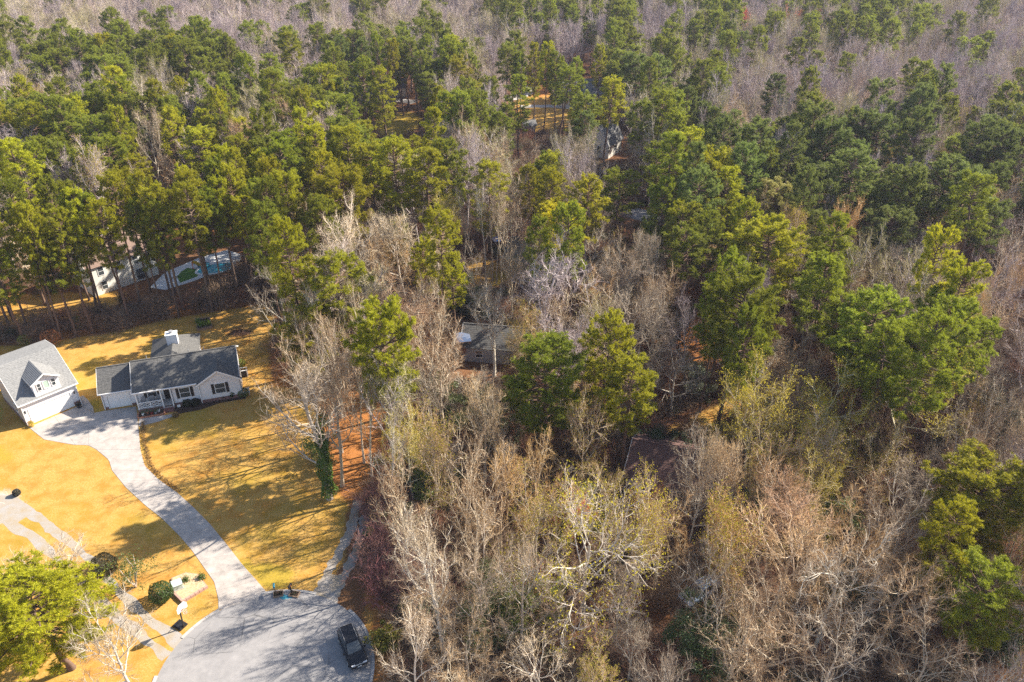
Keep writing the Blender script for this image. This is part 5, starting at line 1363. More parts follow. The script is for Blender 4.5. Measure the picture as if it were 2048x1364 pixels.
TREES = [('P',-40.7,47.0,12.0,5.8,'y',0,1,'bright yellow green pine in front of the gravel ruts'),
('P',43.0,54.8,17.0,4.8,'y',0,1,'bright green pine at the right hand edge of the thicket'),
('P',-14.1,74.6,23.0,4.0,'y',0,1,'broad sunlit yellow green pine behind the ivy wrapped tree'),
('P',-26.5,91.4,13.0,4.3,'y',0,1,'domed sunlit pine just behind the ivy wrapped tree'),
('P',-23.7,92.9,20.0,4.3,'y',0,1,'sunlit pine at the back corner of the lawn'),
('P',-9.9,97.4,24.0,2.7,'y',0,1,'tall narrow yellow green pine beside the grassy opening'),
('P',-8.3,100.9,17.0,2.1,'y',0,1,''),
('P',3.4,75.5,18.0,4.8,'g',0,1,'rounded mid green pine over the white garden arch'),
('P',10.4,75.8,21.0,3.2,'y',0,1,''),
('P',13.2,72.7,18.0,3.3,'y',0,1,''),
('P',26.7,82.5,24.0,4.4,'g',0,1,'big dark spreading pine right of the leafy clearing'),
('P',25.1,85.9,20.0,2.8,'g',0,1,''),
('P',39.5,90.1,22.0,3.6,'g',0,1,''),
('P',41.3,80.5,22.0,4.4,'g',0,1,''),
('P',47.1,81.2,21.0,2.8,'g',0,1,''),
('P',49.9,77.2,22.0,4.0,'g',0,1,''),
('P',44.6,81.4,17.0,3.6,'g',0,1,''),
('P',36.3,103.8,21.0,5.0,'y',0,1,''),
('P',25.8,105.1,18.0,3.4,'g',0,1,''),
('P',33.8,129.9,22.0,4.9,'y',0,1,''),
('P',21.6,115.8,15.0,2.8,'g',0,1,''),
('P',35.6,123.4,21.0,3.3,'y',0,1,''),
('P',18.0,127.9,19.0,3.6,'g',0,1,''),
('P',11.3,122.7,20.0,3.9,'y',0,1,''),
('P',7.0,129.1,19.0,2.6,'y',0,1,''),
('P',3.3,133.3,18.0,2.4,'y',0,1,''),
('P',7.6,113.5,19.0,3.8,'o',0,1,'pine with a vivid golden top among bare trees'),
('P',24.2,120.9,20.0,3.0,'g',0,1,''),
('P',25.8,114.9,19.0,3.3,'y',0,1,''),
('P',29.2,110.9,19.0,2.8,'g',0,1,''),
('P',35.0,112.9,20.0,2.7,'y',0,1,''),
('P',44.3,126.4,18.0,4.4,'p',0,1,'pale olive flat topped pine among bare trees'),
('P',46.7,144.3,18.0,3.0,'y',0,1,''),
('P',34.3,106.0,17.0,3.3,'g',0,1,''),
('P',-5.3,127.6,21.0,3.4,'y',0,1,''),
('P',-10.3,135.9,22.0,4.0,'g',0,1,''),
('P',-14.4,129.2,22.0,3.6,'y',0,1,''),
('P',-20.3,130.8,24.0,4.2,'y',0,1,''),
('P',-24.6,133.2,22.0,3.9,'y',0,1,''),
('P',-27.1,121.7,22.0,4.4,'y',0,1,''),
('P',-29.2,115.0,20.0,3.1,'g',0,1,''),
('P',-19.4,123.3,12.0,2.5,'g',0,1,''),
('P',20.9,179.1,22.0,3.6,'y',0,1,''),
('P',11.2,191.2,22.0,3.5,'g',0,1,''),
('P',1.8,185.8,21.0,3.2,'g',0,1,''),
('P',30.4,204.8,22.0,4.4,'b',0,1,''),
('P',35.2,197.2,23.0,4.2,'b',0,1,''),
('P',37.6,176.6,21.0,3.3,'b',0,1,''),
('P',-34.7,192.3,24.0,3.8,'g',0,1,''),
('P',-30.7,191.2,22.0,3.5,'y',0,1,''),
('P',-34.5,172.2,20.0,3.2,'g',0,1,''),
('P',-11.6,217.0,22.0,3.3,'g',0,1,''),
('P',62.7,243.7,23.0,2.9,'b',0,1,''),
('P',67.9,245.2,20.0,3.3,'b',0,1,''),
('P',60.0,117.5,17.0,4.4,'b',0,1,''),
('P',57.8,144.6,23.0,4.2,'b',0,1,''),
('P',66.7,151.3,23.0,4.1,'b',0,1,''),
('P',76.1,147.6,24.0,3.3,'b',0,1,''),
('P',70.0,147.9,23.0,3.8,'b',0,1,''),
('P',57.7,129.2,22.0,4.6,'b',0,1,''),
('P',64.1,122.9,22.0,4.0,'b',0,1,''),
('P',71.8,126.6,22.0,4.6,'b',0,1,''),
('P',50.9,127.5,20.0,3.8,'b',0,1,''),
('P',73.9,121.7,22.0,4.4,'b',0,1,''),
('P',90.2,143.4,22.0,4.1,'b',0,1,''),
('P',76.2,119.1,18.0,3.6,'b',0,1,''),
('P',-96.6,158.6,22.0,3.5,'y',0,1,''),
('P',-60.0,152.0,19.0,3.9,'y',0,1,''),
('P',-75.8,145.6,19.5,4.0,'g',0,1,''),
('P',-71.9,146.2,15.5,3.3,'y',0,1,''),
('P',-49.0,113.6,22.5,2.8,'y',0,1,''),
('P',-65.3,106.8,20.5,2.5,'y',0,1,''),
('P',-69.5,105.0,22.0,2.1,'y',0,1,''),
('P',-44.9,121.7,22.0,3.0,'y',0,1,''),
('P',-38.5,117.1,22.0,2.7,'g',0,1,''),
('P',-36.0,119.4,22.0,2.8,'y',0,1,''),
('P',-53.8,111.9,20.0,2.6,'g',0,1,''),
('P',-60.6,109.4,21.0,2.6,'y',0,1,''),
('P',-67.9,106.2,14.5,3.0,'g',0,1,''),
('P',-75.2,106.5,20.0,2.5,'y',0,1,''),
('P',-70.9,106.5,21.0,2.4,'y',0,1,''),
('P',-69.1,108.5,20.0,2.2,'y',0,1,''),
('P',-65.5,110.7,22.0,2.6,'y',0,1,''),
('P',-62.6,113.2,21.0,2.3,'g',0,1,''),
('P',-61.5,115.5,23.0,2.5,'y',0,1,''),
('P',-57.1,113.5,20.0,2.1,'g',0,1,''),
('P',-54.1,114.5,22.0,2.6,'y',0,1,''),
('P',-50.8,116.6,23.0,2.8,'y',0,1,''),
('P',-48.3,116.9,20.0,2.3,'g',0,1,''),
('P',-45.9,118.0,21.0,2.5,'y',0,1,''),
('P',-42.9,117.3,19.0,2.4,'y',0,1,''),
('P',-70.8,117.6,22.0,2.5,'g',0,1,''),
('P',-61.8,120.3,22.0,2.4,'y',0,1,''),
('P',-57.5,120.3,21.0,2.2,'g',0,1,''),
('P',-52.2,122.1,22.0,2.5,'y',0,1,''),
('P',-77.5,115.9,22.0,2.6,'g',0,1,''),
('P',-79.9,110.9,21.0,2.6,'y',0,1,''),
('P',-48.7,125.0,22.0,2.5,'g',0,1,''),
('P',2.4,211.1,21.0,2.0,'g',0,1,''),
('P',5.7,212.9,23.0,2.0,'y',0,1,''),
('P',8.5,208.5,24.0,2.2,'y',0,1,''),
('P',11.1,207.6,22.0,2.2,'g',0,1,''),
('P',13.9,210.2,20.0,2.2,'g',0,1,''),
('P',17.1,214.8,19.0,2.4,'g',0,1,''),
('P',24.2,225.8,20.0,2.6,'y',0,1,''),
('P',-35.0,223.3,24.0,2.2,'g',0,1,''),
('P',-32.9,225.3,22.0,2.0,'y',0,1,''),
('P',-46.2,227.3,22.0,3.0,'b',0,1,''),
('P',-42.4,230.4,21.0,2.8,'b',0,1,''),
('P',39.6,45.4,15.3,3.5,'g',0,0,''),
('P',37.8,49.1,18.1,2.3,'y',0,0,''),
('P',43.3,70.2,24.8,3.3,'g',0,0,''),
('P',41.4,74.2,21.0,2.9,'g',0,0,''),
('P',27.1,76.2,21.7,2.5,'g',0,0,''),
('P',54.8,80.3,18.4,2.2,'g',0,0,''),
('P',52.0,82.8,24.1,2.9,'y',0,0,''),
('P',30.4,84.8,16.5,2.2,'g',0,0,''),
('P',42.5,84.9,18.2,2.6,'g',0,0,''),
('P',26.9,89.1,22.3,2.8,'g',0,0,''),
('P',53.1,90.0,24.9,2.2,'y',0,0,''),
('P',-28.7,95.7,24.3,3.0,'y',0,0,''),
('P',43.0,98.2,23.4,3.0,'g',0,0,''),
('P',8.2,100.5,24.3,2.9,'g',0,0,''),
('P',46.0,103.0,18.2,3.0,'g',0,0,''),
('P',-74.5,103.2,16.4,2.9,'g',0,0,''),
('P',4.7,103.4,21.1,2.2,'g',0,0,''),
('P',-13.4,106.3,16.3,2.2,'y',0,0,''),
('P',-78.5,107.5,17.3,2.2,'y',0,0,''),
('P',-36.3,107.9,21.4,3.3,'g',0,0,''),
('P',-35.6,111.6,15.3,2.6,'y',0,0,''),
('P',70.2,111.9,24.3,3.4,'g',0,0,''),
('P',-67.6,113.2,22.7,2.2,'g',0,0,''),
('P',74.7,115.2,18.5,2.9,'b',0,0,''),
('P',-56.7,116.5,23.2,2.3,'y',0,0,''),
('P',29.0,118.4,22.7,3.6,'b',0,0,''),
('P',49.3,119.3,15.9,2.3,'b',0,0,''),
('P',-39.0,120.8,23.7,2.5,'y',0,0,''),
('P',46.6,121.5,22.0,2.7,'b',0,0,''),
('P',30.2,123.1,25.0,2.4,'b',0,0,''),
('P',-41.3,124.0,18.7,3.6,'g',0,0,''),
('P',-45.5,126.0,23.3,2.3,'y',0,0,''),
('P',-81.6,126.5,24.5,3.7,'y',0,0,''),
('P',-30.9,126.9,15.3,3.2,'y',0,0,''),
('P',63.6,128.0,18.1,2.9,'b',0,0,''),
('P',88.2,128.1,21.6,3.7,'b',0,0,''),
('P',-41.2,128.1,20.7,2.5,'y',0,0,''),
('P',28.1,128.6,24.9,3.3,'g',0,0,''),
('P',-45.0,129.3,16.5,2.6,'g',0,0,''),
('P',39.7,130.4,23.1,3.3,'b',0,0,''),
('P',-32.3,130.6,22.0,3.1,'y',0,0,''),
('P',69.8,131.1,15.6,2.6,'b',0,0,''),
('P',50.5,131.7,15.1,2.4,'b',0,0,''),
('P',-48.6,131.8,22.1,2.2,'y',0,0,''),
('P',-40.1,132.3,22.7,3.4,'g',0,0,''),
('P',63.4,132.5,15.4,3.3,'b',0,0,''),
('P',85.5,132.8,19.0,2.3,'b',0,0,''),
('P',-29.4,133.3,16.4,2.9,'g',0,0,''),
('P',67.8,134.9,15.3,3.4,'b',0,0,''),
('P',-47.6,135.1,18.2,2.7,'y',0,0,''),
('P',-43.1,135.3,21.0,2.6,'y',0,0,''),
('P',44.1,135.4,18.4,2.9,'b',0,0,''),
('P',48.4,136.2,24.9,2.8,'b',0,0,''),
('P',94.9,136.5,22.3,2.4,'b',0,0,''),
('P',-38.4,136.8,20.6,3.6,'g',0,0,''),
('P',-28.3,137.5,23.9,3.4,'y',0,0,''),
('P',61.5,138.3,20.5,3.0,'b',0,0,''),
('P',84.2,138.6,16.4,2.7,'b',0,0,''),
('P',28.3,138.8,23.5,3.5,'y',0,0,''),
('P',-95.9,139.0,15.5,2.9,'g',0,0,''),
('P',37.2,139.2,24.8,3.6,'b',0,0,''),
('P',-48.6,139.4,21.6,3.7,'y',0,0,''),
('P',7.4,139.9,18.0,3.1,'y',0,0,''),
('P',53.2,140.0,16.9,3.5,'b',0,0,''),
('P',-34.7,140.0,23.5,2.8,'y',0,0,''),
('P',67.8,140.0,15.2,2.8,'b',0,0,''),
('P',80.6,140.0,16.2,2.8,'b',0,0,''),
('P',-90.2,140.3,17.9,2.7,'y',0,0,''),
('P',-77.3,140.8,19.1,2.8,'g',0,0,''),
('P',-86.4,141.0,20.1,3.2,'g',0,0,''),
('P',-25.2,141.2,15.8,3.2,'y',0,0,''),
('P',-39.5,141.5,22.3,3.2,'g',0,0,''),
('P',42.8,142.6,23.7,3.7,'b',0,0,''),
('P',28.1,143.6,18.6,3.0,'g',0,0,''),
('P',6.5,143.7,16.9,3.0,'g',0,0,''),
('P',-45.4,143.8,24.8,3.6,'g',0,0,''),
('P',83.4,143.8,23.4,3.4,'b',0,0,''),
('P',38.0,143.8,17.5,3.0,'b',0,0,''),
('P',-89.0,144.6,19.4,3.0,'g',0,0,''),
('P',-51.5,145.3,17.7,3.0,'y',0,0,''),
('P',-13.8,145.4,24.6,2.4,'y',0,0,''),
('P',-81.2,146.4,15.7,2.5,'y',0,0,''),
('P',-48.5,147.1,18.5,2.5,'g',0,0,''),
('P',98.1,147.5,20.8,3.5,'b',0,0,''),
('P',-103.0,148.3,20.4,2.8,'y',0,0,''),
('P',50.0,148.4,18.4,2.8,'b',0,0,''),
('P',62.5,148.8,15.8,2.7,'b',0,0,''),
('P',57.2,149.5,24.9,3.6,'b',0,0,''),
('P',-34.1,149.7,19.9,2.6,'y',0,0,''),
('P',-39.8,149.9,23.7,2.5,'y',0,0,''),
('P',-89.1,150.8,17.9,3.5,'g',0,0,''),
('P',-74.8,150.8,23.5,2.6,'y',0,0,''),
('P',53.0,151.2,18.0,3.1,'b',0,0,''),
('P',40.3,151.3,17.9,2.7,'b',0,0,''),
('P',99.6,151.9,15.9,3.4,'b',0,0,''),
('P',-20.9,152.8,17.2,2.6,'y',0,0,''),
('P',-15.2,154.2,16.3,3.4,'y',0,0,''),
('P',93.3,155.3,17.4,3.4,'b',0,0,''),
('P',-90.7,155.3,18.0,2.7,'g',0,0,''),
('P',60.3,155.7,17.3,3.0,'b',0,0,''),
('P',-24.8,155.9,15.9,2.8,'g',0,0,''),
('P',64.0,155.9,15.6,2.9,'b',0,0,''),
('P',-54.9,156.4,19.5,3.5,'y',0,0,''),
('P',-59.8,156.5,17.8,3.0,'y',0,0,''),
('P',-29.8,156.8,19.2,2.8,'y',0,0,''),
('P',52.3,157.3,16.8,2.5,'b',0,0,''),
('P',33.9,157.4,20.5,2.9,'g',0,0,''),
('P',40.3,158.2,21.3,2.6,'b',0,0,''),
('P',-102.9,158.6,22.4,3.1,'y',0,0,''),
('P',-69.7,159.1,20.8,3.5,'y',0,0,''),
('P',-41.5,159.1,24.9,2.8,'y',0,0,''),
('P',-110.5,159.3,15.0,3.5,'y',0,0,''),
('P',95.3,159.7,19.4,3.3,'b',0,0,''),
('P',-84.2,159.9,19.1,3.0,'g',0,0,''),
('P',-78.1,160.2,16.4,2.9,'y',0,0,''),
('P',107.5,160.3,21.5,2.8,'b',0,0,''),
('P',-88.8,161.4,20.2,3.1,'y',0,0,''),
('P',31.9,161.7,23.7,3.3,'g',0,0,''),
('P',-36.0,161.8,17.9,3.7,'y',0,0,''),
('P',40.6,162.2,16.8,2.8,'b',0,0,''),
('P',-12.7,163.6,23.4,3.5,'g',0,0,''),
('P',83.1,164.8,24.1,3.6,'b',0,0,''),
('P',15.0,166.1,18.4,3.0,'b',0,0,''),
('P',-90.8,166.4,21.8,2.8,'y',0,0,''),
('P',-6.0,166.6,15.5,2.9,'y',0,0,''),
('P',-61.9,166.9,22.9,2.7,'y',0,0,''),
('P',-2.3,167.8,18.0,3.0,'g',0,0,''),
('P',-65.6,168.3,18.3,2.9,'y',0,0,''),
('P',79.5,168.4,20.4,2.9,'b',0,0,''),
('P',-95.8,168.4,24.4,3.1,'g',0,0,''),
('P',-75.3,168.4,24.6,2.7,'y',0,0,''),
('P',-107.9,168.7,18.8,2.8,'g',0,0,''),
('P',90.4,169.3,18.6,3.2,'b',0,0,''),
('P',86.3,169.4,23.5,3.2,'b',0,0,''),
('P',-82.6,169.6,24.4,3.0,'g',0,0,''),
('P',46.8,169.9,17.2,3.5,'b',0,0,''),
('P',74.0,170.4,15.9,3.4,'b',0,0,''),
('P',-15.7,170.4,22.7,2.7,'y',0,0,''),
('P',41.3,170.7,18.8,2.9,'b',0,0,''),
('P',-40.9,170.8,19.0,3.6,'y',0,0,''),
('P',-87.9,170.9,21.4,2.9,'g',0,0,''),
('P',110.7,171.5,24.9,3.0,'b',0,0,''),
('P',-60.9,172.4,15.3,2.8,'g',0,0,''),
('P',83.5,172.4,16.3,2.9,'b',0,0,''),
('P',14.9,173.2,18.0,3.4,'y',0,0,''),
('P',-114.8,174.7,16.8,2.9,'y',0,0,''),
('P',-52.2,176.1,24.5,3.6,'g',0,0,''),
('P',80.5,177.0,22.3,3.7,'b',0,0,''),
('P',-85.9,178.3,24.7,3.6,'y',0,0,''),
('P',-90.1,178.4,16.6,3.0,'y',0,0,''),
('P',42.3,178.9,17.2,2.9,'b',0,0,''),
('P',-109.3,179.7,22.3,3.0,'y',0,0,''),
('P',-75.0,180.1,21.8,3.0,'y',0,0,''),
('P',95.1,180.9,24.6,2.9,'b',0,0,''),
('P',-64.1,181.7,16.0,3.0,'y',0,0,''),
('P',-15.8,184.7,16.9,3.0,'g',0,0,''),
('P',-88.5,185.9,17.6,3.0,'y',0,0,''),
('P',-41.8,186.1,19.5,3.2,'y',0,0,''),
('P',-9.6,187.5,19.0,3.6,'y',0,0,''),
('P',-5.5,189.2,15.5,3.0,'g',0,0,''),
('P',62.5,189.7,20.3,3.0,'b',0,0,''),
('P',39.5,189.8,17.3,3.5,'b',0,0,''),
('P',-94.8,190.5,15.6,3.3,'y',0,0,''),
('P',-44.1,191.3,22.1,3.4,'y',0,0,''),
('P',-61.7,193.4,24.1,3.1,'g',0,0,''),
('P',103.2,194.2,19.2,3.0,'b',0,0,''),
('P',-44.6,196.0,19.3,3.6,'y',0,0,''),
('P',-68.7,196.2,15.1,3.2,'g',0,0,''),
('P',-15.4,201.7,21.7,3.4,'y',0,0,''),
('P',50.3,202.2,18.9,3.2,'b',0,0,''),
('P',-111.7,210.9,15.3,3.7,'y',0,0,''),
('P',-17.1,211.4,24.4,3.2,'g',0,0,''),
('P',-87.6,218.8,19.9,3.7,'y',0,0,''),
('P',29.7,220.6,19.6,3.4,'b',0,0,''),
('P',-20.2,222.0,16.8,3.4,'g',0,0,''),
('P',-59.0,222.6,23.9,3.4,'y',0,0,''),
('P',-48.6,223.6,15.6,3.4,'y',0,0,''),
('P',128.1,223.9,15.1,3.6,'b',0,0,''),
('P',-108.7,224.4,23.2,3.4,'y',0,0,''),
('P',-17.3,225.8,22.1,3.7,'y',0,0,''),
('P',-94.3,232.6,21.5,3.6,'y',0,0,''),
('B',-24.2,78.0,17.0,5.5,'t',0,1,''),
('B',-20.1,71.6,19.0,3.5,'t',0,1,''),
('B',-8.5,63.8,19.0,3.8,'t',1,1,''),
('B',-5.0,62.3,18.0,3.7,'t',0,1,''),
('B',-3.4,68.9,17.0,2.4,'t',0,1,''),
('B',-8.3,79.7,18.0,3.5,'t',0,1,''),
('B',-15.1,95.7,15.0,6.1,'r',0,1,''),
('B',-17.4,102.3,14.0,4.3,'k',0,1,''),
('B',-11.5,93.3,14.0,5.0,'t',0,1,''),
('B',-2.6,94.7,14.0,3.7,'w',0,1,''),
('B',2.3,88.2,16.0,3.5,'o',1,1,''),
('B',6.8,91.8,17.0,3.9,'t',0,1,''),
('B',15.9,91.8,17.0,5.3,'k',0,1,''),
('B',18.4,90.0,15.0,3.9,'k',0,1,''),
('B',-26.8,111.4,21.0,4.1,'w',0,1,''),
('B',-23.5,107.2,18.0,4.8,'w',0,1,''),
('B',-17.0,114.5,19.0,4.6,'w',0,1,''),
('B',-31.7,103.5,15.0,4.0,'o',0,1,''),
('B',-14.4,125.4,16.0,4.2,'k',0,1,''),
('B',-18.8,109.6,17.0,4.5,'o',0,1,''),
('B',6.9,51.6,22.0,8.4,'w',2,1,'pale barked giant with yellow young leaves above the thicket'),
('B',11.4,52.2,18.0,2.7,'t',2,1,''),
('B',2.5,53.3,17.0,3.4,'t',1,1,''),
('B',-1.1,57.6,18.0,3.8,'o',0,1,''),
('B',-3.7,54.1,18.0,3.4,'t',0,1,''),
('B',1.8,62.5,16.0,3.0,'o',0,1,''),
('B',8.2,68.9,17.0,3.5,'t',1,1,''),
('B',18.7,60.9,16.0,3.7,'k',0,1,''),
('B',20.8,64.1,16.0,3.1,'k',0,1,''),
('B',21.2,85.5,11.0,4.2,'k',0,1,''),
('B',27.2,70.2,18.0,4.6,'y',1,1,''),
('B',36.4,72.8,16.0,5.3,'y',2,1,'brightest yellow leaved tree of the wood'),
('B',46.8,76.3,18.0,6.3,'y',1,1,''),
('B',22.2,62.0,17.0,3.0,'t',0,1,''),
('B',25.5,59.4,16.0,3.6,'t',0,1,''),
('B',28.4,56.3,15.0,4.2,'r',0,1,''),
('B',24.5,50.8,17.0,5.7,'t',0,1,''),
('B',31.0,52.0,17.0,4.9,'o',0,1,''),
('B',35.9,53.3,17.0,3.6,'k',0,1,''),
('B',27.5,47.2,17.0,5.4,'k',0,1,''),
('B',32.6,47.1,16.0,4.6,'t',0,1,''),
('B',19.7,49.1,18.0,3.4,'o',1,1,''),
('B',17.1,46.1,17.0,3.3,'k',0,1,''),
('B',-6.2,47.4,18.0,3.5,'w',0,1,''),
('B',-2.6,47.9,18.0,3.6,'w',0,1,''),
('B',0.7,48.1,15.0,3.4,'w',0,1,''),
('B',-10.3,57.4,17.0,3.3,'t',0,1,''),
('B',-8.4,51.5,9.0,3.5,'r',0,1,''),
('B',-5.9,48.0,9.0,4.4,'t',0,1,''),
('B',9.6,48.3,13.0,3.3,'k',0,1,''),
('B',4.5,47.0,12.0,3.9,'r',0,1,''),
('B',10.1,44.0,11.0,2.5,'k',0,1,''),
('B',3.1,42.7,11.0,4.1,'w',0,1,''),
('B',20.9,43.4,16.0,4.4,'t',0,1,''),
('B',17.9,42.7,14.0,3.6,'t',0,1,''),
('B',25.4,41.7,14.0,4.8,'k',0,1,''),
('B',33.7,41.8,15.0,4.5,'t',0,1,''),
('B',-33.4,43.9,12.0,3.7,'w',0,1,''),
('B',-44.9,53.4,9.0,4.5,'w',0,1,''),
('B',3.9,255.6,21.0,4.2,'l',2,1,'yellow green dome shaped tree on the far skyline'),
('B',-26.2,235.6,15.0,4.3,'r',0,1,''),
('B',-67.4,241.4,20.0,2.9,'l',2,1,'small lime green tree among the far left pines'),
('B',-74.8,135.9,22.0,2.9,'l',2,1,'lime yellow tree among the near left pines'),
('B',71.8,184.4,18.0,4.0,'l',1,1,'pale yellow tree in the far lavender wood'),
('B',96.7,292.1,20.0,4.0,'f',0,1,'larger flame coloured tree on the far right skyline'),
('B',108.2,298.6,20.0,3.2,'f',0,1,'smaller flame coloured tree on the far right skyline'),
('B',82.0,294.5,19.0,2.6,'f',0,1,'small salmon coloured tree left of the flame coloured pair'),
('B',45.5,130.8,6.0,2.7,'f',0,1,'low orange leaved bush among pines of the right wood'),
('B',6.5,61.6,8.0,1.6,'f',0,1,'rust orange understory tree beneath the yellow leaved giant'),
('B',78.6,188.9,18.0,3.5,'l',1,1,''),
('B',-66.9,133.3,18.0,2.6,'l',2,1,''),
('B',-92.7,144.3,18.0,2.8,'l',1,1,''),
('B',-0.3,108.7,15.0,2.3,'t',0,1,''),
('B',2.3,108.2,16.0,3.0,'k',0,1,''),
('B',-5.5,108.2,16.0,2.2,'k',0,1,''),
('S',-22.3,85.3,17.0,2.0,'t',0,1,''),
('S',-22.6,84.9,16.0,1.8,'t',0,1,''),
('S',-21.3,77.7,19.0,2.4,'k',0,1,''),
('S',-28.0,87.6,15.0,2.0,'t',0,1,''),
('S',-20.7,89.0,18.0,2.2,'t',0,1,''),
('S',-26.0,92.6,18.0,2.2,'w',0,1,''),
('S',-18.6,84.2,17.0,2.2,'t',0,1,''),
('S',-22.8,91.9,19.0,2.0,'k',0,1,''),
('S',-18.2,75.8,17.0,2.2,'t',0,1,''),
('S',-16.6,72.2,16.0,2.2,'t',0,1,''),
('S',-3.4,125.0,19.0,2.4,'k',0,1,''),
('S',-2.7,123.8,18.0,2.0,'t',0,1,''),
('S',-4.6,124.6,20.0,2.2,'k',0,1,''),
('S',-1.8,123.4,18.0,2.0,'t',0,1,''),
('S',-0.5,124.6,17.0,2.0,'k',0,1,''),
('S',-8.3,125.9,17.0,2.2,'k',0,1,''),
('B',-41.2,38.2,9.8,3.6,'o',0,0,''),
('B',-4.7,38.3,13.1,3.9,'t',0,0,''),
('B',37.4,38.5,12.3,2.7,'w',0,0,''),
('B',19.4,38.6,12.1,3.1,'t',0,0,''),
('B',11.7,38.8,14.0,2.5,'k',0,0,''),
('B',6.5,39.0,14.7,2.3,'t',1,0,''),
('B',-8.0,41.4,16.5,2.7,'w',0,0,''),
('B',-3.7,42.9,13.1,3.0,'t',0,0,''),
('B',42.8,47.6,13.6,2.5,'k',0,0,''),
('B',45.3,50.5,17.7,2.9,'y',1,0,''),
('B',14.2,55.2,13.3,2.2,'o',0,0,''),
('B',21.8,56.4,10.3,3.7,'t',0,0,''),
('B',11.3,57.2,9.9,3.0,'t',0,0,''),
('B',36.7,58.0,9.1,3.9,'t',0,0,''),
('B',47.9,58.1,18.0,3.4,'k',0,0,''),
('B',42.2,60.2,9.4,3.8,'k',0,0,''),
('B',30.2,60.8,14.9,2.7,'y',1,0,''),
('B',50.5,61.8,13.3,3.2,'t',0,0,''),
('B',46.8,63.0,16.5,3.1,'t',0,0,''),
('B',37.3,63.4,9.7,2.9,'t',0,0,''),
('B',27.1,63.4,15.5,2.5,'t',1,0,''),
('B',9.2,63.6,10.3,2.4,'t',1,0,''),
('B',31.2,64.3,16.0,2.8,'t',1,0,''),
('S',-13.2,64.8,14.2,2.0,'k',0,0,''),
('B',42.9,65.0,9.7,2.7,'k',0,0,''),
('B',52.9,65.5,17.1,2.8,'w',0,0,''),
('B',39.2,67.2,13.1,2.6,'t',1,0,''),
('B',34.5,67.2,12.6,3.3,'t',1,0,''),
('B',-0.4,67.2,11.1,2.5,'k',0,0,''),
('B',-11.1,67.8,13.7,3.0,'y',1,0,''),
('B',49.1,68.6,14.6,3.9,'k',0,0,''),
('B',-6.8,68.9,9.7,2.9,'k',0,0,''),
('B',58.6,69.5,12.8,2.4,'t',0,0,''),
('B',53.4,70.8,17.4,2.5,'k',0,0,''),
('B',-2.1,71.9,11.3,2.7,'t',0,0,''),
('B',-9.4,72.2,11.9,2.4,'o',0,0,''),
('B',56.6,74.1,13.5,2.9,'w',0,0,''),
('B',29.9,74.4,11.5,2.7,'t',1,0,''),
('B',-9.2,76.1,14.8,2.2,'k',0,0,''),
('B',-3.5,77.3,13.1,3.3,'t',0,0,''),
('B',58.5,77.6,9.3,3.5,'t',1,0,''),
('B',34.0,77.7,10.4,3.0,'t',0,0,''),
('B',13.3,79.0,13.0,2.4,'t',0,0,''),
('S',-12.7,79.5,15.4,2.6,'w',0,0,''),
('B',62.1,79.6,9.8,2.8,'k',0,0,''),
('B',8.9,80.3,12.1,3.5,'o',0,0,''),
('B',32.4,81.4,13.6,2.6,'o',0,0,''),
('B',57.6,81.8,11.9,2.6,'w',0,0,''),
('B',15.4,82.0,10.2,2.8,'k',0,0,''),
('B',-14.7,82.1,13.9,2.4,'k',0,0,''),
('B',35.9,83.2,15.2,3.0,'k',0,0,''),
('B',-5.4,83.6,9.0,3.9,'k',0,0,''),
('B',11.0,83.8,14.6,2.8,'t',0,0,''),
('B',-10.4,84.4,17.7,4.1,'t',0,0,''),
('B',59.4,85.3,13.2,3.6,'k',0,0,''),
('B',48.4,86.2,14.4,3.6,'k',0,0,''),
('B',55.8,86.8,13.0,2.7,'k',0,0,''),
('B',33.1,87.7,10.9,3.5,'w',0,0,''),
('B',-15.2,88.6,15.1,2.8,'t',0,0,''),
('B',64.5,89.1,9.4,4.2,'k',0,0,''),
('B',47.1,90.6,10.5,3.7,'o',0,0,''),
('B',35.2,91.6,10.2,3.0,'t',0,0,''),
('B',59.6,92.0,16.1,3.5,'o',0,0,''),
('B',72.7,93.1,13.3,2.9,'k',0,0,''),
('B',2.0,93.6,9.1,3.1,'t',1,0,''),
('B',66.3,95.0,12.9,2.7,'t',0,0,''),
('B',45.8,95.2,12.9,2.8,'t',1,0,''),
('B',50.4,95.4,11.6,3.2,'t',0,0,''),
('B',57.6,96.5,14.9,3.5,'o',0,0,''),
('B',8.6,96.8,10.2,3.0,'k',0,0,''),
('B',17.8,96.9,14.8,2.7,'k',0,0,''),
('B',-32.8,97.5,17.3,4.0,'k',0,0,''),
('B',34.4,97.9,13.0,3.4,'o',0,0,''),
('B',12.5,98.9,14.9,3.3,'o',0,0,''),
('B',74.8,99.8,9.7,2.8,'k',0,0,''),
('B',20.9,99.8,14.9,3.6,'t',0,0,''),
('B',70.3,100.4,18.7,3.3,'t',0,0,''),
('B',-12.2,101.6,12.8,3.2,'w',0,0,''),
('B',57.7,101.7,14.3,3.9,'k',0,0,''),
('B',50.0,101.7,15.3,3.2,'t',0,0,''),
('B',63.5,101.9,14.9,5.0,'t',0,0,''),
('B',-25.8,102.6,14.1,3.0,'t',0,0,''),
('B',16.9,103.0,17.1,4.4,'k',0,0,''),
('B',79.1,104.4,13.3,3.4,'k',0,0,''),
('B',68.5,104.6,14.0,3.2,'o',0,0,''),
('B',11.7,104.8,14.8,3.4,'k',0,0,''),
('B',54.0,105.5,17.5,3.1,'k',0,0,''),
('B',48.4,107.1,15.2,3.1,'t',0,0,''),
('B',21.5,107.7,17.6,3.1,'k',0,0,''),
('B',72.8,107.8,18.7,3.9,'w',0,0,''),
('B',58.7,107.8,16.4,5.1,'k',0,0,''),
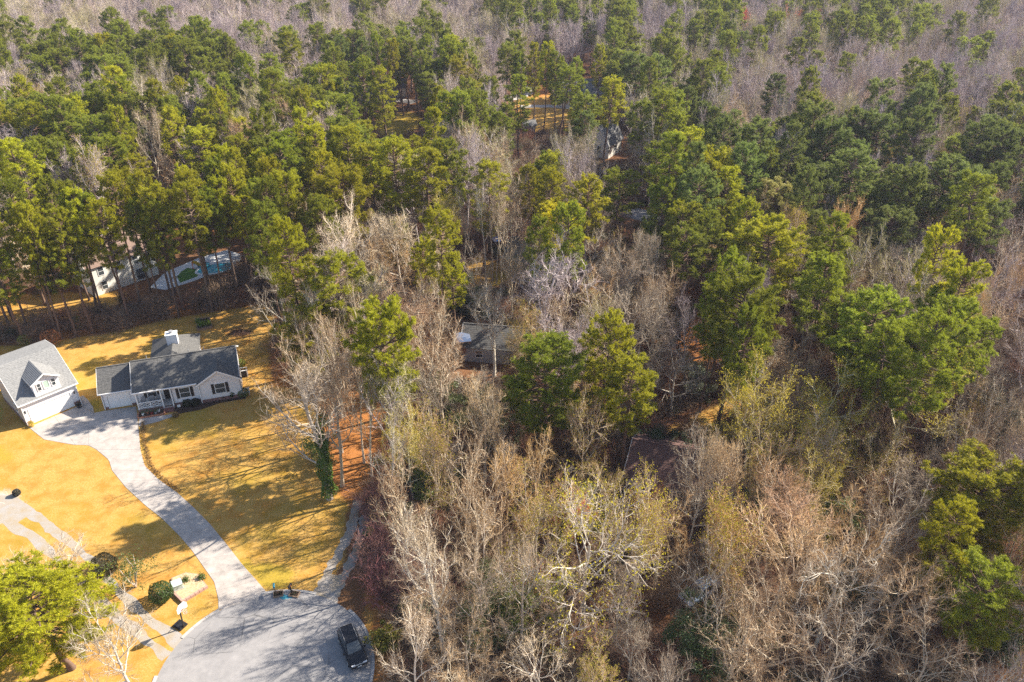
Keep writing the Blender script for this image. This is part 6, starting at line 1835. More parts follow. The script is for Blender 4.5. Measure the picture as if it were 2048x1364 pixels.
('B',42.7,108.2,17.9,3.2,'k',0,0,''),
('B',65.2,108.4,15.4,4.0,'t',0,0,''),
('B',-10.8,108.4,16.3,3.0,'w',0,0,''),
('B',15.7,108.6,16.1,3.9,'t',0,0,''),
('B',-31.7,108.6,13.2,3.9,'t',0,0,''),
('B',38.2,109.3,15.1,4.0,'w',0,0,''),
('B',24.9,110.8,14.7,3.1,'t',0,0,''),
('B',78.2,111.0,12.9,4.8,'k',0,0,''),
('B',-11.9,112.3,15.2,3.4,'k',0,0,''),
('B',42.4,113.6,14.7,4.2,'o',0,0,''),
('B',55.8,113.7,12.6,3.0,'t',1,0,''),
('B',17.2,114.1,13.7,4.4,'t',1,0,''),
('B',82.9,114.8,18.1,4.3,'k',0,0,''),
('B',65.9,115.3,14.4,3.6,'w',0,0,''),
('B',11.7,116.3,15.1,4.1,'w',0,0,''),
('B',-22.6,116.4,17.4,3.1,'t',0,0,''),
('B',52.3,116.5,19.0,4.0,'o',0,0,''),
('B',33.3,117.0,12.0,3.2,'o',0,0,''),
('B',46.3,117.1,18.0,3.4,'t',1,0,''),
('B',-11.9,117.4,12.9,3.8,'o',0,0,''),
('B',38.1,117.7,13.2,3.4,'w',0,0,''),
('B',-86.1,118.0,13.7,3.6,'k',0,0,''),
('B',69.5,118.3,15.8,3.9,'o',0,0,''),
('B',5.4,119.2,12.3,3.1,'k',0,0,''),
('B',-80.1,119.7,15.1,4.2,'t',0,0,''),
('B',-11.5,121.9,16.6,3.1,'y',1,0,''),
('B',40.6,122.2,18.3,3.5,'t',0,0,''),
('B',85.8,123.3,12.2,3.7,'o',0,0,''),
('B',-34.9,123.4,18.0,3.1,'w',0,0,''),
('B',4.1,124.0,12.5,3.6,'t',0,0,''),
('B',78.9,125.6,17.3,4.0,'k',0,0,''),
('B',-24.3,126.8,12.9,4.3,'t',0,0,''),
('B',-90.7,127.1,13.9,4.1,'k',0,0,''),
('B',-36.8,128.3,16.9,4.1,'y',1,0,''),
('B',82.3,129.4,19.0,4.2,'t',0,0,''),
('B',0.1,130.0,14.8,3.5,'t',0,0,''),
('B',77.1,131.5,17.7,4.0,'k',0,0,''),
('B',-81.6,132.2,15.8,4.0,'k',0,0,''),
('B',11.5,132.5,17.1,3.6,'k',0,0,''),
('B',72.6,133.6,14.7,3.5,'w',0,0,''),
('B',15.9,133.8,17.3,3.5,'k',0,0,''),
('B',89.7,134.2,14.0,4.7,'k',0,0,''),
('B',36.5,134.7,17.3,3.5,'k',0,0,''),
('B',81.3,134.8,13.0,4.4,'t',0,0,''),
('B',7.3,134.9,16.9,3.5,'k',0,0,''),
('B',-34.0,135.0,17.4,4.0,'t',1,0,''),
('B',54.7,135.0,14.5,4.2,'t',0,0,''),
('B',-0.5,135.2,16.8,4.3,'w',0,0,''),
('B',31.9,135.2,15.6,3.9,'w',0,0,''),
('B',-92.9,135.3,15.2,3.7,'w',0,0,''),
('B',-87.1,136.3,16.6,3.5,'k',0,0,''),
('B',-21.1,137.6,14.3,4.7,'k',0,0,''),
('B',15.9,138.4,12.7,3.9,'w',0,0,''),
('B',32.3,142.2,12.8,3.7,'t',0,0,''),
('B',96.6,142.4,19.0,5.0,'k',0,0,''),
('B',-29.9,142.5,15.3,3.8,'k',0,0,''),
('B',11.9,142.8,15.3,3.7,'k',0,0,''),
('B',-41.1,145.9,18.0,3.8,'w',0,0,''),
('B',-85.3,148.1,16.8,3.8,'t',0,0,''),
('B',-19.2,148.2,16.5,4.4,'k',0,0,''),
('B',-10.4,148.8,18.7,4.3,'w',0,0,''),
('B',5.5,148.9,13.5,3.7,'y',1,0,''),
('B',-65.8,149.1,15.0,4.2,'o',0,0,''),
('B',-98.2,149.8,16.3,4.2,'y',1,0,''),
('B',13.8,150.6,21.3,4.4,'k',0,0,''),
('B',72.9,152.2,17.5,4.5,'t',1,0,''),
('B',-28.1,152.3,17.4,4.2,'k',0,0,''),
('B',-3.0,152.6,17.7,4.5,'t',0,0,''),
('B',88.7,152.9,20.5,4.5,'t',0,0,''),
('B',-50.0,153.0,22.0,4.5,'r',0,0,''),
('B',-71.8,153.8,22.0,4.0,'k',0,0,''),
('B',-8.9,154.4,21.7,4.0,'t',0,0,''),
('B',4.5,155.0,15.6,5.2,'k',0,0,''),
('B',10.7,155.1,15.5,4.0,'k',0,0,''),
('B',69.5,156.3,20.8,3.9,'r',0,0,''),
('B',46.3,158.5,15.2,4.3,'t',1,0,''),
('B',89.2,158.7,15.3,4.0,'y',1,0,''),
('B',-3.3,159.2,17.0,4.1,'k',0,0,''),
('B',-46.2,160.9,15.9,4.1,'k',0,0,''),
('B',-72.8,162.8,15.9,4.0,'r',0,0,''),
('B',49.1,164.8,19.5,5.2,'t',0,0,''),
('B',110.8,167.0,15.8,4.2,'t',0,0,''),
('B',59.3,171.5,20.9,4.2,'k',0,0,''),
('B',-48.1,173.1,21.4,4.5,'r',0,0,''),
('B',64.3,174.7,18.9,4.4,'k',0,0,''),
('B',100.1,176.6,18.8,5.0,'t',1,0,''),
('B',49.0,178.4,19.2,4.5,'t',0,0,''),
('B',-115.6,180.1,17.2,4.6,'k',0,0,''),
('B',39.0,183.1,15.6,4.4,'k',0,0,''),
('B',-102.7,183.2,20.1,4.6,'t',1,0,''),
('B',-122.8,183.6,18.8,4.5,'t',1,0,''),
('B',80.1,183.9,17.0,4.9,'k',0,0,''),
('B',-93.4,185.2,19.5,4.5,'k',0,0,''),
('B',-114.8,186.2,18.7,4.4,'y',1,0,''),
('B',-63.9,186.4,16.9,4.6,'t',0,0,''),
('B',120.3,186.5,20.2,4.5,'y',1,0,''),
('B',-81.2,187.8,15.4,4.5,'y',1,0,''),
('B',68.9,190.0,15.4,4.6,'k',0,0,''),
('B',-115.8,192.3,16.8,5.0,'t',1,0,''),
('B',85.7,194.7,17.2,4.7,'t',0,0,''),
('B',121.3,195.4,15.4,5.1,'k',0,0,''),
('B',93.8,195.6,17.2,5.0,'t',1,0,''),
('B',68.8,200.8,16.3,4.7,'k',0,0,''),
('B',-8.4,201.4,20.4,5.1,'l',1,0,''),
('B',-121.6,202.3,20.9,4.8,'k',1,0,''),
('B',-13.7,207.3,21.2,5.0,'t',0,0,''),
('B',117.1,210.7,17.1,5.2,'k',0,0,''),
('B',131.4,212.0,17.0,5.0,'l',0,0,'')]
ANCHORS = [('the ivy wrapped tree',-21.2,69.4),
('the long white bungalow',-49.4,93.8),
('the detached garage',-66.4,95.1),
('the cream two storey house',-68.9,125.0),
('the swimming pool',-53.3,129.9),
('the raised bed on the back lawn',-49.2,109.3),
('the maroon roofed house',19.7,73.5),
('the pale blue car',18.8,55.3),
('the parked black car',-15.0,48.8),
('the basketball hoop',-31.6,51.2),
('the timber tower',-7.2,99.6),
('the white garden arch',2.1,86.4),
('the grassy opening',-3.9,126.9),
('the dark brown cabin',1.4,127.9),
('the green far lawn',-30.6,216.1),
('the golden far clearing',9.4,228.3),
('the steep gabled house',25.9,189.9),
('the woodland lane',27.5,153.9),
('the tan roofed house',49.5,110.9),
('the golden topped pine',9.9,144.3),
('the yellow leaved giant',7.9,49.3),
('the brightest yellow tree',40.8,75.3),
('the pale grey far roof',22.6,250.4),
('the dark far roof',-43.6,247.4),
('the aluminium ladder',-22.6,81.2),
('the leafy clearing',26.4,85.5),
('the big dark pine',33.2,93.8),('the pale olive flat topped pine',44.3,126.4),('the pale yellow far tree',71.8,184.4),('the yellow green skyline dome',3.9,255.6),('the far flame coloured trees',96.7,292.1),('the lime far left tree',-67.4,241.4),('the lime near left tree',-74.8,135.9),('the tall narrow pine',-9.9,97.4)]
ORD = ['', 'second ', 'third ', 'fourth ', 'fifth ', 'sixth ', 'seventh ', 'eighth ', 'ninth ', 'tenth ', 'eleventh ', 'twelfth ', 'thirteenth ', 'fourteenth ', 'fifteenth ', 'sixteenth ']

def place_trees():
    rng = random.Random(3)
    seen = {}
    rec = []
    for k, x, y, h, r, c, bud, hand, own in TREES:
        best = None
        for i, (phrase, ax, ay) in enumerate(ANCHORS):
            dx, dy = x - ax, y - ay
            d = math.hypot(dx, dy)
            if best is None or d < best[0]: best = (d, i, dx, dy)
        d, i, dx, dy = best
        a = math.degrees(math.atan2(dy, dx)) % 360
        side = ['right of', 'behind right of', 'behind', 'behind left of', 'left of', 'front left of', 'in front of', 'front right of'][int(((a + 22.5) % 360) // 45)]
        rec.append((k, d, i, side))
    order = sorted(range(len(TREES)), key=lambda n: rec[n][1])
    labels = {}
    for n in order:
        k, d, i, side = rec[n]
        c, bud = TREES[n][5], TREES[n][6]
        kind = 'pine' if k == 'P' else ('budding' if bud else 'bare')
        key = (kind, i, side)
        m = seen.get(key, 0); seen[key] = m + 1
        look = LOOK_P[c] + ' pine' if k == 'P' else (LOOK_B[c] + (' budding tree' if bud else ' bare tree'))
        word = {'pine': 'pine', 'budding': 'budding tree', 'bare': 'bare tree'}[kind]
        labels[n] = TREES[n][8] or (f"{look}, {ORD[m]}nearest {side} {ANCHORS[i][0]}" if m < len(ORD) else f"{look} far out {side} {ANCHORS[i][0]}")
    for n, (k, x, y, h, r, c, bud, hand, own) in enumerate(TREES):
        def jit(col):
            f = rng.uniform(.86, 1.14); w = rng.uniform(-.04, .04)
            return (col[0] * f * (1 + w), col[1] * f, col[2] * f * (1 - w))
        if k == 'P':
            if h < 14: v = 7
            elif r > 3.9: v = rng.choice((3, 4, 7) if h < 19 else (3, 4, 2))
            else: v = rng.choice((0, 1, 2, 5, 6, 8, 9))
            (tm, cm), R0, H0 = PINE_V[v]
            t = thing('pine_tree', labels[n], 'tree', (x, y, 0), rng.uniform(0, 6.28), 'pines of the wood')
            o = link('trunk', tm, t); o.color = (*jit((.16, .105, .075)), 1)
            o = link('crown', cm, t); o.color = (*jit(PINE_COL[c]), 1)
            sx = min(max(r / R0 * .92, .55), 1.6)
        else:
            v = rng.randrange(8)
            if r / h > .30: v = rng.choice((1, 3, 6, 4))
            if k == 'S': v = 8
            (tm, cm, lm), R0, H0 = BARE_V[v]
            t = thing('budding_tree' if bud else 'bare_tree', labels[n], 'tree', (x, y, 0), rng.uniform(0, 6.28), 'budding trees of the wood' if bud else 'leafless trees of the wood')
            o = link('trunk', tm, t); o.color = (*jit(BARK_COL[c]), 1)
            o = link('crown', cm, t); o.color = (*jit(TWIG_COL[c]), 1)
            if bud:
                o = link('young_leaves', lm, t); o.color = (*jit((.36, .30, .03) if bud == 1 else (.50, .42, .02)), 1)
            sx = min(max(r / R0, .5), 1.9)
        w = rng.uniform(.9, 1.1)
        t.scale = (sx * w, sx / w, h / H0)
        t.rotation_euler[0] = rng.uniform(-.045, .045); t.rotation_euler[1] = rng.uniform(-.045, .045)
place_trees()

def ivy_tree():
    b = (-21.16,69.39); rng = np.random.default_rng(77)
    (tm, cm, lm), R0, H0 = bare_tree(41, 19, .34, .62, 8, .03, .32, .8)
    t = thing('ivy_tree', 'tall pale bare tree wrapped in bright ivy at the lawn edge', 'tree', (b[0], b[1], 0), 2.2)
    o = link('trunk', tm, t); o.color = (.42, .36, .30, 1)
    o = link('crown', cm, t); o.color = (.46, .36, .24, 1)
    n = 5200
    z = rng.uniform(.9, 10.0, n) ; a = rng.uniform(0, 6.28, n)
    rad = (.75 + .25 * np.sin(z * 1.7) + .18 * np.sin(a * 3 + z)) * np.clip(1.25 - z / 14, .3, 1) * rng.uniform(.75, 1.05, n)
    Cc = np.c_[rad * np.cos(a), rad * np.sin(a), z]
    for s in range(5):
        q = rng.normal(0, .45, (300, 3)) + np.array((rng.normal(0, 1.1), rng.normal(0, 1.1), rng.uniform(7, 11.5))); Cc = np.concatenate([Cc, q])
    g = Geo(); g.leaves(Cc, np.c_[Cc[:, :2], np.full(len(Cc), .6)] + rng.normal(0, .4, Cc.shape), rng.uniform(.13, .26, len(Cc)), rng, .8)
    o = part('ivy', g, M['leaf'], t, kind='stuff'); o.color = (.10, .17, .015, 1)
ivy_tree()

def leafy_tree(name, label, loc, h, r, color, seed, n=5200, size=.2, bark=(.3, .24, .19), trunk=.3, group=None, cat='tree'):
    """evergreen or small garden tree: several stems carrying uneven leaf clumps"""
    rng = np.random.default_rng(seed)
    t = thing(name, label, cat, (loc[0], loc[1], 0), rng.uniform(0, 6.28), group)
    g = Geo(); cl = []
    for i in range(5):
        a = i * 1.26 + rng.normal(0, .3)
        p = [np.zeros(3)]; d = unit(np.array((math.cos(a) * .35, math.sin(a) * .35, 1)))
        L = h * rng.uniform(.6, .95)
        for k in range(5):
            d = unit(d + rng.normal(0, .14, 3)); p.append(p[-1] + d * L / 5)
        p = np.array(p); g.tube(p, np.linspace(.028, .008, 6) * h * .6, 5)
        for k in range(9):
            q = p[rng.integers(2, 6)] + rng.normal(0, 1, 3) * [r * .45, r * .45, h * .12]
            cl.append((q, rng.uniform(.22, .42) * r))
    cl = [(q, s) for q, s in cl if q[2] > h * trunk * .6]
    m = n // len(cl); C = []
    for q, s in cl:
        d = rng.normal(size=(m, 3)); d /= np.linalg.norm(d, axis=1)[:, None]
        C.append(q + d * s * (rng.random((m, 1)) ** .4) * [1, 1, .75])
    C = np.concatenate(C); C = C[C[:, 2] > .1]
    lf = Geo(); lf.leaves(C, rng.normal(size=C.shape) + [0, 0, .9], rng.uniform(.7, 1.3, len(C)) * size, rng)
    o = part('trunk', g, M['bark'], t); o.color = (*bark, 1)
    o = part('crown', lf, M['leaf'], t); o.color = (*color, 1)
    return t
leafy_tree('garden_tree', 'small pale stemmed tree with sparse green leaves between the two round shrubs', (-38.45,56.30), 4.6, 2.1, (.085, .14, .025), 5, 1700, .16, (.62, .54, .46))
EVERGREENS = [
    (0, 8.5, 3.0, (.05, .085, .022), 'dark holly like evergreen in front of the pale blue car'),
    (0, 7.5, 2.4, (.13, .15, .06), 'silvery green evergreen beside the dark one at the pale blue car'),
    (0, 7.5, 3.2, (.075, .105, .025), 'olive evergreen below the pale barked yellow leaved giant'),
    (0, 7.0, 2.6, (.20, .22, .02), 'lime green understory tree left of the yellow leaved giant'),
    (0, 9.0, 2.6, (.10, .125, .035), 'olive evergreen column left of the middle green pine'),
    (0, 8.0, 2.8, (.075, .10, .03), 'dark olive evergreen below the middle green pine'),
    (0, 6.5, 2.2, (.17, .19, .10), 'silvery leaved evergreen at the leafy clearing edge'),
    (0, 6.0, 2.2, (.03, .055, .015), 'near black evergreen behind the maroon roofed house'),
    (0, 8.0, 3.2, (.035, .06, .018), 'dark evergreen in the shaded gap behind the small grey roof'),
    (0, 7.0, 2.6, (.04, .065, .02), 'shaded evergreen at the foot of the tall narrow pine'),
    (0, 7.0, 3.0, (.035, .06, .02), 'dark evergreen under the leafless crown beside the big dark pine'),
    (0, 6.0, 2.6, (.045, .07, .03), 'dark evergreen on the sunny edge of the grassy opening'),
    (0, 8.0, 3.0, (.10, .13, .05), 'grey green evergreen showing through the right hand thicket'),
    (0, 7.0, 2.6, (.12, .15, .045), 'light green evergreen in the middle of the right hand thicket'),
    (0, 6.0, 2.2, (.06, .08, .03), 'dark evergreen beside the white gable wall'),
    (0, 9.0, 2.8, (.09, .11, .065), 'grey leaved evergreen at the far right wood edge'),
    (0, 7.0, 2.8, (.05, .075, .03), 'dark evergreen in the corner of the right hand thicket'),
    (0, 4.0, 2.0, (.09, .12, .02), 'green bush where the gravel ruts enter the wood'),
    (0, 6.0, 2.2, (.10, .13, .03), 'green understory tree behind the reddish brush'),
    (0, 2.2, 1.3, (.22, .20, .02), 'yellow green bush right of the parked black car'),
    (0, 7.0, 2.6, (.15, .16, .02), 'yellow green evergreen inside the giant yellow tree'),
    (0, 3.0, 1.6, (.18, .16, .04), 'tawny green bush left of the ivy wrapped tree'),
    (0, 7.0, 2.8, (.13, .15, .05), 'pale green evergreen right of the grassy opening'),
    (0, 5.0, 2.2, (.15, .14, .03), 'mustard coloured bush below the brightest yellow tree'),
    (0, 8.0, 2.6, (.10, .115, .06), 'dull green evergreen left of the far right pine'),
]
EVER_POS = [(17.45,46.33),(19.34,47.66),(-1.87,50.44),(1.26,51.60),(-6.38,81.24),(-2.45,78.21),(25.45,88.95),(18.76,75.34),(-5.09,109.31),(-8.36,110.90),(23.86,101.84),(3.09,121.20),(32.80,52.79),(33.95,62.09),(26.38,64.34),(59.48,73.49),(42.73,46.07),(-12.24,62.83),(-9.51,69.14),(-12.03,49.30),(6.88,62.83),(-23.54,75.34),(6.45,119.39),(41.45,75.34),(62.82,82.28)]
for i, (q, h, r, c, lab) in enumerate(EVERGREENS):
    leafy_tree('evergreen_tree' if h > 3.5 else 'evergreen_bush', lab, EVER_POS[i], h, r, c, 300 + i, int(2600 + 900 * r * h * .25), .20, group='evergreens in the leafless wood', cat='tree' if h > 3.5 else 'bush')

# ------------------------------------------------------------------ what nobody could count: brush, far woods, litter of twigs
def scatter(name, label, pts, sources, color):
    """one object: copies of the given meshes at pts (x, y, size, width, turn, which)"""
    me = bpy.data.meshes.new(name)
    n = len(pts)
    A = np.array(pts, float)
    me.vertices.add(n)
    me.vertices.foreach_set('co', np.c_[A[:, 0], A[:, 1], np.zeros(n)].astype(np.float32).ravel())
    for nm, typ, arr in (('size', 'FLOAT_VECTOR', np.c_[A[:, 3], A[:, 3], A[:, 2]]), ('turn', 'FLOAT', A[:, 4]), ('which', 'INT', A[:, 5])):
        at = me.attributes.new(nm, typ, 'POINT')
        at.data.foreach_set('vector' if typ == 'FLOAT_VECTOR' else 'value', arr.astype(np.int32 if typ == 'INT' else np.float32).ravel())
    o = link(name, me); tag(o, label, kind='stuff'); o.color = (*color, 1)
    ng = bpy.data.node_groups.new(name + '_layout', 'GeometryNodeTree')
    ng.interface.new_socket('Geometry', in_out='INPUT', socket_type='NodeSocketGeometry')
    ng.interface.new_socket('Geometry', in_out='OUTPUT', socket_type='NodeSocketGeometry')
    gi = ng.nodes.new('NodeGroupInput'); go = ng.nodes.new('NodeGroupOutput'); jn = ng.nodes.new('GeometryNodeJoinGeometry')
    def named(nm, typ):
        a = ng.nodes.new('GeometryNodeInputNamedAttribute'); a.data_type = typ; a.inputs['Name'].default_value = nm
        return a.outputs['Attribute']
    wh, tu, sz = named('which', 'INT'), named('turn', 'FLOAT'), named('size', 'FLOAT_VECTOR')
    cx = ng.nodes.new('ShaderNodeCombineXYZ'); ng.links.new(tu, cx.inputs[2])
    for k, objs in enumerate(sources):
        cmp = ng.nodes.new('FunctionNodeCompare'); cmp.data_type = 'INT'; cmp.operation = 'EQUAL'
        ng.links.new(wh, cmp.inputs[2]); cmp.inputs[3].default_value = k
        for ob in objs:
            oi = ng.nodes.new('GeometryNodeObjectInfo'); oi.inputs['Object'].default_value = ob; oi.transform_space = 'ORIGINAL'; oi.inputs['As Instance'].default_value = True
            ip = ng.nodes.new('GeometryNodeInstanceOnPoints')
            ng.links.new(gi.outputs[0], ip.inputs['Points']); ng.links.new(cmp.outputs[0], ip.inputs['Selection']); ng.links.new(oi.outputs['Geometry'], ip.inputs['Instance'])
            ng.links.new(cx.outputs[0], ip.inputs['Rotation']); ng.links.new(sz, ip.inputs['Scale'])
            ng.links.new(ip.outputs[0], jn.inputs[0])
    ng.links.new(jn.outputs[0], go.inputs[0])
    md = o.modifiers.new('layout', 'NODES'); md.node_group = ng
    return o

def first_with(mesh):
    for o in COL.objects:
        if o.type == 'MESH' and o.data == mesh: return o

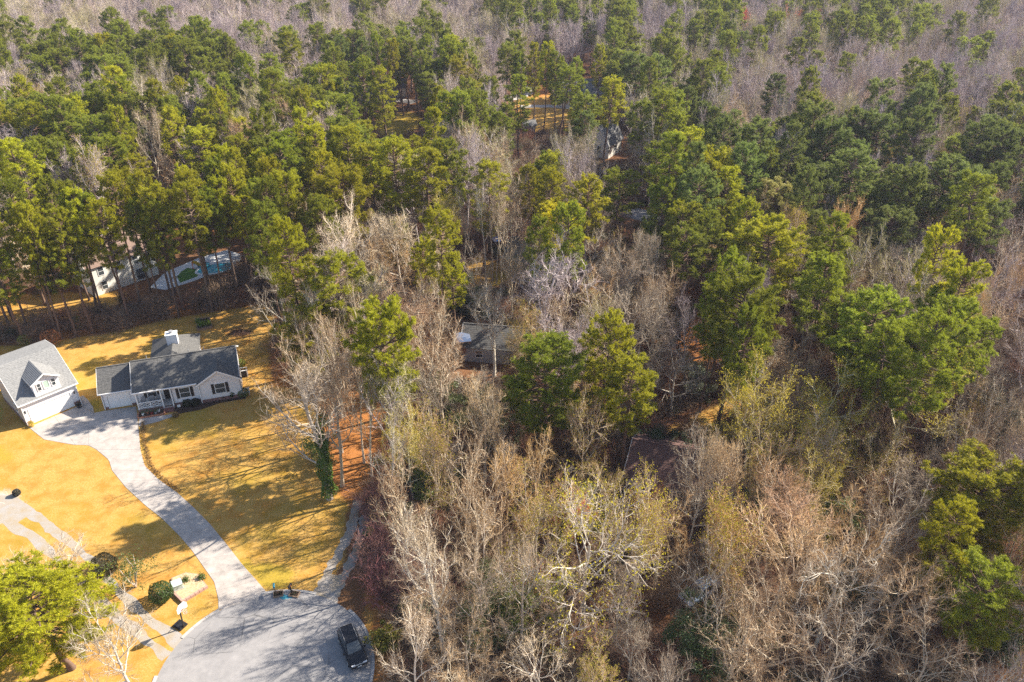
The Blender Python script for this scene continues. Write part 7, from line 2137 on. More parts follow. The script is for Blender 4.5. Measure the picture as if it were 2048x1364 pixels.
def far_woods():
    FAR = 'P50,52 P51,56 P-82,105 P93,120 P94,131 P98,135 P-44,138 P47,141 P-106,141 P-83,142 P-99,143 P-102,145 P103,145 P-96,146 P-107,146 P-28,146 P88,147 P-31,148 P-93,148 P-79,150 P85,150 P-110,151 P-34,153 P39,155 P-86,155 P49,155 P-76,156 P98,156 P80,156 P-116,157 P-81,158 P55,158 P-49,158 P-89,158 P59,159 P-107,160 P-9,160 P80,161 P-115,161 P104,161 P-101,162 P118,162 P-42,162 P-95,163 P109,163 P-60,163 P-7,163 P27,165 P-76,165 P-107,165 P-100,166 P-80,167 P72,167 P33,167 P-103,167 P-72,167 P-112,169 P15,170 P-6,171 P-73,171 P-123,172 P93,172 P102,172 P-65,172 P106,172 P-53,172 P-11,172 P33,173 P-110,174 P-2,174 P-90,174 P-120,174 P-103,174 P-38,175 P94,175 P-43,175 P34,176 P-11,176 P-63,176 P119,176 P-71,177 P108,178 P-95,178 P-79,178 P115,179 P-41,179 P92,179 P-68,179 P35,180 P122,180 P-48,180 P110,181 P-127,181 P-39,182 P34,183 P-10,183 P-59,185 P-51,185 P67,185 P-5,186 P96,189 P-40,189 P48,190 P32,191 P-66,192 P-56,193 P42,193 P46,194 P-102,197 P-17,197 P-48,198 P118,200 P-103,200 P-99,201 P-71,202 P-47,202 P99,203 P127,203 P-104,204 P-98,205 P-21,205 P-52,205 P-44,206 P-77,206 P51,207 P-72,208 P-99,208 P-105,209 P-68,210 P-23,210 P-62,210 P-11,211 P-2,211 P52,213 P-22,213 P-84,213 P27,214 P-47,214 P-122,214 P42,214 P-106,214 P-19,215 P-14,215 P-95,215 P-71,216 P30,216 P39,216 P-81,216 P56,216 P-45,217 P-84,217 P-119,217 P-153,217 P-135,218 P-18,218 P-99,218 P90,218 P-48,219 P-79,219 P-23,219 P-109,220 P45,220 P-155,220 P-94,221 P-120,221 P-106,221 P-76,222 P-136,222 P-84,222 P-128,222 P33,223 P-150,223 P-124,224 P-75,225 P59,225 P-105,225 P-81,225 P-149,226 P-118,227 P-127,227 P-97,227 P-101,227 P-112,227 P-2,228 P79,228 P85,228 P-31,228 P-91,229 P-27,230 P-99,230 P-16,230 P-155,230 P-146,230 P-116,230 P-128,231 P68,231 P28,231 P-103,232 P-110,232 P-122,232 P60,233 P-84,233 P-137,233 P-145,233 P-63,234 P128,234 P-117,235 P-98,235 P-87,236 P-0,237 P43,237 P-133,237 P29,237 P-92,237 P-102,237 P-19,237 P-82,237 P-63,237 P-31,238 P-121,238 P-111,239 P136,239 P-84,239 P38,240 P-127,240 P-52,241 P31,241 P-15,241 P109,241 P49,241 P-33,242 P44,242 P-99,242 P-88,242 P-92,243 P-122,243 P33,243 P-110,243 P-115,244 P-14,244 P-156,245 P47,245 P-55,246 P58,246 P-24,246 P37,246 P43,247 P-9,247 P-149,247 P-171,247 P-153,248 P-59,248 P-133,248 P-32,248 P-75,248 P-159,249 P-115,249 P87,249 P-78,249 P-92,249 P-124,249 P-71,250 P-66,250 P-128,250 P-95,251 P142,251 P-102,251 P-118,251 P-59,251 P55,252 P-110,252 P-86,252 P-19,252 P-168,252 P-146,252 P-27,252 P-133,252 P61,252 P-31,252 P-162,252 P-81,253 P-105,254 P-22,254 P32,254 P108,256 P56,256 P101,256 P-48,257 P62,257 P124,257 P-40,258 P137,258 P100,260 P-124,261 P-50,261 P39,262 P63,263 P-46,263 P110,264 P-176,265 P36,265 P32,265 P130,267 P12,267 P-47,267 P117,268 P51,268 P-79,268 P112,269 P95,269 P8,269 P-43,269 P35,269 P3,270 P84,270 P105,270 P39,271 P129,272 P12,272 P115,272 P3,273 P23,274 P85,274 P107,274 P121,274 P-25,274 P138,275 P34,275 P114,275 P-182,275 P1,276 P-166,276 P132,276 P68,277 P54,278 P122,278 P106,278 P63,279 P59,279 P-29,279 P72,279 P157,280 P36,282 P67,282 P56,282 P20,283 P73,283 P27,284 P137,284 P177,284 P34,285 P123,285 P-72,285 P-163,285 P-1,286 P-116,286 P69,286 P36,286 P159,286 P91,287 P108,287 P6,287 P87,288 P13,288 P-124,288 P63,290 P189,290 P126,290 P10,291 P121,291 P133,292 P-121,292 P-192,292 P163,293 P-6,294 P41,294 P-2,294 P91,295 P-129,295 P21,296 P105,296 P3,297 P142,297 P18,297 P69,298 P92,299 P74,300 P-72,300 P77,300 P-54,302 P-68,302 P130,302 P111,303 P30,303 P151,303 P14,303 P41,304 P138,304 P72,305 P-6,305 P-1,305 P107,306 P-56,307 P131,307 P-185,307 P20,307 P142,308 P-47,308 P138,309 P26,309 P59,310 P120,311 P114,311 P19,311 P-3,312 P131,312 P101,312 P142,312 P-50,313 P73,313 P120,315 P18,315 P69,316 P114,316 P14,316 P134,317 P123,317 P105,317 P142,317 P37,318 P-207,318 P80,319 P64,319 P178,320 P126,320 P136,320 P-172,320 P154,321 P76,321 P59,321 P31,321 P-136,321 P-95,322 P-56,323 P45,323 P149,323 P21,324 P79,324 P31,324 P-137,325 P-10,325 P98,325 P-3,325 P-90,325 P128,326 P133,327 P-198,327 P-7,328 P104,328 P8,328 P31,329 P81,329 P46,329 P149,330 P120,330 P125,331 P-28,332 P85,332 P9,332 P61,333 P151,333 P-173,333 P-10,333 P35,333 P-220,333 P54,335 P-7,335 P110,335 P-107,335 P100,335 P-2,336 P156,336 P-205,337 P76,337 P-222,337 P32,337 P133,337 P44,337 P-86,338 P19,338 P121,339 P137,339 P-62,339 P50,339 P29,339 P-127,340 P-133,340 P-108,340 P16,341 P74,341 P-1,341 P115,342 P-8,342 P47,342 P53,343 P-168,344 P122,344 P-6,345 P51,345 P150,346 P117,346 P45,347 P-43,347 P9,347 P80,348 P67,348 P130,349 P-46,349 P110,349 P-18,349 P154,349 P87,350 P-130,350 P30,350 P117,350 P-6,350 P-10,350 P-63,351 P69,351 P113,352 P45,352 P76,352 P98,352 P24,353 P133,353 P29,354 P148,354 P11,354 P-11,354 P109,354 P126,355 P142,356 P-2,356 P87,356 P227,356 P31,357 P26,357 P16,357 P131,357 P163,358 P171,359 P124,359 P35,359 P145,360 P-0,360 P22,361 P72,361 P-63,362 P74,362 P78,363 P-186,363 P160,363 P128,363 P-8,364 P-13,364 P91,364 P83,364 P145,365 P204,365 P0,365 P30,365 P51,365 P-112,365 P77,366 P38,366 P14,366 P-66,366 P148,367 P139,367 P-58,368 P-142,368 B45,38 B43,42 B47,45 B50,49 B54,54 B54,60 B55,63 B57,66 S-14,71 B63,72 B64,76 B67,80 B71,82 B6,83 B66,84 B-16,85 B7,86 B52,87 B72,87 B69,88 B56,91 B24,91 B30,92 B78,92 B54,93 B11,94 B31,94 B78,95 B63,96 B4,97 B-21,98 B-26,98 B67,98 B54,99 B47,99 B81,100 B85,104 B-85,107 B87,111 B-84,112 B-90,113 B90,114 B-91,118 B87,118 B81,121 B-89,121 B53,123 B91,124 B-86,124 B94,125 B-98,126 B13,127 B97,128 B-95,130 B-88,132 B102,133 B-99,133 B-103,134 B-17,135 B11,138 B73,138 B-5,138 B101,138 B-101,138 B-81,139 B-16,140 B106,141 B2,141 B74,143 B-9,143 B65,143 B-19,143 B-1,144 B-23,145 B52,145 B108,146 B36,147 B41,147 B10,148 B-5,148 B46,149 B33,150 B93,150 B-44,151 B111,151 B79,151 B104,151 B-104,153 B-94,153 B36,153 B-82,153 B44,153 B-41,154 B115,154 B83,154 B-64,155 B-100,155 B-112,155 B-38,157 B104,157 B109,157 B-14,158 B76,158 B29,159 B16,159 B112,159 B-65,160 B-57,161 B85,161 B-51,161 B56,162 B64,162 B73,163 B-82,163 B78,163 B36,164 B101,164 B93,164 B-67,164 B-114,165 B68,165 B117,165 B88,165 B-56,166 B-86,166 B-49,166 B-40,166 B59,166 B42,166 B-119,166 B-36,167 B104,168 B-12,168 B98,168 B-46,169 B118,169 B64,169 B29,169 B-57,170 B54,170 B-102,171 B-117,171 B123,171 B69,172 B-93,172 B-79,172 B-107,172 B78,173 B-98,173 B116,173 B51,173 B-68,174 B29,174 B44,174 B90,174 B-84,174 B-7,174 B-15,175 B-75,176 B72,176 B123,176 B112,176 B55,176 B-130,177 B-57,177 B-100,177 B-122,178 B128,178 B87,178 B32,178 B-105,178 B-8,179 B68,179 B61,179 B75,180 B-15,180 B-97,181 B-60,181 B54,181 B-44,181 B131,181 B-4,182 B86,182 B118,182 B-132,182 B46,182 B-55,182 B104,182 B-86,182 B-78,183 B29,184 B-69,184 B126,184 B-109,184 B92,184 B62,184 B99,184 B114,185 B135,185 B-129,186 B52,186 B44,187 B-46,187 B106,187 B89,187 B-73,188 B31,188 B-99,188 B-55,188 B-126,188 B-120,189 B131,189 B100,189 B84,189 B-105,189 B35,189 B55,189 B-110,190 B-14,190 B139,190 B-131,190 B126,190 B113,190 B-88,190 B-48,190 B92,191 B118,191 B75,192 B-70,192 B107,192 B58,192 B-83,193 B-127,193 B135,193 B-76,193 B-107,193 B129,193 B-98,193 B-16,193 B141,194 B99,194 B64,194 B-52,194 B112,195 B-90,195 B-7,195 B71,195 B51,195 B-112,195 B-135,196 B81,196 B-80,196 B-57,196 B43,197 B-13,197 B-120,197 B136,197 B129,197 B60,197 B76,197 B116,197 B56,198 B-95,198 B-74,198 B-86,198 B-62,198 B-129,199 B47,199 B-107,199 B140,199 B111,199 B102,200 B-43,200 B-52,200 B-114,201 B-144,201 B-138,201 B-78,201 B-2,201 B106,201 B80,201 B-66,201 B132,201 B40,201 B61,202 B91,202 B146,202 B122,202 B-57,202 B35,203 B-92,203 B84,203 B55,203 B-128,204 B-74,204 B45,204 B-87,204 B-82,204 B116,205 B-109,205 B-134,205 B-63,205 B137,206 B142,206 B-68,206 B-113,206 B130,206 B-141,206 B103,206 B79,207 B73,207 B147,207 B121,207 B95,207 B113,207 B-6,207 B66,207 B-56,207 B89,207 B-92,208 B47,208 B-119,208 B40,208 B57,208 B-130,208 B34,208 B-47,209 B-135,209 B126,210 B-144,210 B-80,210 B109,210 B83,210 B102,211 B149,211 B137,211 B94,211 B-125,211 B45,211 B144,211 B72,212 B-56,212 B98,212 B36,212 B-117,212 B66,212 B-100,212 B-91,213 B-75,213 B-151,213 B-6,213 B79,213 B-66,213 B86,214 B60,214 B-131,214 B-140,214 B113,215 B105,215 B152,215 B147,215 B48,215 B93,215 B127,215 B-146,216 B-111,216 B121,216 B75,216 B136,216 B142,217 B-54,217 B-103,217 B-63,217 B116,217 B82,218 B-5,218 B35,218 B67,218 B52,218 B-127,218 B103,219 B109,219 B94,219 B-148,220 B-142,220 B132,220 B64,220 B156,220 B74,220 B-14,221 B124,221 B-66,221 B58,221 B146,222 B-55,222 B119,222 B-116,222 B41,222 B49,223 B-98,223 B140,223 B-4,223 B-158,223 B88,223 B69,223 B78,223 B-132,224 B113,224 B-91,224 B103,224 B151,224 B98,224 B-69,224 B108,225 B-11,225 B-63,225 B82,225 B158,225 B-144,226 B63,226 B-153,226 B132,226 B146,226 B-24,226 B-138,227 B34,227 B-54,227 B47,227 B122,227 B71,227 B28,227 B-161,228 B141,228 B-74,228 B-131,229 B-124,229 B-79,229 B38,229 B92,229 B136,229 B-60,229 B-107,229 B99,229 B108,229 B52,229 B127,229 B152,229 B-86,229 B-65,230 B-20,230 B117,230 B-151,230 B63,230 B-10,230 B160,231 B82,231 B-71,231 B-141,231 B112,231 B75,232 B44,232 B146,232 B33,232 B141,232 B103,233 B-51,233 B-163,233 B-58,233 B-5,234 B-75,234 B89,234 B121,234 B-153,234 B-21,234 B71,234 B94,234 B40,234 B54,234 B135,234 B-158,234 B163,234 B-126,235 B80,235 B-14,235 B-106,235 B108,235 B151,236 B63,236 B-141,236 B-55,236 B-68,236 B-149,236 B49,236 B143,237 B66,237 B57,237 B-9,237 B158,237 B115,238 B34,238 B128,238 B-129,238 B97,238 B103,238 B73,238 B124,238 B-78,239 B-164,239 B89,239 B165,240 B-5,240 B-156,240 B154,240 B-106,240 B-135,240 B-96,240 B83,240 B-73,240 B78,241 B54,241 B141,241 B-141,241 B-24,241 B-57,242 B95,242 B120,242 B147,242 B-149,242 B160,243 B114,243 B-132,243 B-169,243 B101,243 B73,243 B-29,243 B-83,243 B133,244 B-76,244 B-5,244 B152,244 B169,244 B-105,245 B129,245 B87,245 B-128,245 B-63,245 B-20,245 B107,246 B-69,246 B-137,246 B29,246 B83,246 B-97,246 B-143,246 B-121,247 B123,247 B-164,247 B-108,247 B138,247 B-85,247 B-27,248 B145,248 B117,248 B61,248 B1,248 B101,248 B75,248 B93,248 B164,248 B155,248 B50,248 B112,249 B171,249 B-140,249 B127,250 B40,250 B-23,250 B150,250 B131,251 B-12,251 B35,251 B-3,251 B-153,251 B82,251 B105,252 B-173,252 B69,252 B122,252 B97,252 B160,253 B78,253 B47,253 B136,254 B91,254 B114,254 B166,254 B-116,254 B-157,254 B-75,254 B-69,254 B-63,254 B175,254 B151,254 B-138,255 B41,255 B-126,255 B-18,255 B72,255 B-99,255 B-92,255 B-11,255 B142,256 B-56,256 B129,256 B84,256 B-85,256 B-32,256 B-144,256 B-132,256 B-166,256 B-174,257 B155,257 B104,257 B-121,257 B-5,257 B-26,258 B18,258 B-103,258 B-79,258 B162,258 B-112,258 B118,258 B44,258 B37,258 B-149,258 B50,258 B-44,259 B93,259 B-21,259 B-72,259 B80,259 B-67,259 B-155,259 B150,259 B-60,259 B66,260 B-14,260 B110,260 B-53,260 B86,260 B-116,260 B168,260 B1,260 B-129,260 B-179,260 B-94,260 B75,260 B-134,260 B31,260 B-160,260 B175,260 B56,261 B-100,261 B-82,261 B-140,261 B-37,261 B132,261 B-9,262 B-166,262 B-172,262 B-105,262 B139,262 B127,263 B-30,263 B-76,263 B115,263 B157,263 B-25,263 B91,263 B-90,263 B45,263 B-149,263 B15,263 B145,263 B104,263 B7,263 B70,264 B97,264 B-156,264 B-120,264 B-64,264 B-54,264 B121,264 B170,264 B179,264 B50,264 B-19,264 B-132,265 B-109,265 B-99,265 B162,265 B-58,265 B-41,265 B78,265 B-0,265 B-69,265 B-169,266 B-126,266 B-6,266 B-84,266 B83,266 B-180,266 B-152,266 B149,266 B-35,266 B-94,266 B57,267 B89,267 B-138,267 B100,267 B-161,267 B135,267 B-102,268 B41,268 B-31,268 B159,268 B63,268 B-25,268 B16,268 B-112,268 B31,269 B165,269 B-75,269 B144,269 B-15,269 B172,269 B-144,269 B-60,269 B153,269 B-119,269 B-19,269 B-174,270 B-52,270 B72,270 B-184,270 B46,270 B-148,270 B124,270 B-10,270 B-166,270 B139,271 B-1,271 B-70,271 B-134,271 B-96,271 B89,271 B-89,271 B182,271 B55,271 B-39,271 B176,271 B-179,271 B-154,272 B77,272 B-128,272 B28,272 B67,272 B-107,272 B-47,272 B-63,272 B100,273 B145,273 B-34,273 B-114,273 B94,273 B-5,273 B170,273 B-78,274 B-14,274 B62,274 B-173,274 B186,274 B-139,274 B-100,274 B-144,274 B160,274 B-68,274 B44,275 B-84,275 B-57,275 B-160,275 B73,275 B126,275 B-52,275 B50,275 B-121,275 B-30,275 B155,275 B-41,276 B150,276 B-73,276 B-91,276 B82,276 B7,276 B175,276 B165,276 B28,276 B90,277 B-155,277 B-110,277 B-188,277 B-133,277 B-65,277 B-118,277 B188,277 B39,277 B17,277 B77,277 B-7,278 B12,278 B-37,278 B-18,278 B23,278 B-140,278 B-24,278 B-59,278 B-125,278 B-177,279 B183,279 B-145,279 B142,279 B95,279 B-104,279 B47,279 B-48,279 B-76,279 B-87,279 B-170,279 B-182,280 B-95,280 B179,280 B-163,280 B135,280 B32,280 B1,280 B124,280 B114,280 B81,281 B-70,281 B103,281 B129,281 B166,281 B-10,281 B-156,281 B108,281 B187,282 B-121,282 B-53,282 B-113,282 B172,282 B89,282 B153,282 B-39,282 B147,282 B-5,282 B61,282 B-20,282 B-190,282 B-100,283 B-148,283 B8,283 B-65,283 B-26,283 B-33,283 B42,283 B-91,283 B-109,283 B-140,283 B15,283 B-131,283 B-59,284 B94,284 B-136,284 B-126,284 B-172,284 B84,284 B-78,284 B161,284 B52,284 B-43,284 B111,284 B78,284 B142,284 B-84,284 B-15,284 B-186,284 B-152,285 B193,285 B-177,285 B2,285 B-94,285 B-38,286 B184,286 B99,286 B-68,286 B-106,286 B-47,286 B19,287 B-7,287 B-146,287 B-19,287 B153,287 B59,287 B24,287 B128,287 B-63,287 B-193,287 B139,287 B166,288 B-34,288 B134,288 B-166,288 B-88,288 B115,288 B171,288 B-54,288 B75,288 B-110,288 B48,288 B180,288 B-181,289 B-81,289 B-133,289 B-100,289 B80,289 B-42,289 B39,289 B-173,289 B44,289 B-25,289 B31,289 B176,289 B-153,289 B143,289 B-73,290 B161,290 B-12,290 B-117,290 B-95,290 B0,290 B-162,290 B55,291 B109,291 B-38,291 B-187,291 B-48,291 B104,291 B-141,291 B195,291 B-67,291 B23,292 B-18,292 B87,292 B-56,292 B-148,292 B184,292 B147,292 B155,292 B-86,292 B68,292 B15,292 B-126,293 B-29,293 B-107,293 B-136,293 B168,293 B112,293 B-43,293 B-196,293 B-180,293 B49,294 B139,294 B-172,294 B130,294 B176,294 B6,294 B-113,294 B-91,294 B60,294 B-100,294 B75,294 B119,294 B-118,295 B30,295 B-160,295 B-73,295 B-35,295 B191,295 B36,295 B-22,295 B-188,295 B-13,296 B-153,296 B-82,296 B-51,296 B-167,296 B53,296 B45,296 B-123,296 B-142,296 B126,297 B197,297 B-62,297 B87,297 B99,297 B-193,297 B-148,297 B152,297 B134,297 B-183,297 B-95,298 B180,298 B164,298 B-17,298 B11,298 B114,298 B174,298 B-104,298 B-175,298 B-30,298 B-67,298 B64,299 B25,299 B-58,299 B6,299 B-116,299 B-1,299 B32,299 B187,299 B120,299 B41,299 B-127,299 B-43,299 B-85,299 B58,300 B157,300 B-99,300 B-139,300 B-162,300 B-201,300 B146,300 B-110,300 B-8,300 B-22,300 B139,300 B193,300 B169,300 B37,301 B200,301 B-156,301 B102,301 B-80,302 B-190,302 B-170,302 B-145,302 B-93,302 B-196,302 B22,302 B-122,302 B88,302 B178,302 B51,303 B-32,303 B-64,303 B46,303 B-106,303 B-13,303 B183,303 B-49,303 B4,303 B-59,303 B-27,303 B83,303 B-131,303 B-176,304 B161,304 B-20,304 B26,304 B-74,304 B147,305 B-139,305 B17,305 B-112,305 B-165,305 B119,305 B-43,305 B62,305 B-98,305 B78,305 B35,305 B-160,305 B-87,305 B172,306 B-134,306 B201,306 B-150,306 B188,306 B96,306 B-196,306 B9,306 B112,307 B179,307 B-143,307 B-124,307 B-66,307 B-81,307 B-23,307 B153,307 B-31,307 B164,307 B-190,307 B102,307 B124,308 B85,308 B-37,308 B194,308 B-10,308 B53,308 B-179,308 B39,308 B-156,308 B-203,308 B-171,308 B-108,308 B-19,309 B198,309 B3,309 B-129,309 B44,309 B-52,309 B205,309 B67,309 B16,309 B-118,309 B75,309 B-165,309 B-43,310 B182,310 B148,310 B-103,310 B-61,310 B-70,310 B-193,310 B95,310 B33,310 B-147,311 B168,311 B81,311 B-94,311 B-86,311 B176,311 B-77,311 B88,311 B12,311 B190,311 B-29,312 B163,312 B-187,312 B-132,312 B-142,312 B6,312 B-174,312 B-157,312 B196,312 B-35,312 B-23,312 B109,312 B38,313 B55,313 B-199,313 B-40,313 B-153,313 B50,313 B201,313 B63,313 B138,313 B124,313 B-123,313 B-111,313 B-208,313 B-55,313 B-9,314 B-180,314 B-164,314 B-17,314 B27,314 B179,314 B-46,314 B96,314 B146,314 B172,315 B-66,315 B-90,315 B23,315 B-104,315 B155,315 B206,315 B192,315 B-193,315 B-148,315 B-74,315 B128,316 B-185,316 B83,316 B60,316 B-0,316 B184,316 B-83,316 B-116,316 B75,316 B-97,316 B164,316 B-133,316 B-12,316 B-171,317 B-176,317 B6,317 B32,317 B-201,317 B-5,317 B89,317 B-28,317 B-120,317 B-128,317 B150,317 B-58,318 B99,318 B197,318 B48,318 B-34,318 B55,318 B211,318 B-24,318 B-39,319 B-143,319 B-163,319 B-51,319 B-139,319 B-181,319 B131,319 B-156,319 B26,319 B-91,319 B-195,319 B-79,319 B117,320 B-204,320 B17,320 B145,320 B94,320 B-62,320 B-113,320 B202,320 B168,320 B11,320 B-103,320 B-148,321 B161,321 B-67,321 B-118,321 B-124,321 B-20,321 B182,321 B111,321 B-73,321 B191,322 B174,322 B3,322 B-8,322 B71,322 B-186,322 B-212,322 B102,322 B-13,322 B89,322 B-85,322 B-43,322 B-160,323 B37,323 B-142,323 B209,323 B-200,323 B141,323 B-177,323 B-109,323 B-164,323 B-30,324 B-25,324 B196,324 B-152,324 B-194,324 B-50,324 B65,324 B165,324 B54,324 B-36,325 B-129,325 B117,325 B-17,325 B-61,325 B186,325 B27,325 B-99,325 B107,325 B153,325 B93,325 B84,325 B-121,326 B159,326 B-113,326 B213,326 B-73,326 B4,326 B13,326 B-214,326 B-170,326 B58,326 B205,326 B122,326 B42,326 B75,326 B190,327 B173,327 B-209,327 B-66,327 B-187,327 B-78,327 B69,327 B-104,328 B-94,328 B-203,328 B-27,328 B137,328 B37,328 B-21,328 B-41,328 B-138,328 B-150,328 B63,328 B-166,328 B51,328 B144,328 B-158,329 B-144,329 B19,329 B-175,329 B180,329 B217,329 B-58,329 B-117,329 B-49,329 B164,329 B-110,329 B-218,329 B169,329 B198,329 B-83,329 B-34,329 B88,329 B55,330 B-99,330 B24,330 B-181,330 B-126,330 B108,330 B1,330 B-14,330 B-193,330 B114,330 B98,330 B-200,331 B156,331 B204,331 B-132,331 B-76,331 B14,332 B194,332 B-64,332 B-206,332 B-37,332 B42,332 B-155,332 B-53,332 B132,332 B-177,333 B-112,333 B173,333 B-145,333 B72,333 B-90,333 B-139,333 B139,333 B-96,333 B-215,333 B187,333 B-184,333 B48,333 B-162,334 B-68,334 B105,334 B-194,334 B-20,334 B218,334 B29,334 B-32,334 B117,334 B164,334 B4,334 B-118,334 B200,335 B-83,335 B-210,335 B22,335 B-45,335 B213,335 B88,335 B-59,335 B208,335 B66,336 B126,336 B-13,336 B181,336 B-124,336 B-169,336 B-132,336 B-73,336 B191,336 B-101,336 B-150,336 B81,336 B15,336 B95,336 B-178,337 B145,337 B37,337 B-24,337 B-145,337 B-186,337 B-34,337 B-9,338 B-91,338 B-160,338 B-49,338 B-198,338 B160,338 B-29,338 B-112,338 B-42,338 B6,338 B-121,338 B150,339 B-216,339 B-54,339 B195,339 B61,339 B174,339 B106,339 B112,339 B101,339 B-210,339 B-81,339 B203,339 B41,339 B216,339 B-193,340 B-96,340 B-67,340 B-140,340 B-17,340 B57,340 B165,340 B-5,340 B129,340 B-164,340 B-174,340 B66,340 B-203,340 B223,341 B23,341 B11,341 B186,341 B-181,341 B212,341 B88,341 B-37,341 B-154,341 B34,341 B79,341 B-24,341 B-74,342 B134,342 B191,342 B94,342 B161,342 B-221,342 B-88,342 B156,342 B178,342 B142,343 B-102,343 B-118,343 B-187,343 B99,343 B-136,343 B200,343 B-131,343 B-211,343 B-159,343 B109,344 B169,344 B-49,344 B6,344 B-108,344 B69,344 B-113,344 B-144,344 B-124,344 B-55,344 B62,344 B129,344 B-63,344 B-198,344 B29,345 B-14,345 B-179,345 B-20,345 B-151,345 B-39,345 B-81,345 B-95,345 B113,345 B104,345 B39,345 B77,345 B206,345 B-204,345 B-217,346 B-28,346 B183,346 B189,346 B17,346 B227,346 B-172,346 B164,346 B194,346 B90,346 B215,346 B159,346 B2,347 B-24,347 B178,347 B-99,347 B-184,347 B84,347 B-223,347 B136,348 B-107,348 B-213,348 B-31,348 B-68,348 B-138,348 B-192,348 B-208,348 B95,348 B173,348 B54,348 B-86,348 B25,348 B-161,348 B-155,348 B201,348 B73,349 B145,349 B-91,349 B13,349 B-175,349 B-77,349 B-103,349 B-125,349 B48,349 B123,349 B105,349 B38,350 B-149,350 B162,350 B-119,350 B62,350 B208,350 B-111,350 B196,350 B-228,350 B-57,350 B-28,351 B-38,351 B190,351 B-180,351 B-51,351 B-200,351 B6,351 B-136,351 B168,351 B223,351 B140,351 B-216,352 B-167,352 B-96,352 B-33,352 B-140,352 B177,352 B19,352 B-43,352 B-81,352 B186,352 B-191,352 B1,352 B-208,352 B215,353 B-22,353 B231,353 B204,353 B81,353 B-89,353 B-107,354 B-159,354 B91,354 B-183,354 B-75,354 B-66,354 B-123,354 B55,354 B-222,354 B172,354 B101,354 B-149,354 B153,354 B59,354 B121,354 B38,355 B158,355 B65,355 B-130,355 B-55,355 B-28,355 B-173,355 B-115,355 B-7,355 B69,356 B192,356 B211,356 B-217,356 B-143,356 B-163,356 B115,356 B-168,356 B-211,356 B-50,356 B220,357 B-189,357 B-85,357 B183,357 B-137,357 B-79,357 B-60,357 B-99,357 B-195,357 B232,358 B-38,358 B5,358 B77,358 B49,358 B-71,358 B-31,358 B149,358 B43,358 B-20,358 B-203,358 B92,358 B136,358 B200,358 B-183,358 B-65,358 B167,358 B176,359 B104,359 B-90,359 B-227,359 B61,359 B-159,359 B-14,359 B-153,359 B-119,359 B-147,359 B-132,359 B206,359 B-111,359 B109,359 B-27,360 B-233,360 B-43,360 B82,360 B-125,360 B225,360 B-105,360 B-4,360 B156,360 B-8,360 B214,360 B-167,360 B-221,361 B52,361 B120,361 B11,361 B194,361 B188,361 B-191,361 B28,361 B-83,361 B-215,361 B-141,361 B229,361 B95,361 B-173,361 B88,361 B139,362 B-179,362 B-87,362 B-75,362 B-115,362 B57,362 B40,362 B65,362 B-23,362 B236,362 B115,362 B-31,362 B-96,363 B220,363 B-39,363 B151,363 B-55,363 B-229,363 B16,363 B-121,363 B-100,363 B135,363 B180,364 B-161,364 B-129,364 B106,364 B173,364 B210,364 B164,364 B46,364 B-205,364 B-166,364 B-144,364 B-45,364 B-70,365 B-155,365 B100,365 B-199,365 B-135,365 B123,365 B-222,365 B22,365 B-237,366 B-151,366 B-182,366 B-214,366 B-18,366 B-91,366 B233,366 B156,366 B-37,366 B60,366 B-29,366 B5,366 B112,366 B200,367 B-98,367 B-171,367 B-84,367 B192,367 B-125,367 B71,367 B-190,367 B-177,367 B-108,367 B-232,367 B-118,367 B-159,368 B65,368 B-7,368 B181,368 B238,368 B217,368'
    rng = random.Random(9)
    pines, bares, soft = [], [], []
    for w in FAR.split():
        x, y = [float(q) for q in w[1:].split(',')]
        if w[0] == 'P':
            h, r = rng.uniform(17, 24), rng.uniform(2.3, 3.6)
            v = rng.choice((0, 1, 2, 5, 6, 8, 9)); R0, H0 = PINE_V[v][1], PINE_V[v][2]
            pines.append((x, y, h / H0, min(max(r / R0, .6), 1.5), rng.uniform(0, 6.28), v))
        else:
            h, r = rng.uniform(15, 22), rng.uniform(3.2, 5.4)
            v = rng.randrange(8); R0, H0 = BARE_V[v][1], BARE_V[v][2]
            bares.append((x, y, h / H0, min(max(r / R0, .5), 1.8), rng.uniform(0, 6.28), v))
    # the wood runs on past where single trees can be told apart
    for i in range(4200):
        y = rng.uniform(345, 760); x = rng.uniform(-1, 1) * (y * .72 + 20)
        s = math.sin(x * .021 + 1.3) + math.sin(y * .017 + x * .008) + rng.gauss(0, .5)
        if s > 1.75:
            v = rng.choice((0, 1, 2)); pines.append((x, y, rng.uniform(.8, 1.1), rng.uniform(.9, 1.3), rng.uniform(0, 6.28), v))
        else:
            v = rng.randrange(8); bares.append((x, y, rng.uniform(.8, 1.15), rng.uniform(.9, 1.3), rng.uniform(0, 6.28), v))
    def src(V, n): return [[first_with(m) for m in v[0][:n]] for v in V]
    # trunks and crowns apart so that each keeps its own colour
    def only(V, j): return [[first_with(v[0][j])] for v in V]
    scatter('far_pines', 'far pine crowns massed toward the horizon', pines, only(PINE_V, 1), (.26, .28, .03))
    scatter('far_pine_trunks', 'brown trunks of the far pines', pines, only(PINE_V, 0), (.16, .11, .08))
    r3 = random.Random(4); bins = [[], [], []]
    for b in bares: bins[min(2, int((r3.random() + .35 * math.sin(b[0] * .05) * math.sin(b[1] * .04)) * 2.6) if r3.random() > .12 else 2)].append(b)
    scatter('mauve_far_woods', 'far mauve leafless crowns massed toward the horizon', bins[0], only(BARE_V, 1), (.36, .285, .28))
    scatter('tan_far_woods', 'far tan leafless crowns massed toward the horizon', bins[1], only(BARE_V, 1), (.43, .335, .27))
    scatter('olive_far_woods', 'far budding crowns of olive tint toward the horizon', bins[2], only(BARE_V, 1), (.40, .34, .17))
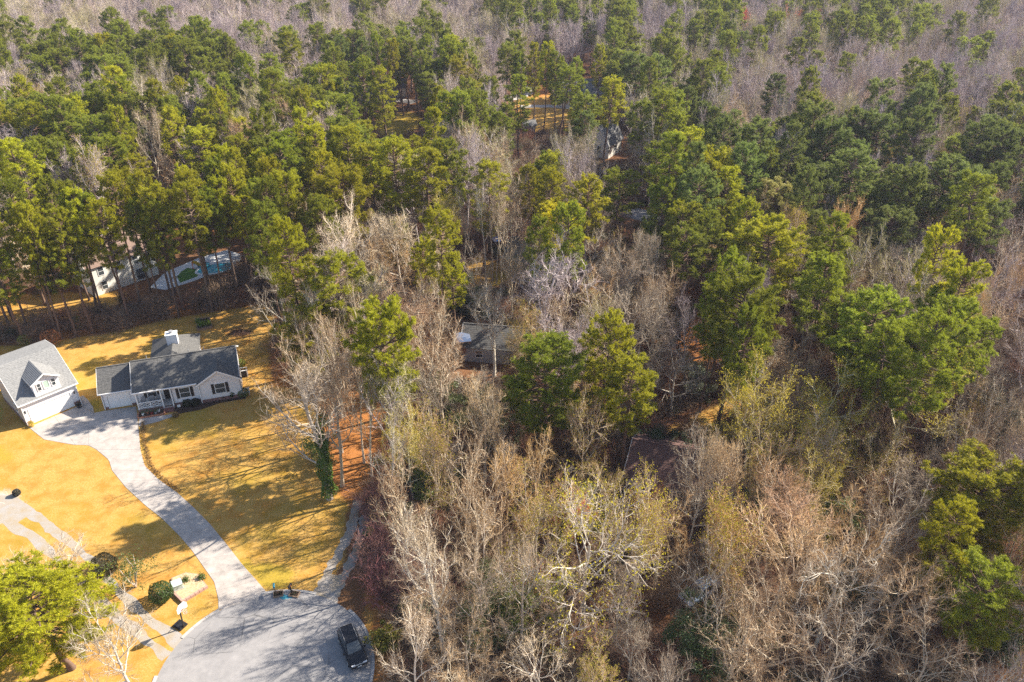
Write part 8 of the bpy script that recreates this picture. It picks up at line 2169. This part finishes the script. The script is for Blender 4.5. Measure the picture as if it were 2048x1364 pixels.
    scatter('far_bare_trunks', 'grey trunks of the far leafless wood', bares, only(BARE_V, 0), (.50, .43, .41))
far_woods()

def undergrowth():
    rng = np.random.default_rng(31); r2 = random.Random(31)
    def in_clear(X, Y, grow):
        m = np.zeros(X.shape, bool)
        for p in CLEAR: m |= poly_sd(X, Y, p) > -grow
        return m
    # three bare brush meshes and one leafy one, each real stems and twigs
    protos = []
    for s in range(3):
        g = Geo(); n = 26
        D = rng.normal(0, .45, (n, 3)) + [0, 0, 1]; D /= np.linalg.norm(D, axis=1)[:, None]
        S = np.c_[rng.normal(0, .35, (n, 2)), np.zeros(n)]; L = rng.uniform(1.2, 2.6, n)
        g.slivers(S, D, L, rng.uniform(.03, .06, n))
        for _ in range(2):
            S2 = np.repeat(S, 7, 0) + np.repeat(D, 7, 0) * (np.repeat(L, 7) * rng.uniform(.25, .95, 7 * len(S)))[:, None]
            D2 = np.repeat(D, 7, 0) + rng.normal(0, .6, (7 * len(S), 3)); D2 /= np.linalg.norm(D2, axis=1)[:, None]
            L2 = rng.uniform(.4, .95, len(S2))
            g.slivers(S2, D2, L2, rng.uniform(.014, .028, len(S2)))
            if _ == 0: S, D, L = S2[::2], D2[::2], L2[::2]
        protos.append(g.mesh('brush', M['twig']))
    g = Geo(); C = []
    for i in range(14):
        q = rng.normal(0, .5, 3) * [1, 1, .4] + [0, 0, .8]; C.append(q + rng.normal(0, .26, (70, 3)))
    C = np.concatenate(C); C[:, 2] = np.abs(C[:, 2]); g.leaves(C, rng.normal(size=C.shape) + [0, 0, .8], rng.uniform(.10, .2, len(C)), rng)
    leafy = g.mesh('leafy_brush', M['leaf'])
    Y = 40 + rng.random(9000) ** .8 * 190; X = rng.uniform(-1, 1, 9000) * (Y * .66 + 16)
    keep = ~in_clear(X, Y, .6); X, Y = X[keep], Y[keep]
    a = rng.random(len(X))
    # a first single shrub of each sort stands in the wood as the pattern for the rest
    pat = []
    spots = [((-14.60,58.56), 'reddish twiggy shrub beside the gravel ruts', (.30, .16, .13)), ((-14.64,61.37), 'wine red twiggy shrub further up the gravel ruts', (.30, .14, .13)), ((-12.85,55.27), 'dark red twiggy shrub at the mouth of the gravel ruts', (.30, .13, .12))]
    for k in range(3):
        t = thing('twiggy_shrub', spots[k][1], 'shrub', (*spots[k][0], 0), k)
        o = link('twigs', protos[k], t); o.color = (*spots[k][2], 1); t.scale = (1.6, 1.6, 1.5)
        pat.append(o)
    t = thing('leafy_shrub', 'small dark green shrub at the edge of the back lawn wood', 'shrub', (*(-58.93,112.85), 0)); o = link('foliage', leafy, t); o.color = (.06, .09, .02, 1); lp = o
    br = [(x, y, r2.uniform(.7, 1.6), r2.uniform(.8, 1.9), r2.uniform(0, 6.28), r2.randrange(3)) for x, y, q in zip(X, Y, a) if q < .62]
    ta = [(x, y, r2.uniform(.7, 1.5), r2.uniform(.8, 1.7), r2.uniform(0, 6.28), r2.randrange(3)) for x, y, q in zip(X, Y, a) if .62 <= q < .82]
    lf = [(x, y, r2.uniform(.6, 1.8), r2.uniform(.7, 1.7), r2.uniform(0, 6.28), 0) for x, y, q in zip(X, Y, a) if q >= .82]
    scatter('brown_undergrowth', 'brown twiggy undergrowth on the wood floor', br, [[p] for p in pat], (.22, .15, .10))
    scatter('rusty_undergrowth', 'rusty twiggy undergrowth on the wood floor', ta, [[p] for p in pat], (.36, .17, .10))
    scatter('green_undergrowth', 'low green undergrowth on the wood floor', lf, [[lp]], (.075, .095, .025))
    # the red-brown thicket beside the gravel ruts
    th = []
    for i in range(70):
        u = r2.random(); q = ((-16.63,68.31)[0] + ((-11.25,54.64)[0] - (-16.63,68.31)[0]) * u + r2.uniform(.2, 3.2), (-16.63,68.31)[1] + ((-11.25,54.64)[1] - (-16.63,68.31)[1]) * u)
        th.append((*q, r2.uniform(.9, 1.7), r2.uniform(.9, 1.7), r2.uniform(0, 6.28), r2.randrange(3)))
    scatter('red_thicket', 'wine red thicket along the gravel ruts', th, [[p] for p in pat], (.27, .14, .12))
undergrowth()
def haze():
    m, nt, out = new_mat('thin_air')
    v = nd(nt, 'ShaderNodeVolumePrincipled')
    v.inputs['Color'].default_value = (0.74, 0.76, 1.0, 1)
    v.inputs['Density'].default_value = 0.00013
    v.inputs['Anisotropy'].default_value = 0.2
    nt.links.new(v.outputs[0], out.inputs['Volume'])
    g = Geo(); g.box(-4700, -4700, -1.5, 4700, 4700, CAM_H + 6)
    o = link('haze', g.mesh('haze', m)); o['kind'] = 'stuff'; o['label'] = 'thin bluish air over the far wood'
haze()
